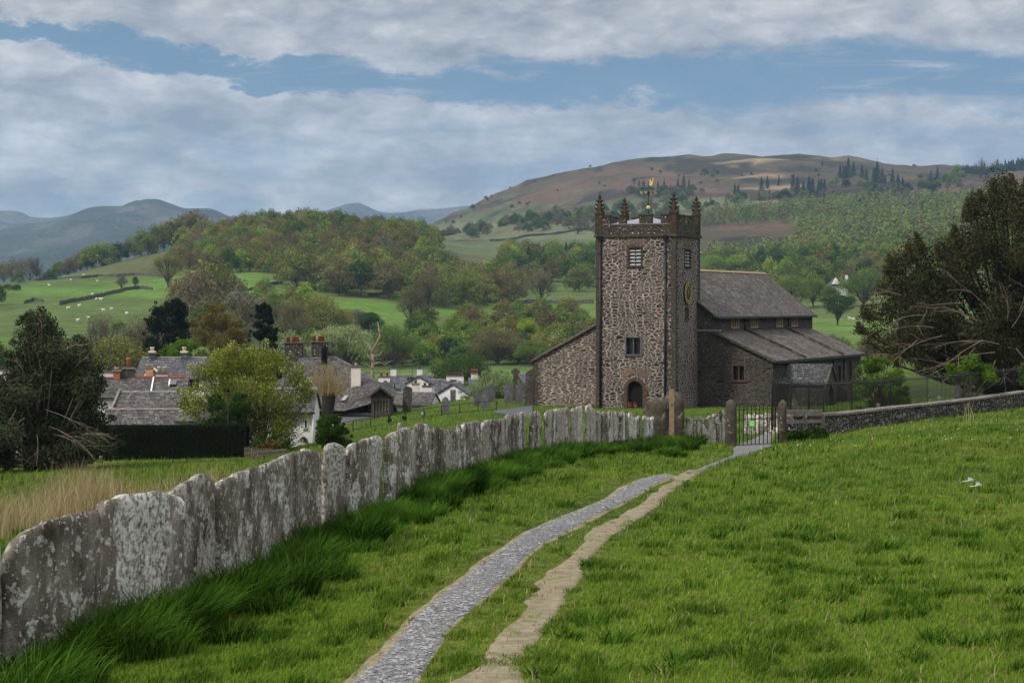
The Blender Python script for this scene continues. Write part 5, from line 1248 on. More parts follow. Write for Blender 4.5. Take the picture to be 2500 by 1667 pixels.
# birch wood up the right flank of the fell: nearest ones as trees, the far rest as one mass
def clearing(u, v, Y): return (1700 < u < 1945 and 543 + (1945 - u) * .06 < v < 640 - (u - 1700) * .1) or v < 470 + max(0, (1950 - u)) * .18 or (u > 2080 and v < 470 - (u - 2080) * .12) or (fbm(u / 40, v / 9, 3, 77) > .66)
bp = sorted(scatter([(1700,1330),(2420,1200),(2600,1300),(2600,2150),(2250,2250),(1960,2250),(1700,2050)], 7.0, 60000, 4200, clearing), key=lambda q: q[1])
for k, (X, Y, z, u, v) in enumerate(bp[:190]):
    c = R.choice(['birch', 'birch', 'green', 'pale', 'olive', 'bright']); far('i', (X, Y, z), R.uniform(8, 12.5), c, f'{WORD[c]} birch in the plantation up the fell right of the tower', f'{WORD[c]} birches up the fell', 1.15)
def mass(name, pts_, protos, hr, label, cat, cols, hb, nl=170, ls=.75):
    rng = np.random.RandomState(5); small = []
    for i, f_ in enumerate(protos): small.append(f_(900 + i))
    VV_, QQ, TT, CC = [], [], [], []; base = 0
    for X, Y, z, u, v in pts_:
        (TV, TQ), (LV, LQ, ti) = small[rng.randint(len(small))]; s = rng.uniform(*hr) / hb; a = rng.uniform(0, 6.28); ca_, sa_ = math.cos(a), math.sin(a)
        V = np.concatenate([TV, LV]) * s; V = np.stack([V[:, 0] * ca_ - V[:, 1] * sa_ + X, V[:, 0] * sa_ + V[:, 1] * ca_ + Y, V[:, 2] + z], -1)
        VV_.append(V); QQ.append(np.concatenate([TQ, LQ + len(TV)]) + base); base += len(V)
        c = np.array(PAL[cols[rng.randint(len(cols))]]) * rng.uniform(.8, 1.25); CC.append(np.concatenate([np.tile(np.array([.16, .13, .11]), (len(TV), 1)), np.repeat(np.clip(.72 + .5 * ti, 0, 2), 4)[:, None] * c]))
    o = obj(name, npmesh(name, np.concatenate(VV_), np.concatenate(QQ), MATS['mass_leaf'], False, {'albedo': np.concatenate(CC)})); return setp(o, label, cat, None, 'stuff')
_m = bpy.data.materials.new('mass_leaf'); _m.use_nodes = True; _t = NT(_m.node_tree); _t.set(_t.n['Principled BSDF'].inputs['Base Color'], _t.add('Attribute', attribute_name='albedo').outputs['Color']); _t.n['Principled BSDF'].inputs['Roughness'].default_value = 1; _t.n['Principled BSDF'].inputs['Specular IOR Level'].default_value = .05; MATS['mass_leaf'] = _m
mass('distant_birch_wood', bp[190:], [lambda s: proto(s, 11, 3.4, .1, 10, 170, .52, 'birch', twigs=0, k=3, low=.3), lambda s: proto(s, 11, 3.8, .1, 10, 170, .52, twigs=0, k=3, low=.3), lambda s: proto(s, 12, 3.0, .1, 9, 160, .5, 'birch', twigs=0, k=3, low=.3)], (9, 14), 'far mass of birches spreading up the right flank of the fell', 'wood', ['birch', 'birch', 'green', 'green', 'olive', 'brown', 'brown', 'deep'], 11)
# conifer clumps and lone trees high on the fell: (bearing, row of foot, height in px, kind)
CF = [(1557,458,22,'s'),(1575,462,26,'s'),(1588,466,30,'s'),(1604,470,24,'s'),(1622,471,32,'s'),(1640,467,30,'s'),(1655,462,28,'s'),(1672,462,36,'s'),(1683,463,32,'s'),(1720,434,22,'d'),(1735,432,18,'d'),(1748,428,14,'d'),
 (1795,478,40,'s'),(1806,480,34,'s'),(1862,466,44,'s'),(1873,468,36,'s'),(1898,452,28,'s'),(1903,455,24,'s'),(1935,478,58,'s'),(1947,480,62,'s'),(1960,478,54,'s'),(1972,478,66,'s'),(1984,480,60,'s'),(1996,480,48,'s'),(2006,482,52,'s'),(2014,484,42,'s'),
 (2008,408,18,'s'),(2050,436,42,'s'),(2058,440,50,'s'),(2066,442,60,'s'),(2075,440,52,'s'),(2084,438,40,'s'),(2104,432,42,'s'),(2118,446,46,'s'),(2130,448,54,'s'),(2144,450,58,'s'),(2152,452,64,'s'),(2164,454,50,'s'),(2176,458,46,'s'),(2190,460,44,'s'),(2203,458,36,'s'),(2275,440,30,'s'),(2290,436,34,'s'),(2312,448,34,'d'),(2325,450,30,'d'),(2340,440,44,'d'),
 (1154,508,20,'d'),(1092,550,20,'x'),(1105,548,10,'d'),(1122,534,8,'d'),(1028,568,24,'d'),(1188,490,9,'d'),(1202,484,9,'d'),(1253,506,10,'d'),(1267,503,10,'d'),(1289,498,11,'d'),(1468,474,11,'d'),(1741,413,5,'d'),(1870,392,0,'m')]
for u_, v_, hp_, kd in CF:
    if kd == 'm' or hp_ == 0: continue
    p = G(u_ + R.uniform(-4, 4), v_ + R.uniform(-7, 5), 1700, 3400); h = max(5, hp_ / F * p.y * R.uniform(.7, 1.12))
    c = {'s': 'spruce', 'd': R.choice(['deep', 'deep', 'green']), 'x': 'grey'}[kd]; far(kd, p, h, c, f"{'dark spruce' if kd == 's' else 'small lone tree'} standing on the open fell {'right' if u_ > 1715 else 'left of or behind the tower top'}{' of the tower' if u_ > 1715 else ''}", 'trees dotted over the open fell')
for k in range(120):
    u_, v_, sp_ = R.choice([(1570,466,40),(1650,470,45),(1810,488,50),(1880,480,55),(1960,486,50),(2080,450,40),(2150,462,50),(2200,468,40),(1730,500,80),(2290,450,40),(1600,470,60)])
    p = G(u_ + R.gauss(0, sp_ * .55), v_ + abs(R.gauss(0, 7)), 1700, 3400); c = R.choice(['deep', 'brown', 'grey', 'green', 'spruce']); far(R.choice('ddbs') if c != 'grey' else 'b', p, R.uniform(6, 13), c, f'{WORD[c]} tree among the conifer clumps high on the fell', f'{WORD[c]} trees of the high fell clumps', 1.2, 'fell_tree')
for k in range(46):
    p = G(R.uniform(1150, 2250), R.uniform(405, 500), 1700, 3400); far('d', p, R.uniform(2.5, 5), 'deep', 'small dark thorn bush dotted on the open fell', 'thorn bushes on the open fell', 1.3, 'thorn_bush')
# plantation on the skyline at the right edge
for k in range(46):
    u_ = 2345 + k * 3.9; p = GY(u_, 2950 + R.uniform(-60, 60)); far('s', p, R.uniform(13, 18) * (1 + k / 120), 'spruce', 'spruce in the skyline plantation above the yew at the right', 'spruces of the skyline plantation')
for u_, h in ((2395, 26), (2392+38, 22)): 
    far('x', GY(u_ , 2700), h, 'grey', ('left' if h == 26 else 'right') + ' of two bare trees on the skyline before the spruce plantation', 'bare skyline trees')
# hilltop monument
p = G(1955, 386, 2400, 3400); t = thing('hilltop_monument', 'small dark stone monument pillar on top of the fell', 'monument', p)
MB().hexa([(-2.4,-2.4,-1),(2.4,-2.4,-1),(2.4,2.4,-1),(-2.4,2.4,-1)], [(-1.2,-1.2,4.6),(1.2,-1.2,4.6),(1.2,1.2,4.6),(-1.2,1.2,4.6)]).lathe((0,0,0), [(1.2,4.5),(1.1,5.2),(.4,5.8)], 8).build('pillar', MATS['quoin_stone'], t)
# ridge and field trees on the left: (u, foot Y, height m, kind, colour, wide)
LF = [(-30,1120,12,'x','grey',1),(10,1110,11,'b','brown',1),(30,1100,13,'b','grey',.9),(52,1105,12,'x','grey',1),(72,1100,13,'b','grey',1),(90,1095,12,'x','grey',.9),(45,1050,6,'d','green',1),
 (118,1290,7,'d','deep',1.2),(132,1290,9,'d','green',1.2),(148,1295,11,'d','green',1.2),(165,1290,11,'b','brown',1.2),(180,1295,12,'b','brown',1),(196,1290,13,'b','grey',1),(212,1290,12,'d','green',1.1),(225,1285,15,'d','green',1.1),(248,1275,15,'d','green',1.15),(268,1285,13,'d','olive',1.1),(290,1290,12,'d','deep',1.1),(310,1295,12,'b','brown',1),(332,1290,9,'d','green',1),
 (345,1295,17,'d','green',1.1),(362,1280,13,'d','green',1),(378,1300,18,'b','olive',1.1),(400,1300,18,'b','olive',1),(420,1305,19,'b','brown',1),(440,1305,19,'d','olive',1),(458,1310,21,'b','brown',1),(478,1300,21,'b','rust',1),(496,1230,15,'b','brown',1),
 (20,930,3,'d','deep',2),(40,925,3,'d','deep',2),(-10,800,9,'d','deep',1),(14,460,6,'d','deep',1.3),(34,455,5,'d','green',1.4),(-15,455,8,'d','deep',1.2),(2,470,7,'b','brown',1.2),
 (150,462,6,'b','brown',1.2),(170,455,5,'d','olive',1.3),(330,470,6,'b','brown',1.2),(345,460,5,'b','olive',1.2),(205,470,6,'b','grey',1.2),(255,450,5,'b','olive',1.2),(295,455,6,'b','grey',1.2),(292,640,4,'d','green',1.2),(318,600,4,'d','deep',1.2),
 (455,690,17,'b','brown',1),(475,680,19,'b','grey',1),(500,700,20,'d','olive',1),(520,720,22,'b','brown',1),(545,700,21,'b','olive',1),(565,680,18,'b','brown',1),(585,670,16,'b','grey',1),(600,665,12,'b','brown',.9),(500,640,11,'d','green',1),(560,630,10,'b','olive',1),(470,620,9,'d','olive',1),(430,640,8,'b','grey',1),(445,610,7,'b','brown',1),(530,600,9,'b','brown',1),(590,600,9,'b','grey',1)]
for u_, Y_, h, kd, c, wd in LF: far(kd, GY(u_, Y_), h, c, f"{WORD[c]} {'bare tree' if kd == 'x' else 'tree'} on the field edge or ridge at the left", f"{WORD[c]} trees of the left fields", wd)
# singled-out middle distance trees
mid('b', 410, None, 617, 905, 'olive', 'big spreading oak with open limbs standing alone by the field wall', 1.0, 0)
mid('b', 297, None, 672, 920, 'grey', 'small round bare tree beside the curved field wall', 1.25, 1)
mid('d', 331, None, 673, 935, 'deep', 'small dark green tree just right of the small round bare tree', .7, 2)
mid('d', 560, None, 563, 1180, 'bright', 'vivid green tree at the left edge of the hill wood', 1.25, 1)
mid('b', 1045, None, 655, 770, 'brown', 'tallest brown twiggy tree standing out before the oakwood', 1.0, 0)
mid('b', 1005, None, 700, 755, 'brown', 'lower brown twiggy tree leaning on the left of the tallest one', 1.0, 1)
mid('b', 1320, None, 655, 905, 'grey', 'grey brown round budding tree just left of the tower', 1.0, 0)
mid('d', 790, None, 718, 655, 'olive', 'yellow green spreading tree above the red chimney pots', 1.05, 1)
mid('b', 720, None, 730, 640, 'rust', 'thin rusty budding tree left of the yellow green spreading tree', .9, 1)
mid('b', 690, None, 735, 655, 'brown', 'brown twiggy tree just right of the dark pointed conifer', .9, 0)
mid('d', 905, None, 757, 690, 'deep', 'small dark bush alone on the green bank', 1.3, 2)
mid('b', 868, None, 752, 700, 'grey', 'small grey blossoming bush on the green bank', 1.4, 1)
mid('d', 848, None, 790, 560, 'pale', 'pale silvery rounded willow beyond the chimneys', 1.15, 1)
mid('d', 800, None, 800, 555, 'pale', 'smaller pale silvery willow left of the rounded one', 1.0, 0)
mid('d', 960, None, 790, 590, 'green', 'domed mid green tree behind the dead tree', 1.15, 1)
mid('d', 1290, None, 770, 640, 'bright', 'yellow green tall tree at the valley edge left of the north aisle', .9, 2)
mid('d', 1300, None, 828, 590, 'green', 'low round green tree against the north aisle roof', 1.3, 1)
mid('d', 1215, None, 800, 600, 'brown', 'broad dark brown tree in the valley belt', 1.5, 1)
mid('d', 1090, None, 868, 400, 'green', 'small cone shaped green tree by the far white chimneys', .95, 2)
mid('d', 1130, None, 858, 380, 'deep', 'dark glossy evergreen beside the cone shaped green tree', 1.2, 1)
mid('d', 1742, None, 622, 1230, 'bright', 'left one of two vivid green trees above the nave ridge', 1.25, 1)
mid('d', 1800, None, 620, 1235, 'bright', 'right one of two vivid green trees above the nave ridge', 1.3, 1)
mid('d', 1835, None, 632, 1150, 'deep', 'dark tree right of the two vivid green trees above the nave', 1.1, 0)
mid('d', 2108, None, 655, 880, 'green', 'large rounded green tree just right of the white house', 1.25, 1)
mid('d', 2045, None, 712, 690, 'deep', 'rounded dark tree standing in the green field', 1.35, 0)
mid('d', 2024, None, 694, 855, 'green', 'green tree half hiding the left end of the white house', 1.0, 2)
mid('d', 1985, None, 675, 900, 'green', 'green tree just left of the white house', 1.15, 0)
mid('d', 1935, None, 672, 890, 'green', 'round green tree above the nave roof verge', 1.1, 1)
mid('b', 245, None, 765, 380, 'grey', 'tall bare grey tree between the left village trees', .75, 1)
mid('d', 300, None, 818, 300, 'olive', 'yellow green tree behind the red pot chimneys', 1.25, 1)
mid('d', 340, None, 835, 310, 'olive', 'smaller yellow green tree beside the dark cedar', 1.2, 0)
mid('b', 370, None, 765, 430, 'grey', 'grey twiggy tree left of the dark cedar', 1.1, 0)
# ---------------- nearer trees shaped on the photograph's outlines, each a volume at its own distance
def polymask_sample(poly, n, rng):
    xs = np.array([p[0] for p in poly], float); ys = np.array([p[1] for p in poly], float); out = []
    while len(out) < n:
        u = rng.uniform(xs.min(), xs.max(), 4000); v = rng.uniform(ys.min(), ys.max(), 4000); ins = np.zeros(4000, bool); j = len(xs) - 1
        for i in range(len(xs)):
            c = ((ys[i] > v) != (ys[j] > v)) & (u < (xs[j] - xs[i]) * (v - ys[i]) / (ys[j] - ys[i] + 1e-9) + xs[i]); ins ^= c; j = i
        out += list(zip(u[ins], v[ins]))
    return np.array(out[:n])
def edge_dist(poly, pts_):
    d = np.full(len(pts_), 1e9); n = len(poly)
    for i in range(n):
        a = np.array(poly[i], float); b = np.array(poly[(i + 1) % n], float); ab = b - a
        t = np.clip(((pts_ - a) @ ab) / (ab @ ab), 0, 1); q = a + t[:, None] * ab; d = np.minimum(d, np.linalg.norm(pts_ - q, axis=1))
    return d
def shaped(name, label, cat, poly, Y, nl, ls, leaf, K=60, cr=.12, trunk_u=None, bark='bark', seed=1, upd=(0, 0, .25), deep=1.0, twigs=3, tr=.18, ground=True, extra=None, spray=0.0, aspect=.6, stem=True, clump_shrink=.7):
    rng = np.random.RandomState(seed); us_ = [p[0] for p in poly]; W_ = (max(us_) - min(us_)) / F * Y
    uc = trunk_u if trunk_u is not None else sum(us_) / len(us_); p0 = GY(uc, Y)
    cl = polymask_sample(poly, K, rng); ed = edge_dist(poly, cl) / F * Y
    rr = np.clip(ed * 1.0, cr * W_ * .3, cr * W_)              # clump radii shrink to the edge
    cp_ = np.clip(ed, 0, W_ / 2); dp = np.sqrt(np.maximum(0, 1 - (1 - cp_ / (W_ / 2 + 1e-6)) ** 2)) * W_ / 2 * deep
    yy = Y + rng.uniform(-1, 1, K) * dp
    ctr = np.stack([(cl[:, 0] - 1250) / F * yy, yy, (HV - cl[:, 1]) / F * yy], -1) - np.array(p0)
    w_ = rr ** 2; ci = rng.choice(K, nl, p=w_ / w_.sum()); d = unit(rng.normal(size=(nl, 3))); rad = rng.uniform(.1, 1.0, nl) ** .5
    c = ctr[ci] + d * (rr[ci] * rad)[:, None] * [1, 1, .85]
    if spray: c = c + np.array([0, 0, 1.0]) * (rng.uniform(size=(nl, 1)) ** 3) * spray * rr[ci][:, None]
    tint = np.clip(rng.normal(.45, .2, nl) + rng.uniform(-.25, .25, K)[ci], 0, 1); nrm = unit(d * .6 + rng.normal(size=d.shape) * .6 + upd)
    if ground: c[:, 2] = np.maximum(c[:, 2], rng.uniform(0, .25, nl))
    LV, LQ = leaf_quads(c, ls * rng.uniform(.55, 1.4, nl), nrm, rng, aspect)
    t = thing(name, label, cat, p0)
    H_ = ctr[:, 2].max()
    if stem:
        P_ = []; R_ = []; ths = H_ * .16
        top = np.array([0, 0, H_ * .55]); P_.append(bez(np.array([0, 0, -.4]), np.array([.05, 0, ths]), top, 7)); R_.append(np.linspace(tr, tr * .4, 7))
        for q, r in zip(ctr, rr):
            f = rng.uniform(.2, .95); s = P_[0][int(f * 6)]
            if q[2] < s[2]: s = P_[0][1]
            mid_ = (s + q) / 2 + [0, 0, -.05 * H_]; r0 = tr * .35 * (1.1 - f)
            P_.append(bez(s, mid_, q, 6)); R_.append(np.linspace(r0, r0 * .3, 6))
            for _ in range(twigs):
                e = q + unit(rng.normal(size=3)) * r * 1.05; P_.append(bez(q, (q + e) / 2 + rng.normal(size=3) * r * .1, e, 3)); R_.append(np.linspace(r0 * .3, .006, 3))
        TV, TQ = tubes_np(P_, R_, 5); obj('trunk', npmesh('trunk', TV, TQ, MATS[bark], True), t)
    obj('crown', npmesh('crown', LV, LQ, MATS[leaf], False, {'tint': tint}), t); return t, p0, ctr, rr
def twig_spray(name, t, p0, starts, Y, bark, rng, n, L, r0=.03, droop=.2):
    """pale dead branches that fork; starts = [(u,v,du,dv)]"""
    P_ = []; R_ = []
    def grow(p, d, L, r, lev):
        q = p + d * L * .5 + rng.normal(size=3) * L * .06; e = p + d * L + np.array([0, 0, -droop * L]) + rng.normal(size=3) * L * .10
        b = bez(p, q, e, 6); P_.append(b); R_.append(np.linspace(r, r * .45, 6))
        if lev:
            for _ in range(rng.randint(3, 5)):
                k = rng.randint(1, 6); dd = unit(d + rng.normal(size=3) * [.55, .45, .5]); grow(b[k], dd, L * rng.uniform(.35, .6), r * .5, lev - 1)
    for (u_, v_, du, dv, LL) in starts:
        p = np.array(P(u_, v_, Y)) - np.array(p0); d = unit(np.array([du, rng.uniform(-.5, -.1), -dv], float)); grow(p, d, LL, r0, 2)
    V, Q = tubes_np(P_, R_, 4); return obj(name, npmesh(name, V, Q, MATS[bark], True), t)
T1 = [(89,745),(127,751),(150,764),(159,805),(200,812),(225,830),(249,879),(265,939),(252,1003),(287,1028),(308,1067),(287,1124),(200,1150),(60,1155),(-70,1160),(-90,1000),(-40,940),(16,904),(19,843),(35,796),(64,754)]
t1, p0, c1, r1 = shaped('holly_tree', 'big dark evergreen tree with bare pale twigs filling the left edge', 'tree', T1, 101, 105000, .058, 'holly_leaf', 170, .10, 100, 'pale_bark', 3, twigs=5, tr=.16)
rng = np.random.RandomState(4)
twig_spray('bare_twigs', t1, p0, [(100,900,-.3,-1,1.6),(110,900,.6,-.9,1.6),(70,930,-.5,-.9,1.5),(100,960,-.9,-.3,1.5),(90,1000,.2,-1,1.4),(110,1000,.9,.2,1.8),(120,1040,1,.35,2.2),(60,1020,-.7,.6,1.6),(50,1050,.1,1,1.4),(40,1000,-.4,.8,1.4),(150,860,.8,-.5,1.3),(130,1060,1,.2,2.4),(60,870,-.3,-.9,1.5),(150,940,.7,-.3,1.4),(200,1060,1,-.3,1.6),(90,1060,.2,.9,1.2),(100,850,.1,-1,1.3),(180,900,.6,-.6,1.2)], 98.6, 'pale_bark', rng, 0, 0, .017)
YEW = [(2425,436),(2390,462),(2362,482),(2345,540),(2320,566),(2290,600),(2250,590),(2234,566),(2216,600),(2169,623),(2156,662),(2143,700),(2165,727),(2110,745),(2093,775),(2091,805),(2125,848),(2182,891),(2247,922),(2340,950),(2500,960),(2760,960),(2820,700),(2760,520),(2640,430),(2560,415),(2500,440),(2470,425)]
flat('yew_twig', (.20, .15, .12), .9)
ty, p0, cy, ry = shaped('yew_tree', 'huge spreading dark yew with drooping bare branches behind the railings at the right', 'tree', YEW, 134, 190000, .095, 'yew_leaf', 300, .062, 2480, 'dark_bark', 9, (0, 0, .1), .8, twigs=3, tr=.5, spray=1.3, aspect=.35)
twig_spray('bare_branches', ty, p0, [(2440,840,-1,-.15,4.2),(2430,860,-1,.1,4.4),(2400,830,-1,.45,3.4),(2380,850,-.9,.7,3.0),(2430,880,-.5,.9,2.4),(2450,900,.1,1,2.0),(2300,820,-1,.1,3.2),(2280,800,-1,-.2,2.6),(2260,770,-1,.1,2.6),(2240,830,-.9,.5,2.2),(2470,800,.4,-.9,2.8),(2460,780,-.2,-1,2.6),(2480,850,.6,.8,2.6),(2420,760,-.8,-.6,2.8),(2380,780,-1,-.3,2.8),(2490,760,.3,-1,2.4),(2350,740,-1,0,2.4),(2200,720,-.9,-.3,1.8)], 126.5, 'yew_twig', rng, 0, 0, .022, .12)
# upright plumes at the yew's top and left
plv = []; 
for (u_, v_, w_, h_) in [(2425,440,14,60),(2392,466,12,60),(2362,486,10,60),(2330,552,12,50),(2285,600,10,40),(2236,570,10,46),(2214,602,9,40),(2170,625,10,40),(2148,690,12,34),(2108,748,13,36),(2095,790,12,30),(2470,428,14,60),(2505,436,16,60)]:
    n = 900; a = rng.uniform(0, 1, n); yy = 132 + rng.normal(size=n) * .5; uu = u_ + rng.normal(size=n) * w_ * (.15 + a * .8) + (a * 12 if u_ < 2300 else 0); vv = v_ - 4 + a * h_
    plv.append(np.stack([(uu - 1250) / F * yy, yy, (HV - vv) / F * yy], -1) - np.array(p0))
c = np.concatenate(plv); LV, LQ = leaf_quads(c, .09 * rng.uniform(.6, 1.3, len(c)), unit(rng.normal(size=c.shape)), rng, .35)
obj('plume', npmesh('plume', LV, LQ, MATS['yew_leaf'], False, {'tint': rng.uniform(.2, 1, len(c))}), ty)
t6, p0, c6, r6 = shaped('willow_tree', 'wide round yellow green tree speckled with pale catkins before the cottages', 'tree', [(422,953),(455,902),(488,856),(532,846),(598,828),(646,828),(672,846),(715,864),(748,895),(776,966),(761,997),(750,1040),(756,1081),(690,1095),(640,1085),(600,1060),(560,1045),(488,1035),(442,1030),(430,984)], 124, 30000, .058, 'willow_leaf', 130, .085, 645, 'bark', 12, twigs=4, tr=.14, deep=.9)
rng = np.random.RandomState(3); n = 3200; ci = rng.randint(0, len(c6), n); d = unit(rng.normal(size=(n, 3)) + [0, -.7, .3]); c = c6[ci] + d * r6[ci][:, None] * 1.02
LV, LQ = leaf_quads(c, .040 * rng.uniform(.7, 1.3, n), unit(d + rng.normal(size=d.shape) * .4), rng, .6); obj('catkins', npmesh('catkins', LV, LQ, MATS['catkin'], False, {'tint': rng.uniform(0, 1, n)}), t6)
shaped('laurel_bush', 'rounded deep green bush in front of the wide willow', 'bush', [(488,997),(519,958),(570,948),(608,964),(618,1010),(610,1060),(493,1060)], 120, 9000, .055, 'bush_leaf', 40, .16, None, 'bark', 14)
shaped('cedar_tree', 'dense blackish evergreen with a flat rounded top behind the slate house', 'tree', [(358,760),(375,738),(395,726),(430,722),(455,735),(470,765),(474,800),(470,850),(470,905),(352,905),(346,830),(355,790)], 300, 16000, .14, 'pine_leaf', 60, .15, None, 'dark_bark', 16)
shaped('beech_tree', 'golden olive rounded tree between the two dark evergreens', 'tree', [(472,800),(485,762),(515,737),(540,732),(570,750),(595,790),(612,830),(622,880),(610,930),(480,930),(470,860)], 290, 22000, .12, 'olive_leaf', 80, .12, None, 'bark', 18)
shaped('pointed_conifer', 'dark pointed conifer left of the red chimney pots', 'conifer', [(640,706),(646,735),(664,748),(668,775),(678,800),(683,850),(692,930),(598,930),(604,830),(612,780),(604,752),(628,742),(634,725)], 270, 15000, .11, 'pine_leaf', 80, .12, None, 'dark_bark', 20)
shaped('lime_green_tree', 'lime green spreading small tree behind the slate house chimneys', 'tree', [(382,858),(405,835),(450,820),(480,828),(497,850),(505,880),(490,960),(400,960)], 235, 9000, .09, 'bright_leaf', 36, .14, None, 'bark', 22)
shaped('lilac_bush', 'pale green feathery shrub behind the gravestones', 'bush', [(1118,955),(1130,925),(1165,905),(1215,902),(1250,915),(1275,935),(1290,985),(1120,985)], 196, 12000, .065, 'lilac', 50, .12, None, 'bark', 24) if leafmat('lilac', (.10, .15, .05), (.28, .36, .17), .3) else None
shaped('ivy_bush', 'dark glossy ivy bush at the left end of the churchyard lawn', 'bush', [(772,1010),(795,998),(820,1000),(836,1020),(850,1045),(862,1065),(862,1100),(765,1100)], 106, 9000, .05, 'bush_leaf', 34, .16, None, 'bark', 26)
shaped('hawthorn_bush', 'fresh green bush left of the yew beyond the railings', 'bush', [(2078,930),(2090,890),(2120,868),(2160,872),(2205,900),(2222,940),(2225,1000),(2085,1000)], 122, 11000, .055, 'bush_bright', 44, .15, None, 'bark', 28) if leafmat('bush_bright', (.03, .07, .006), (.11, .20, .02), .3) else None
shaped('elder_bush', 'leafy light green shrub with bare stems below the yew', 'bush', [(2290,925),(2310,880),(2345,862),(2370,852),(2400,865),(2432,890),(2440,930),(2430,960),(2350,940)], 114, 6500, .06, 'bush_bright', 40, .13, 2340, 'pale_bark', 30, ground=False)
shaped('elder_bush', 'leafy shrub half outside the frame under the yew at the far right', 'bush', [(2480,905),(2500,860),(2540,850),(2600,880),(2610,950),(2490,950)], 122, 5000, .06, 'bush_bright', 30, .14, None, 'bark', 31)
shaped('nettle_patch', 'dark green nettles against the stone rail beside the gate', 'plant', [(1893,1085),(1900,1060),(1925,1048),(1960,1050),(2000,1038),(2030,1048),(2040,1065),(1950,1090)], 79, 8000, .035, 'bush_leaf', 50, .07, None, 'bark', 32, stem=False)
shaped('low_shrub', 'small dark shrub on the lawn under the handrail, left one', 'bush', [(943,1030),(952,1014),(962,1030)], 143, 500, .05, 'bush_leaf', 8, .3, None, 'bark', 33, stem=False)
shaped('low_shrub', 'small dark shrub on the lawn under the handrail, right one', 'bush', [(980,1024),(986,1012),(996,1024)], 147, 400, .05, 'bush_leaf', 8, .3, None, 'bark', 34, stem=False)
# pollard: dark stump with a brush of upright twigs
p = GY(800, 168); t = thing('pollard_tree', 'pollarded tree, dark ivy stump with tall upright yellowish twigs before the large roof', 'tree', p)
rng = np.random.RandomState(2); P_ = [bez(np.array([-.3,0,-.3]), np.array([0,0,1.]), np.array([.1,0,(HV-960)/F*168-p.z]), 5)]; R_ = [np.array([.55,.5,.45,.5,.55])]
for k in range(150):
    s = np.array([rng.normal()*.4, rng.normal()*.3, (HV-965)/F*168-p.z]); e = np.array([s[0]*1.9+rng.normal()*.25, s[1]*1.8, rng.uniform(.55, 1.0)*((HV-880)/F*168-p.z)+.2]); P_.append(bez(s, (s+e)/2+[s[0]*.5, 0, .2], e, 5)); R_.append(np.linspace(.03, .008, 5))
V, Q = tubes_np(P_[1:], R_[1:], 4); obj('twigs', npmesh('twigs', V, Q, MATS['twig_tan'], True), t) if flat('twig_tan', (.30, .22, .10), .9) else None
V, Q = tubes_np(P_[:1], R_[:1], 9); obj('trunk', npmesh('trunk', V, Q, MATS['dark_bark'], True), t)
c = np.stack([rng.normal(size=900)*.75, rng.normal(size=900)*.6, rng.uniform(2.0, (HV-885)/F*168-p.z, 900)], -1); LV, LQ = leaf_quads(c, .045*rng.uniform(.6, 1.3, 900), unit(rng.normal(size=c.shape)), rng); obj('buds', npmesh('buds', LV, LQ, MATS['willow_leaf'], False, {'tint': rng.uniform(0, 1, 900)}), t)
# dead tree beyond the village
p = GY(912, 300); t = thing('dead_tree', 'bare dead tree with twisted pale limbs beyond the big slate roof', 'tree', p); b = MB()
def dt(pp_, r0, r1): q = [P(u_, v_, 300+k*.4)-p for k, (u_, v_) in enumerate(pp_)]; b.tube(q, list(np.linspace(r0*.55, r1*.55, len(q))), 6)
dt([(910,960),(909,905),(911,880),(909,860)], .55, .42); dt([(909,862),(918,840),(928,820),(925,808),(924,795),(921,785)], .36, .08); dt([(909,862),(905,850),(893,835),(886,828)], .3, .05); dt([(909,860),(920,843),(936,835)], .2, .05); dt([(911,890),(925,885),(940,890),(952,882),(965,880)], .25, .05); dt([(910,880),(900,872),(896,862)], .18, .04); dt([(911,872),(928,866),(932,858),(942,852)], .2, .04); dt([(910,900),(896,890),(885,893)], .14, .03); dt([(926,812),(934,800)], .1, .03)
b.build('trunk', MATS['dead_wood'], t)
# hedge, picket fence with flowers
def hedge(u0, u1, v0, Y, dep, name, label):
    a, b_ = GY(u0, Y), GY(u1, Y); top = (HV-v0)/F*Y; rng = np.random.RandomState(7); p = a
    t = thing(name, label, 'hedge', p); x1 = b_.x-a.x; z1 = top-p.z; zb = min(0, b_.z-p.z)-.4
    MB().hexa([(0,0,zb),(x1,0,zb),(x1,dep,zb),(0,dep,zb)], [(.05,.05,z1-.06),(x1-.05,.05,z1-.06),(x1-.05,dep-.05,z1-.06),(.05,dep-.05,z1-.06)]).build('dark_core', MATS['dark_opening'], t)  # solid near-black core: the hedge's inner shade put in as colour
    n = 26000; w1 = x1*(z1-zb); w2 = x1*dep; w3 = dep*(z1-zb)*2; ch_ = rng.choice(3, n, p=np.array([w1, w2, w3])/(w1+w2+w3)); c = np.zeros((n, 3)); nr = np.zeros((n, 3)); r1, r2 = rng.uniform(size=n), rng.uniform(size=n); j = np.abs(rng.normal(size=n))*.05
    m = ch_ == 0; c[m] = np.stack([r1*x1, -j, zb+r2*(z1-zb)], -1)[m]; nr[m] = (0, -1, .3)
    m = ch_ == 1; c[m] = np.stack([r1*x1, r2*dep, z1-.05+j*.8], -1)[m]; nr[m] = (0, 0, 1)
    m = ch_ == 2; c[m] = np.stack([np.where(r1 > .5, x1+j, -j), r1*dep, zb+r2*(z1-zb)], -1)[m]; nr[m] = (1, 0, .2)
    LV, LQ = leaf_quads(c, .05*rng.uniform(.6, 1.3, n), unit(nr+rng.normal(size=nr.shape)*.6), rng); obj('foliage', npmesh('foliage', LV, LQ, MATS['hedge_leaf'], False, {'tint': rng.uniform(0, 1, n)}), t)
hedge(255, 598, 1041, 117, 1.3, 'clipped_hedge', 'tall clipped dark hedge below the cottages')
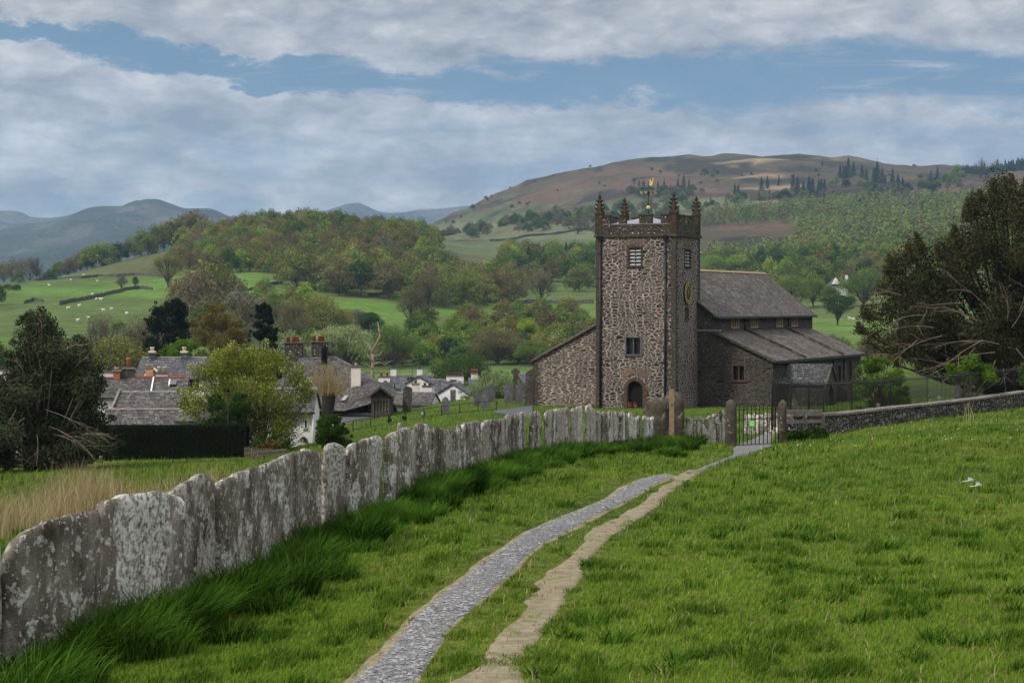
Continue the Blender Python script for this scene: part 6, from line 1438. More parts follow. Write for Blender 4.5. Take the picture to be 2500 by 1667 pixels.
a = GY(596, 113); b_ = GY(700, 111); t = thing('picket_fence', 'weathered vertical board fence right of the clipped hedge', 'fence', a); f_ = MB(); n = 22
for k in range(n):
    q = a.lerp(b_, k/n); z0 = q.z; h = (HV-1094)/F*112-z0+R.uniform(-.04, .04); f_.box(q.x, q.x+.075, q.y-.02, q.y, z0-.1, z0+h)
f_.build('pickets', MATS['grey_timber'], t, a)
MB().hexa([a+Vector((0,.003,.25)), b_+Vector((0,.003,.25)), b_+Vector((0,.04,.25)), a+Vector((0,.04,.25))], [a+Vector((0,.003,.33)), b_+Vector((0,.003,.33)), b_+Vector((0,.04,.33)), a+Vector((0,.04,.33))]).build('rail', MATS['grey_timber'], t, a)
fb, p0, cf, rf_ = shaped('flower_bush', 'low bush with orange red flowers behind the board fence', 'bush', [(600,1100),(600,1075),(640,1062),(690,1068),(730,1060),(762,1085),(760,1125),(640,1125)], 118, 7000, .05, 'bush_leaf', 40, .12, None, 'bark', 36)
rng = np.random.RandomState(8); n = 170; c = np.stack([((rng.choice([646, 672, 668], n)+rng.normal(size=n)*8)-1250)/F*116.6, np.full(n, 116.6)+rng.normal(size=n)*.2, (HV-1083-rng.normal(size=n)*4)/F*116.6], -1)-np.array(p0)
LV, LQ = leaf_quads(c, .04, unit(rng.normal(size=c.shape)+[0, -1, 0]), rng); obj('flowers', npmesh('flowers', LV, LQ, MATS['orange_petal']), fb)
# ================================================================= village
def frame_at(u, Y, ang):
    """local frame: x along the ridge, turned by ang degrees from the picture plane (positive: right end further away)"""
    p = Vector(((u-1250)/F*Y, Y, 0)); return p, math.radians(ang)
def house(name, label, ul, ur, vr, ve, Y, dep, ang=0, roof='cottage_slate', wallm='white_render', vg=None, ov=.25, group=None, gable_mat=None, wins=(), base=-7, cat='house'):
    """ridge from bearing ul to ur at rows vr, front eaves row ve, house depth dep each side of the ridge"""
    a = math.radians(ang); pl = Vector(((ul-1250)/F*Y, Y, 0)); L_ = (ur-ul)/F*Y/max(.3, math.cos(a)-math.sin(a)*(ur-1250)/F); zr = (HV-vr)/F*Y
    t = thing(name, label, cat, (pl.x, pl.y, zr), group, a); h = dep; ze = (HV-ve)/F*(Y-dep)-zr
    rt = MB().slab((-ov, -h-.2, ze-.08), (L_+ov, -h-.2, ze-.08), (L_+ov, 0, 0), (-ov, 0, 0), .1); r1 = rt.build('roof', MATS[roof], t)
    MB().slab((-ov, 0, -.004), (L_+ov, 0, -.004), (L_+ov, h+.2, ze-.08), (-ov, h+.2, ze-.08), .1).build('roof', MATS[roof], t)
    MB().prism([(-ov, -.12, -.03), (-ov, .12, -.03), (-ov, 0, .06)], (L_+2*ov, 0, 0)).build('ridge_tiles', MATS['coping_slate'], t)
    w_ = MB().prism([(0, -h+.1, base), (0, h-.1, base), (0, h-.1, ze-.12), (0, 0, -.16), (0, -h+.1, ze-.12)], (L_, 0, 0)); wo = w_.build('wall', MATS[wallm], t)
    for (fx, z, ww, hh) in wins:
        x = L_*fx; f = MB().box(x-ww/2, x+ww/2, -h+.06, -h+.12, ze+z, ze+z+hh).build('window', MATS['white_paint'], t)
        MB().box(x-ww/2+.07, x+ww/2-.07, -h+.045, -h+.058, ze+z+.07, ze+z+hh-.07).build('pane', MATS['window_glass'], f)
    return t, L_, ze, r1
def stack(parent, x, y, w_, d__, z0, z1, m='white_render', pots=2, potm='chimney_pot', ph=.5, pr=.13, cap=True):
    b = MB().box(x-w_/2, x+w_/2, y-d__/2, y+d__/2, z0, z1); o = b.build('chimney', MATS[m], parent)
    if cap: MB().box(x-w_/2-.06, x+w_/2+.06, y-d__/2-.06, y+d__/2+.06, z1-.003, z1+.12).build('cap', MATS['grey_timber' if m == 'white_render' else 'coping_slate'], o)
    for k in range(pots):
        px = x-w_/2+w_*(k+.5)/pots; MB().lathe((px, y, z1+.12), [(pr, 0), (pr*.85, ph*.7), (pr*1.1, ph*.8), (pr*1.1, ph)], 9).build('chimney_pot', MATS[potm], o)
    return o
def px(w_, Y): return w_/F*Y
# near cottage, slope facing us, white gable at its right
t, L_, ze, rr_ = house('cottage', 'low cottage with mossy slate roof and white right gable just above the hedge', 262, 437, 998, 1046, 137, 2.4, 0, ov=.1)
# cottage behind it with a stone left gable
t, L_, ze, rr_ = house('cottage', 'stone gabled cottage whose slate roof rises behind the mossy one', 297, 445, 956, 1003, 148, 3.0, 0, wallm='field_stone', ov=.15)
MB().hexa([(-.2,-3.2,ze-.02),(-.1,-3.2,ze-.02),(-.1,0,.06),(-.2,0,.06)], [(-.2,-3.2,ze+.12),(-.05,-3.2,ze+.12),(-.05,0,.2),(-.2,0,.2)]).build('verge', MATS['coping_slate'], t)
# wide roof with red ridge
t, L_, ze, rr_ = house('terraced_house', 'long slate roofed house with red ridge tiles and skylight', 235, 455, 921, 968, 166, 4.4, 6, ov=.2)
MB().prism([(-.2, -.14, -.01), (-.2, .14, -.01), (-.2, 0, .12)], (L_+.4, 0, 0)).build('ridge_tiles', MATS['red_tile'], t)
k = -ze/4.5
sk = MB().hexa([(L_*.83,-2.1,-2.1*k+.02),(L_*.9,-2.1,-2.1*k+.02),(L_*.9,-1.0,-1.0*k+.02),(L_*.83,-1.0,-1.0*k+.02)], [(L_*.83,-2.1,-2.1*k+.12),(L_*.9,-2.1,-2.1*k+.12),(L_*.9,-1.0,-1.0*k+.12),(L_*.83,-1.0,-1.0*k+.12)]).build('skylight', MATS['window_glass'], t)
MB().hexa([(L_*.815,-2.2,-2.2*k+.02),(L_*.83,-2.2,-2.2*k+.02),(L_*.83,-.9,-.9*k+.02),(L_*.815,-.9,-.9*k+.02)], [(L_*.815,-2.2,-2.2*k+.14),(L_*.83,-2.2,-2.2*k+.14),(L_*.83,-.9,-.9*k+.14),(L_*.815,-.9,-.9*k+.14)]).build('frame', MATS['white_paint'], sk)
MB().hexa([(L_*.63,-3.9,-3.9*k+.01),(L_*.645,-3.9,-3.9*k+.01),(L_*.645,-.2,-.2*k+.01),(L_*.63,-.2,-.2*k+.01)], [(L_*.63,-3.9,-3.9*k+.09),(L_*.645,-3.9,-3.9*k+.09),(L_*.645,-.2,-.2*k+.09),(L_*.63,-.2,-.2*k+.09)]).build('white_flashing', MATS['white_paint'], t)
stack(t, px(28, 166), .3, px(52, 166), .8, -1, px(12, 166), 'white_render', 3, 'grey_timber', .35, .1)
stack(t, px(50, 166), -.3, .5, .5, -1, px(14, 166), 'chimney_pot', 1, 'pale_pot', .2, .2)
stack(t, px(77, 166), .2, px(28, 166), .8, -1, px(20, 166), 'dark_rubble', 1, 'chimney_pot', .75, .17)
stack(t, px(128, 166), .4, px(17, 166), .6, -1.3, px(22, 166), 'pale_pot_wall', 2, 'pale_pot', .15, .15) if flat('pale_pot_wall', (.45, .27, .13), .9) else None
stack(t, px(158, 166), .3, px(28, 166), .7, -1.2, px(8, 166), 'white_render', 2, 'pale_pot', .42, .14)
# grey slate house with dormer and two banded stacks
t, L_, ze, rr_ = house('slate_house', 'large grey slate house with a white edged dormer and two banded chimneys', 350, 520, 872, 922, 205, 4.5, 0, 'house_slate', ov=.15, wins=[(.83, -1.2, 1.0, 1.1)])
for uu in (373, 451):
    x = (uu-350)/F*205; c = stack(t, x, -.3, px(14, 205), .7, -1.6, px(9, 205), 'house_slate', 1, 'pale_pot', .5, .2); MB().box(x-px(8, 205), x+px(8, 205), -.75, .15, px(9, 205)+.1, px(9, 205)+.25).build('band', MATS['cream_render'], c)
x = (394-350)/F*205; hd_ = px(30, 205); zt = -px(20, 205); w2 = px(20, 205)
dm = MB().slab((x-w2-.1, -4.4, zt-px(20, 205)), (x, -4.4, zt), (x, -1.2, zt), (x-w2-.1, -1.2, zt-px(20, 205)), .08).slab((x, -4.4, zt-.003), (x+w2+.1, -4.4, zt-px(20, 205)), (x+w2+.1, -1.2, zt-px(20, 205)), (x, -1.2, zt-.003), .08).build('dormer', MATS['house_slate'], t)
bb_ = MB()
for s in (-1, 1): bb_.hexa([(x, -4.46, zt-.24), (x+s*(w2+.12), -4.46, zt-px(20, 205)-.24), (x+s*(w2+.12), -4.41, zt-px(20, 205)-.24), (x, -4.41, zt-.24)], [(x, -4.46, zt), (x+s*(w2+.12), -4.46, zt-px(20, 205)), (x+s*(w2+.12), -4.41, zt-px(20, 205)), (x, -4.41, zt)])
bb_.build('bargeboard', MATS['white_paint'], dm); MB().prism([(x-w2, -4.35, zt-px(22, 205)), (x+w2, -4.35, zt-px(22, 205)), (x, -4.35, zt-.12)], (0, 3, 0)).box(x-w2+.05, x+w2-.05, -4.34, -1.3, zt-px(22, 205)-1.2, zt-px(22, 205)).build('dormer_wall', MATS['grey_timber'], dm)
# white house behind the willow
t, L_, ze, rr_ = house('white_house', 'white rendered house half hidden behind the wide willow', 560, 771, 948, 1002, 133, 2.6, 0, 'cottage_slate', ov=.12, wins=[(.3, -1.6, .9, 1.0), (.62, -1.6, .9, 1.0), (.93, -1.1, .25, .6)])
MB().tube([(L_+.06, -2.62, ze-.2), (L_+.06, -2.62, ze-2.4)], .04, 6).build('downpipe', MATS['white_paint'], t)
MB().box(-.1, L_+.2, -2.9, -2.8, ze-.2, ze-.1).build('gutter', MATS['black_iron'], t)
t, L_, ze, rr_ = house('low_outhouse', 'small white outhouse between the hedge and the willow', 440, 560, 1003, 1024, 130, 1.6, 0, 'cottage_slate', ov=.1)
# the big roof: ridge, hip running down to the right
Yb = 178; t = thing('large_house', 'large house with a steep sweeping slate roof, tall red pot stacks and a timber gable', 'house', (0, 0, 0)); q = lambda u_, v_, Y_=Yb: P(u_, v_, Y_)
a, b, c_, d0 = q(728, 878, 181), q(817.5, 872.6, 181), q(938, 942, 176), q(620, 1000, 172)
e0 = q(840, 1003, 171.5); e1 = q(905, 985, 171.5); e2 = q(935, 960, 173.5)
MB().poly([a, d0, e0, b]).poly([b, e0, e1, e2]).poly([b, e2, c_]).build('roof', MATS['cottage_slate'], t)
MB().poly([a, b, b+Vector((0, 9, -5)), a+Vector((0, 9, -5))]).poly([b, c_, c_+Vector((1, 8, -3)), b+Vector((0, 9, -5))]).poly([a, a+Vector((0, 9, -5)), d0+Vector((0, 8, -1)), d0]).build('roof', MATS['cottage_slate'], t)
MB().tube([b, b.lerp(c_, .35)+Vector((0,0,.06)), b.lerp(c_, .7)+Vector((0,0,-.02)), c_], .13, 5).tube([a, b], .12, 5).build('ridge_tiles', MATS['gravestone'], t)
MB().box(d0.x+.3, c_.x-.6, 172.2, 180, -14, -8.85).build('wall', MATS['white_render'], t)
gx, gy = q(930, 941, 171.2).x, 171.2; zt = q(930, 941, 171.2).z; zl_ = q(896, 968, 170.6).z; wl = gx-q(896, 968, 170.6).x; wr = q(962, 969, 170.6).x-gx
gb = MB().slab((gx-wl, gy-.5, zl_), (gx, gy-.5, zt), (gx+.1, gy+4.5, zt+.3), (gx-wl, gy+4.5, zl_+.2), .1).slab((gx, gy-.5, zt), (gx+wr, gy-.5, zl_), (gx+wr, gy+4.5, zl_+.2), (gx+.1, gy+4.5, zt+.3), .1).build('gable_roof', MATS['cottage_slate'], t)
bb_ = MB()
for s in (-wl, wr): bb_.hexa([(gx, gy-.56, zt-.2), (gx+s, gy-.56, zl_-.2), (gx+s, gy-.5, zl_-.2), (gx, gy-.5, zt-.2)], [(gx, gy-.56, zt), (gx+s, gy-.56, zl_), (gx+s, gy-.5, zl_), (gx, gy-.5, zt)])
bb_.build('bargeboard', MATS['quoin_stone'], gb)
MB().prism([(gx-wl+.3, gy, -12), (gx+wr-.3, gy, -12), (gx+wr-.3, gy, zl_-.1), (gx, gy, zt-.15), (gx-wl+.3, gy, zl_-.1)], (0, 4, 0)).build('gable_wall', MATS['dark_rubble'], t)
tb = MB()
for x_ in np.linspace(gx-wl+.45, gx+wr-.45, 6): tb.box(x_-.05, x_+.05, gy-.06, gy-.003, -10.2, zl_-.1)
tb.box(gx-wl+.3, gx+wr-.3, gy-.065, gy-.003, zl_-.35, zl_-.2); tb.build('timber_frame', MATS['grey_timber'], t)
def stack2(x0, x1, v0, v1, Y, m, pots, potm='chimney_pot', dpt=.9, parent=t, pv=None, prr=.14):
    a_ = P(x0, v1, Y); b__ = P(x1, v0, Y); o = MB().box(a_.x, b__.x, Y, Y+dpt, a_.z-1.5, b__.z).build('chimney', MATS[m], parent)
    MB().box(a_.x-.08, b__.x+.08, Y-.08, Y+dpt+.08, b__.z-.003, b__.z+.1).build('cap', MATS['grey_timber'], o)
    for u_ in pots:
        x = (u_-1250)/F*Y; h = (v0-pv)/F*Y if pv else .45
        MB().lathe((x, Y+dpt/2, b__.z+.1), [(prr, 0), (prr*.85, h*.7), (prr*1.1, h*.78), (prr*1.1, h-.08)], 9).build('chimney_pot', MATS[potm], o)
    return o
stack2(695, 737.5, 838, 876, 181, 'parapet_stone', (702, 716, 724), pv=822, prr=.17); stack2(760, 799, 836, 876, 181.5, 'parapet_stone', (765, 779.5, 786.5), pv=820, prr=.17)
stack2(857, 880, 896, 940, 175, 'cream_render', (868,), 'white_paint', .8, pv=889, prr=.1)
bp_ = P(792, 873, 180); MB().lathe((bp_.x, 180.0, bp_.z-.6), [(.26, 0), (.26, 1.3), (.30, 1.35), (.12, 1.6), (.16, 1.65), (.02, 1.8)], 10).build('cowl', MATS['black_iron'], t)
sk = MB().hexa([q(832, 980, 172.9), q(842, 980, 172.9), q(852, 968, 173.6), q(842, 968, 173.6)], [p_+Vector((0, -.1, .12)) for p_ in (q(832, 980, 172.9), q(842, 980, 172.9), q(852, 968, 173.6), q(842, 968, 173.6))]).build('skylight', MATS['louvre_slate'], t)
# roofs down to the right, then the far white chimneys
t, L_, ze, rr_ = house('slate_cottage', 'slate cottage tucked right of the timber gable with a tall cream chimney', 940, 1062, 957, 986, 190, 2.6, -8, ov=.1)
stack2(1005.5, 1024, 938, 976, 186, 'cream_render', (), parent=t, dpt=.6) if False else None
def vh(label, ul, ur, vr, ve, Y, stacks=(), ang=0, dep=3, wallm='white_render', group='white chimneyed village houses', roof='house_slate'):
    t, L_, ze, rr_ = house('village_house', label, ul, ur, vr, ve, Y, dep, ang, roof, wallm, ov=.15, group=group); rz = math.radians(ang)
    for (u0_, u1_, v0_, v1_, m, pots, pm) in stacks:
        cu = (u0_+u1_)/2; x = (cu-ul)/F*Y; w_ = (u1_-u0_)/F*Y; z1 = (vr-v0_)/F*Y; z0 = (vr-v1_)/F*Y-1.5
        stack(t, x, 0.1, w_, .7, z0, z1, m, pots, pm, .45 if pm == 'chimney_pot' else .25, .13)
    return t
vh('village house with two orange pots on a white chimney right of the big roof', 905, 960, 930, 965, 226, [(924, 952, 921, 950, 'white_render', 2, 'chimney_pot')])
vh('dark roofed village house between a left and a right white chimney', 952, 1056, 915, 948, 250, [(953.6, 967.6, 900, 917, 'white_render', 1, 'grey_timber'), (1018, 1031, 900, 920, 'white_render', 1, 'grey_timber'), (1046, 1055, 919, 935, 'cream_render', 1, 'cream_render')])
vh('village house with a low white double chimney behind the ragged gravestone', 985, 1022, 934, 965, 225, [(993, 1013, 929, 950, 'white_render', 3, 'grey_timber')])
vh('village house with the tall cream chimney behind the lawn edge', 998, 1034, 962, 992, 200, [(1005.5, 1024, 938, 976, 'cream_render', 1, 'grey_timber')])
vh('village house with the broad white stack above a small dark roof', 1024, 1066, 962, 990, 203, [(1031, 1054.6, 944, 963, 'white_render', 2, 'grey_timber')])
vh('broad slate roofed village house below the row of many small pots', 1052, 1122, 926, 975, 235, [(1090, 1132, 918, 936, 'white_render', 6, 'grey_timber'), (1100, 1113, 929, 942, 'white_render', 2, 'white_render')])
vh('pinkish chimneyed far village house behind the pale shrub', 1146, 1172, 924, 945, 262, [(1150, 1167, 913, 925, 'cream_render', 3, 'chimney_pot')])
vh('small white gabled house with dark roof beside the tall cream chimney', 1022, 1037, 917, 935, 222, [], 80, 1.3)
vh('slate roofed cottage whose white gable end shows left of the pale shrub', 1106, 1122, 935, 962, 205, [], 70, 1.6)
vh('dark slate roof showing between the stone cross and the church', 1265, 1300, 912, 945, 235, [], 20, 3, 'dark_rubble')
vh('white chimneyed house at the far left behind the evergreen tree', -60, 20, 925, 960, 190, [(0, 20, 905, 925, 'white_render', 2, 'grey_timber')], 0, 4)
# television aerials
for u_, v0_, v1_, Y_, lab in ((1006, 877, 930, 218, 'tall television aerial on a thin pole above the village roofs'), (270, 848, 905, 190, 'television aerial mast above the left village chimneys')):
    a = P(u_, v1_, Y_); b_ = P(u_, v0_, Y_); t = thing('television_aerial', lab, 'aerial', a); h = b_.z-a.z
    MB().tube([(0,0,-2),(0,0,h)], .035, 5).build('mast', MATS['black_iron'], t)
    m = MB().tube([(-.8,0,h-.05),(.8,0,h-.05)], .025, 4)
    for k in range(9): m.tube([(-.8+.2*k,-.25,h-.05),(-.8+.2*k,.25,h-.05)], .015, 4)
    m.build('antenna', MATS['black_iron'], t)
# white house in the far trees
Yw = 900; p = GY(2040, Yw); t = thing('country_house', 'white house with a grey pyramid roof among trees below the fell', 'house', p); zz = lambda v_: (HV-v_)/F*Yw-p.z
MB().box(-3.5, 3.8, -3, 3, -1, zz(697)).build('wall', MATS['white_render'], t)
MB().poly([(-4.2,-3.6,zz(698)),(4.4,-3.6,zz(698)),(4.4,3.6,zz(698)),(-4.2,3.6,zz(698)),(0,0,zz(678))], [(0,1,4),(1,2,4),(2,3,4),(3,0,4)]).build('roof', MATS['house_slate'], t)
MB().prism([(-2.0,-3.9,zz(694)),(1.4,-3.9,zz(694)),(-.3,-3.9,zz(679))], (0, 3, 0)).build('gable', MATS['white_render'], t)
MB().box(3.9, 5.0, -1, 0, 0, zz(672)).build('chimney', MATS['white_render'], t)
w_ = MB().box(-2.2, -1.2, -3.06, -3.002, 1.2, 2.6).build('window', MATS['window_glass'], t); MB().box(1.2, 2.2, -3.06, -3.002, 1.2, 2.6).build('window', MATS['window_glass'], t)
# ================================================================= field walls and sheep
def fieldwall(label, pts_, h=1.3, ymin=350, ymax=1600, m='field_stone', w_=.5):
    q = [G(u_, v_, ymin, ymax) for u_, v_ in pts_]; P2 = []
    for i in range(len(q)-1):
        n = max(1, int((q[i+1]-q[i]).length/4))
        for k in range(n): c = q[i].lerp(q[i+1], k/n); P2.append(Vector((c.x, c.y, H1(c.x, c.y))))
    P2.append(q[-1]); b = MB(); o = P2[0]
    for i in range(len(P2)-1):
        a, c = P2[i], P2[i+1]; n_ = Vector((c.y-a.y, a.x-c.x, 0)); n_ = n_.normalized()*w_/2 if n_.length > 1e-6 else Vector((0, w_/2, 0)); z0 = Vector((0, 0, -1)); z1 = Vector((0, 0, h*R.uniform(.85, 1.12))); z2 = z1
        b.hexa([a+n_+z0, c+n_+z0, c-n_+z0, a-n_+z0], [a+n_*.6+z1, c+n_*.6+z2, c-n_*.6+z2, a-n_*.6+z1])
    me = b.mesh('field_wall', MATS[m], o); ob = obj('field_wall', me); ob.location = o; setp(ob, label, 'wall', 'dry stone walls in the far fields')
fieldwall('curving dark dry stone wall between the two bright pastures at the left', [(146,746),(165,741),(195,735),(220,730),(255,723),(282,716),(305,709),(340,706),(372,709)], 1.4)
fieldwall('dry stone wall along the top of the left pastures', [(51,685),(90,686),(140,682),(200,680),(240,676),(286,676),(330,673),(372,674),(420,678)], 1.2)
fieldwall('wall climbing the ridge edge at the far left', [(51,685),(113,678),(160,668),(208,658),(268,644)], 1.0)
fieldwall('wall slanting down behind the dark pointed conifer', [(660,738),(700,722),(745,712),(790,706)], 1.5)
fieldwall('long level wall across the bank left of the tower', [(1160,739),(1210,740),(1260,741),(1330,741),(1400,742),(1450,742)], 1.8)
fieldwall('short broken wall on the green bank', [(900,724),(930,722),(960,716)], 1.2)
fieldwall('broken wall crossing the slope beside the wood', [(604,712),(625,706),(650,700),(690,692)], 1.2)
fieldwall('low bank at the left end of the lower pasture', [(60,742),(80,735),(105,738)], 1.2)
fieldwall('wall running across the lower fell left of the tower', [(1195,590),(1260,585),(1330,575),(1400,566),(1450,560)], 2.0, 1200, 2600)
sm_ = MB().sphere((0, 0, .62), .36, 10, (1.45, .95, .85)).sphere((.58, 0, .86), .15, 8, (1.3, .8, 1)).tube([(.42, 0, .72), (.58, 0, .88)], [.17, .11], 6)
for lx, ly_ in ((.3, .15), (.3, -.15), (-.3, .15), (-.3, -.15)): sm_.tube([(lx, ly_, .45), (lx, ly_, 0)], [.06, .045], 5)
sm_.tube([(.52, .1, .93), (.5, .19, .93)], [.04, .02], 4).tube([(.52, -.1, .93), (.5, -.19, .93)], [.04, .02], 4).tube([(-.5, 0, .7), (-.58, 0, .5)], [.05, .03], 4)
sme = sm_.mesh('sheep', MATS['wool'])
for u_, v_ in [(173,687),(238,690),(226,723),(235,735),(247,735),(193,751),(166,757),(273,759),(253,762),(217,781),(190,787),(246,735),(1380,742),(205,675),(1265,660),(1930,700+60),(2075,782),(2083,784),(120,700),(310,770)]:
    p = G(u_, v_, 350, 1400); o = obj('sheep', sme); o.location = p; o.rotation_euler = (0, 0, R.uniform(0, 6.28)); o.scale = (1.25,)*3; setp(o, 'small white sheep grazing on a far pasture', 'sheep', 'sheep grazing on the far pastures')
# ================================================================= grass
def blades(base, h, wdt, lean, az_, k=3, rng=None, curve=1.0):
    """base (n,3); h,wdt,lean,az_ arrays -> strips of k quads each tapering"""
    n = len(base); t = np.linspace(0, 1, k + 1); dx, dy = np.cos(az_), np.sin(az_); sx, sy = -dy, dx
    fa = rng.uniform(0, 6.28, n); sx, sy = np.cos(fa), np.sin(fa)
    V = np.zeros((n, k + 1, 2, 3), np.float32)
    for i, ti in enumerate(t):
        hor = lean * h * ti ** (1 + curve); up = h * ti * np.sqrt(np.maximum(.05, 1 - (lean * ti ** curve) ** 2 * .75)); w_ = wdt * (1 - ti ** 1.6) + wdt * .05
        cx, cy, cz = base[:, 0] + dx * hor, base[:, 1] + dy * hor, base[:, 2] + up
        V[:, i, 0] = np.stack([cx - sx * w_ / 2, cy - sy * w_ / 2, cz], -1); V[:, i, 1] = np.stack([cx + sx * w_ / 2, cy + sy * w_ / 2, cz], -1)
    b = np.arange(n)[:, None] * (2 * (k + 1)) + np.arange(k)[None, :] * 2
    Q = np.stack([b, b + 1, b + 3, b + 2], -1).reshape(-1, 4); return V.reshape(-1, 3), Q
def uv_of(X, Y, Z): return 1250 + F * X / Y, HV - F * Z / Y
def church_mask(X, Y):
    dx, dy = X - CO.x, Y - CO.y; a = dx * e_.x + dy * e_.y; b = dx * d_.x + dy * d_.y
    return ((a > -13.6) & (a < 6.1) & (b > 5.0)) | ((a > -6.3) & (a < .1) & (b > -.05)) | ((a > 5.8) & (a < 9.6) & (b > 6.6) & (b < 10.2))
rng = np.random.RandomState(21)
n = 700000; Y = 1 / rng.uniform(1 / 190, 1 / 14.5, n); u = np.where(rng.uniform(size=n) < .8, rng.uniform(-220, 2720, n), rng.choice([-1, 1], n) * rng.uniform(1470, 2900, n) + 1250); X = (u - 1250) / F * Y; Z = height(X, Y); uu, vv = uv_of(X, Y, Z)
ue = uu + (fbm(X * 3.5, Y * 1.6, 4, 91) - .5) * 110 * np.clip(vv / 1667, .3, 1) ** 3 + (rng.uniform(size=n) - .5) * 14 * (vv / 1667) ** 2
keep = ~inpath(GRAV, ue * .45 + uu * .55, vv, -5) & ~inpath(GRAV2, uu, vv, 0) & ~church_mask(X, Y) & ~((uu > 1200) & (uu < 1300) & (vv > 994) & (vv < 1016) & (Y > 120))
dirt = inpath(DIRT, ue, vv, -8); dn = fbm(X * 2.0, Y * 1.0, 4, 61); dcore = inpath(DIRT, ue, vv, -20); keep &= ~(dirt & (dn < .64) & (rng.uniform(size=n) < np.where(dcore, .95, .6)))
edge = inpath(GRAV, uu, vv, 30) & (uu < np.interp(vv, [r[0] for r in GRAV][::-1], [r[1] for r in GRAV][::-1])); keep &= ~(edge & (rng.uniform(size=n) < .7))
wx = np.interp(Y, WALLY, np.array([(a_ - 1250) / F * b_ for a_, b_ in zip(WALLU, WALLY)])); keep &= ~((np.abs(X - wx) < .12) & (Y < 86))
X, Y, Z, uu, vv, dn, dirt, wx = (a_[keep] for a_ in (X, Y, Z, uu, vv, dn, dirt, wx)); n = len(X)
cl = fbm(X / .32, Y / .5, 4, 71); big = fbm(X / 2.5, Y / 5, 3, 72)
tuft = smst(cl, .56, .70); h = (.026 + .034 * rng.uniform(size=n) + .055 * tuft) * (1 + Y / 90)
near_path = smst(np.abs(inpath(GRAV, uu, vv, 60) | inpath(DIRT, uu, vv, 30)), .5, 1); h = h * (1 - .5 * near_path)
left = (X < wx) & (Y < 100); h = h * np.where(left, 1.5, 1)
wdt = (.0058 + .00024 * Y) * rng.uniform(.7, 1.4, n); tint = np.clip(.62 - .42 * tuft + (big - .5) * .5 + rng.normal(size=n) * .24 + .1 * near_path + .15 * (Y > 110), 0, 1)
V, Q = blades(np.stack([X, Y, Z - .01], -1), h, wdt, rng.uniform(.1, .9, n), rng.normal(.2, 1.1, n), 2, rng)
o = obj('meadow_grass', npmesh('meadow_grass', V, Q, MATS['grass_blade'], False, {'tint': np.repeat(tint, 2)})); setp(o, 'short bright green grass covering the field and churchyard', 'grass', None, 'stuff')
# tussocks leaning off the slab fence
rng = np.random.RandomState(5); B = []; Hh = []; Ln = []; Az = []; Ti = []
def tuss(cx, cy, r, nb, h0, dirx, tint0):
    a = rng.uniform(0, 6.28, nb); rr = r * np.sqrt(rng.uniform(size=nb)); x, y = cx + np.cos(a) * rr, cy + np.sin(a) * rr * 1.4
    B.append(np.stack([x, y, height(x, y) - .02], -1)); Hh.append(h0 * rng.uniform(.6, 1.15, nb)); Ln.append(rng.uniform(.35, .98, nb)); Az.append(np.where(rng.uniform(size=nb) < .35, dirx + rng.normal(0, .7, nb), a + rng.normal(0, .35, nb))); Ti.append(np.clip(tint0 + rng.normal(size=nb) * .3, 0, 1))
Yc = 16.0
while Yc < 79:
    wxc = float(np.interp(Yc, WALLY, [(a_ - 1250) / F * b_ for a_, b_ in zip(WALLU, WALLY)])); amp = .5 + .95 * float(vn(Yc / 1.5, 2, 3))
    if Yc > 55: amp *= .85
    for k in range(2):
        off = [.16, .55][k] * (1 + .25 * rng.normal()); sc = [.8, 1.0][k] * amp
        if k == 1 and amp < .85: continue
        tuss(wxc + off, Yc + rng.normal() * .2, .24 * sc + .05, int(620 * sc * (1 if Yc < 45 else .7)), (.54 if Yc < 30 else .48) * (.5 + .5 * sc), rng.normal(-.25, .5), rng.uniform(.0, 1.0))
    for k in range(2): tuss(wxc + rng.uniform(.1, 1.15), Yc + rng.uniform(-.4, .4), rng.uniform(.14, .30), 260, rng.uniform(.22, .40), rng.normal(-.2, .6), rng.uniform(.2, 1.0))
    Yc += .66 + Yc / 66
# scattered tufts at the gate side and in the field
for (u_, v_, r, h0) in [(1690,1085,.5,.5),(1705,1078,.5,.5),(1725,1075,.5,.5),(1740,1078,.5,.45),(1675,1100,.4,.45),(1600,1080,.4,.5),(1615,1090,.4,.5),(1585,1100,.35,.4),(1565,1105,.3,.4),(1630,1110,.3,.3),(1550,1095,.3,.45),(1650,1118,.3,.25)]:
    p = G(u_, v_, 50, 85); tuss(p.x, p.y, r, 420, h0 * 1.0, rng.normal(0, .5), rng.uniform(.2, .7))
for k in range(70):
    p = GY(rng.uniform(950, 2500), 1 / rng.uniform(1 / 75, 1 / 17)); q = uv_of(p.x, p.y, p.z)
    if inpath(GRAV, q[0], q[1], 60) or inpath(DIRT, q[0], q[1], 10) or p.x < float(np.interp(p.y, WALLY, [(a_ - 1250) / F * b_ for a_, b_ in zip(WALLU, WALLY)])) + .8: continue
    tuss(p.x, p.y, rng.uniform(.1, .22), 90, rng.uniform(.12, .2), rng.normal(0, 1), .5)
B = np.concatenate(B); Hh = np.concatenate(Hh); Ln = np.concatenate(Ln); Az = np.concatenate(Az); Ti = np.concatenate(Ti); n = len(B)
V, Q = blades(B, Hh, (.0105 + .0002 * B[:, 1]) * rng.uniform(.7, 1.3, n), Ln, Az, 5, rng, 1.0)
o = obj('tussock_grass', npmesh('tussock_grass', V, Q, MATS['tussock_blade'], False, {'tint': np.repeat(Ti, 5)})); setp(o, 'long dark green tussocks drooping along the foot of the slab fence', 'grass', None, 'stuff')
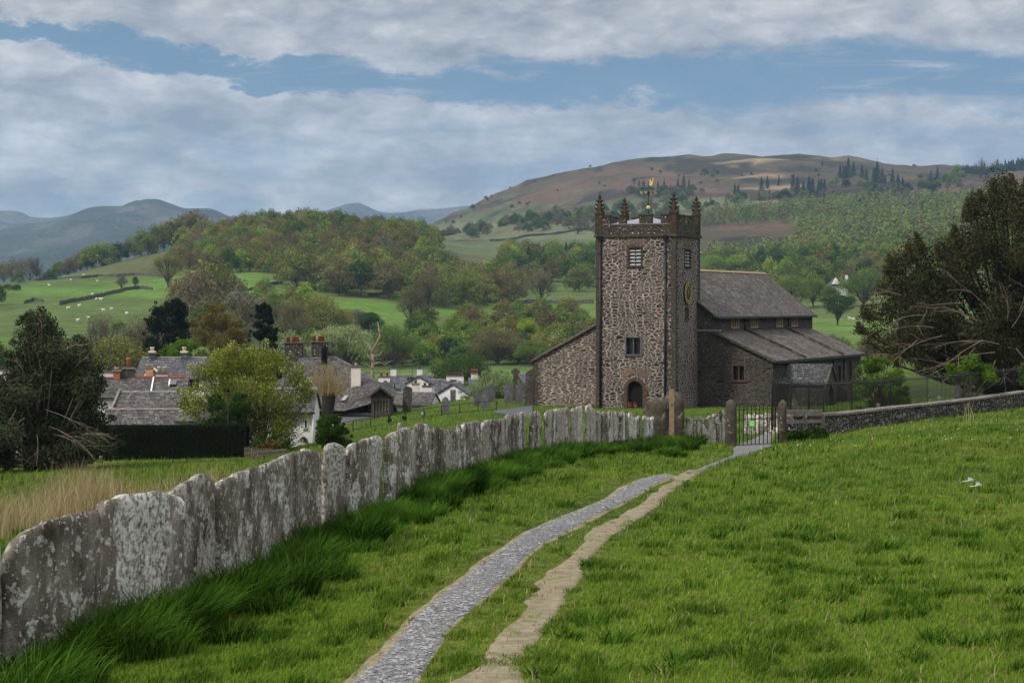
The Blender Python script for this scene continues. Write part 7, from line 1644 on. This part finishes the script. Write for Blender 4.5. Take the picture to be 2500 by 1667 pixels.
# dry straw grass behind the fence
B = []; Hh = []
for (uc, Yc, r, nb, h0) in [(-60,42,.9,500,.85),(20,44,.9,520,.85),(80,46,.9,520,.8),(130,48,.8,420,.95),(175,50,.7,520,1.2),(215,50,.7,560,1.15),(250,49,.6,420,1.0),(290,50,.8,220,.75),(345,50,.9,260,.8),(400,50,.9,300,.85),(440,50,.7,160,.8),(485,50,.7,150,1.0),(520,49,.5,260,1.0),(560,50,.6,140,.85),(600,50,.6,50,.8),(792,62,.3,70,.9),(1085,66,.3,20,.5)]:
    x = (uc - 1250) / F * Yc + rng.normal(size=nb) * r * .6; y = Yc + rng.normal(size=nb) * r * 1.2; wxx = np.interp(y, WALLY, [(a_ - 1250) / F * b_ for a_, b_ in zip(WALLU, WALLY)]); x = np.minimum(x, wxx - .25)
    B.append(np.stack([x, y, height(x, y) - .02], -1)); Hh.append(h0 * rng.uniform(.5, 1.25, nb))
p = [G(u_, v_, 60, 90) for u_, v_ in ((1925,1062),(1945,1058),(1960,1060),(1990,1050),(2355,1015))]
for q in p:
    nb = 9; x = q.x + rng.normal(size=nb) * .3; y = q.y + rng.normal(size=nb) * .1 - .2; B.append(np.stack([x, y, height(x, y)], -1)); Hh.append(rng.uniform(.5, 1.15, nb))
B = np.concatenate(B); Hh = np.concatenate(Hh); n = len(B)
V, Q = blades(B, Hh, (.004 + .00014 * B[:, 1]) * rng.uniform(.7, 1.3, n), rng.uniform(.05, .65, n), rng.uniform(0, 6.28, n), 5, rng, 1.2)
o = obj('dry_grass', npmesh('dry_grass', V, Q, MATS['straw_blade'], False, {'tint': np.repeat(rng.uniform(0, 1, n), 5)})); setp(o, 'pale dry straw grass standing behind the slab fence', 'grass', None, 'stuff')
rng = np.random.RandomState(31); n = 4500; Y = 1 / rng.uniform(1 / 100, 1 / 14.5, n); X = (rng.uniform(900, 2700, n) - 1250) / F * Y; wxx = np.interp(Y, WALLY, [(a_ - 1250) / F * b_ for a_, b_ in zip(WALLU, WALLY)]); k_ = X > wxx + .3; X, Y = X[k_], Y[k_]; n = len(X)
V, Q = blades(np.stack([X, Y, height(X, Y)], -1), rng.uniform(.05, .12, n) * (1 + Y / 90), (.005 + .0002 * Y) * rng.uniform(.6, 1.2, n), rng.uniform(.4, 1.0, n), rng.uniform(0, 6.28, n), 2, rng)
o = obj('dead_grass', npmesh('dead_grass', V, Q, MATS['straw_blade'], False, {'tint': np.repeat(rng.uniform(0, .8, n), 2)})); setp(o, 'yellowed dead blades scattered through the green turf', 'grass', None, 'stuff')
# loose stone chips on the path
rng = np.random.RandomState(9); n = 2500; rows_ = GP.reshape(GP.shape[0], GP.shape[1], 3); ii = (GP.shape[0] - 1 - (rng.uniform(size=n) ** 1.2 * (GP.shape[0] - 2))).astype(int); fj = rng.uniform(.2, GP.shape[1] - 1.2, n); jj = fj.astype(int)
c = rows_[ii, jj] * (1 - (fj - jj))[:, None] + rows_[ii, jj + 1] * (fj - jj)[:, None] + [0, 0, .006]; c[:, 1] += rng.uniform(-.1, .1, n)
s = rng.uniform(.006, .016, n) * (1 + c[:, 1] / 80); off = np.array([[-1,-1,0],[1,-1,0],[1,1,0],[-1,1,0],[-.6,-.6,.6],[.6,-.6,.6],[.6,.6,.6],[-.6,.6,.6]]) 
an = rng.uniform(0, 6.28, n); o3 = off[None] * s[:, None, None] * rng.uniform(.6, 1.3, (n, 8, 1)); ox = o3[..., 0] * np.cos(an)[:, None] - o3[..., 1] * np.sin(an)[:, None]; oy = o3[..., 0] * np.sin(an)[:, None] + o3[..., 1] * np.cos(an)[:, None]
V = np.stack([c[:, None, 0] + ox, c[:, None, 1] + oy * .7, c[:, None, 2] + o3[..., 2] * .8], -1).reshape(-1, 3); fq = np.array([[4,5,6,7],[0,1,5,4],[1,2,6,5],[2,3,7,6],[3,0,4,7]]); Q = (np.arange(n)[:, None, None] * 8 + fq[None]).reshape(-1, 4)
o = obj('loose_gravel', npmesh('loose_gravel', V, Q, MATS['chip'], False, {'tint': np.repeat(rng.uniform(0, 1, n), 5)})) if leafmat('chip', (.12, .12, .125), (.32, .322, .33), 0) else None
setp(o, 'loose grey slate chips on the path', 'gravel', None, 'stuff')
# daisies
rng = np.random.RandomState(13); c = []
for k in range(90):
    q = GY(rng.uniform(1850, 2600), 1 / rng.uniform(1 / 98, 1 / 60)); c.append((q.x, q.y, q.z + .12))
c = np.array(c); LV, LQ = leaf_quads(c, .016, unit(np.tile([0., -.5, .8], (len(c), 1))), rng, .8); o = obj('daisies', npmesh('daisies', LV, LQ, MATS['feather'])); setp(o, 'tiny white daisies in the far part of the field', 'flowers', None, 'stuff')
# ================================================================= haze
hz_ = MB().box(-5200, 5200, -150, 12900, -140, 950).build('haze', None)
m = bpy.data.materials.new('haze'); m.use_nodes = True; t = NT(m.node_tree); t.n.clear()
pv_ = t.add('VolumePrincipled', {'Color': (.45, .68, .98), 'Density': 5.5e-5, 'Anisotropy': .1}); t.l.new(pv_.outputs[0], t.add('OutputMaterial').inputs['Volume']); hz_.data.materials.append(m); setp(hz_, None, None, None, 'stuff')
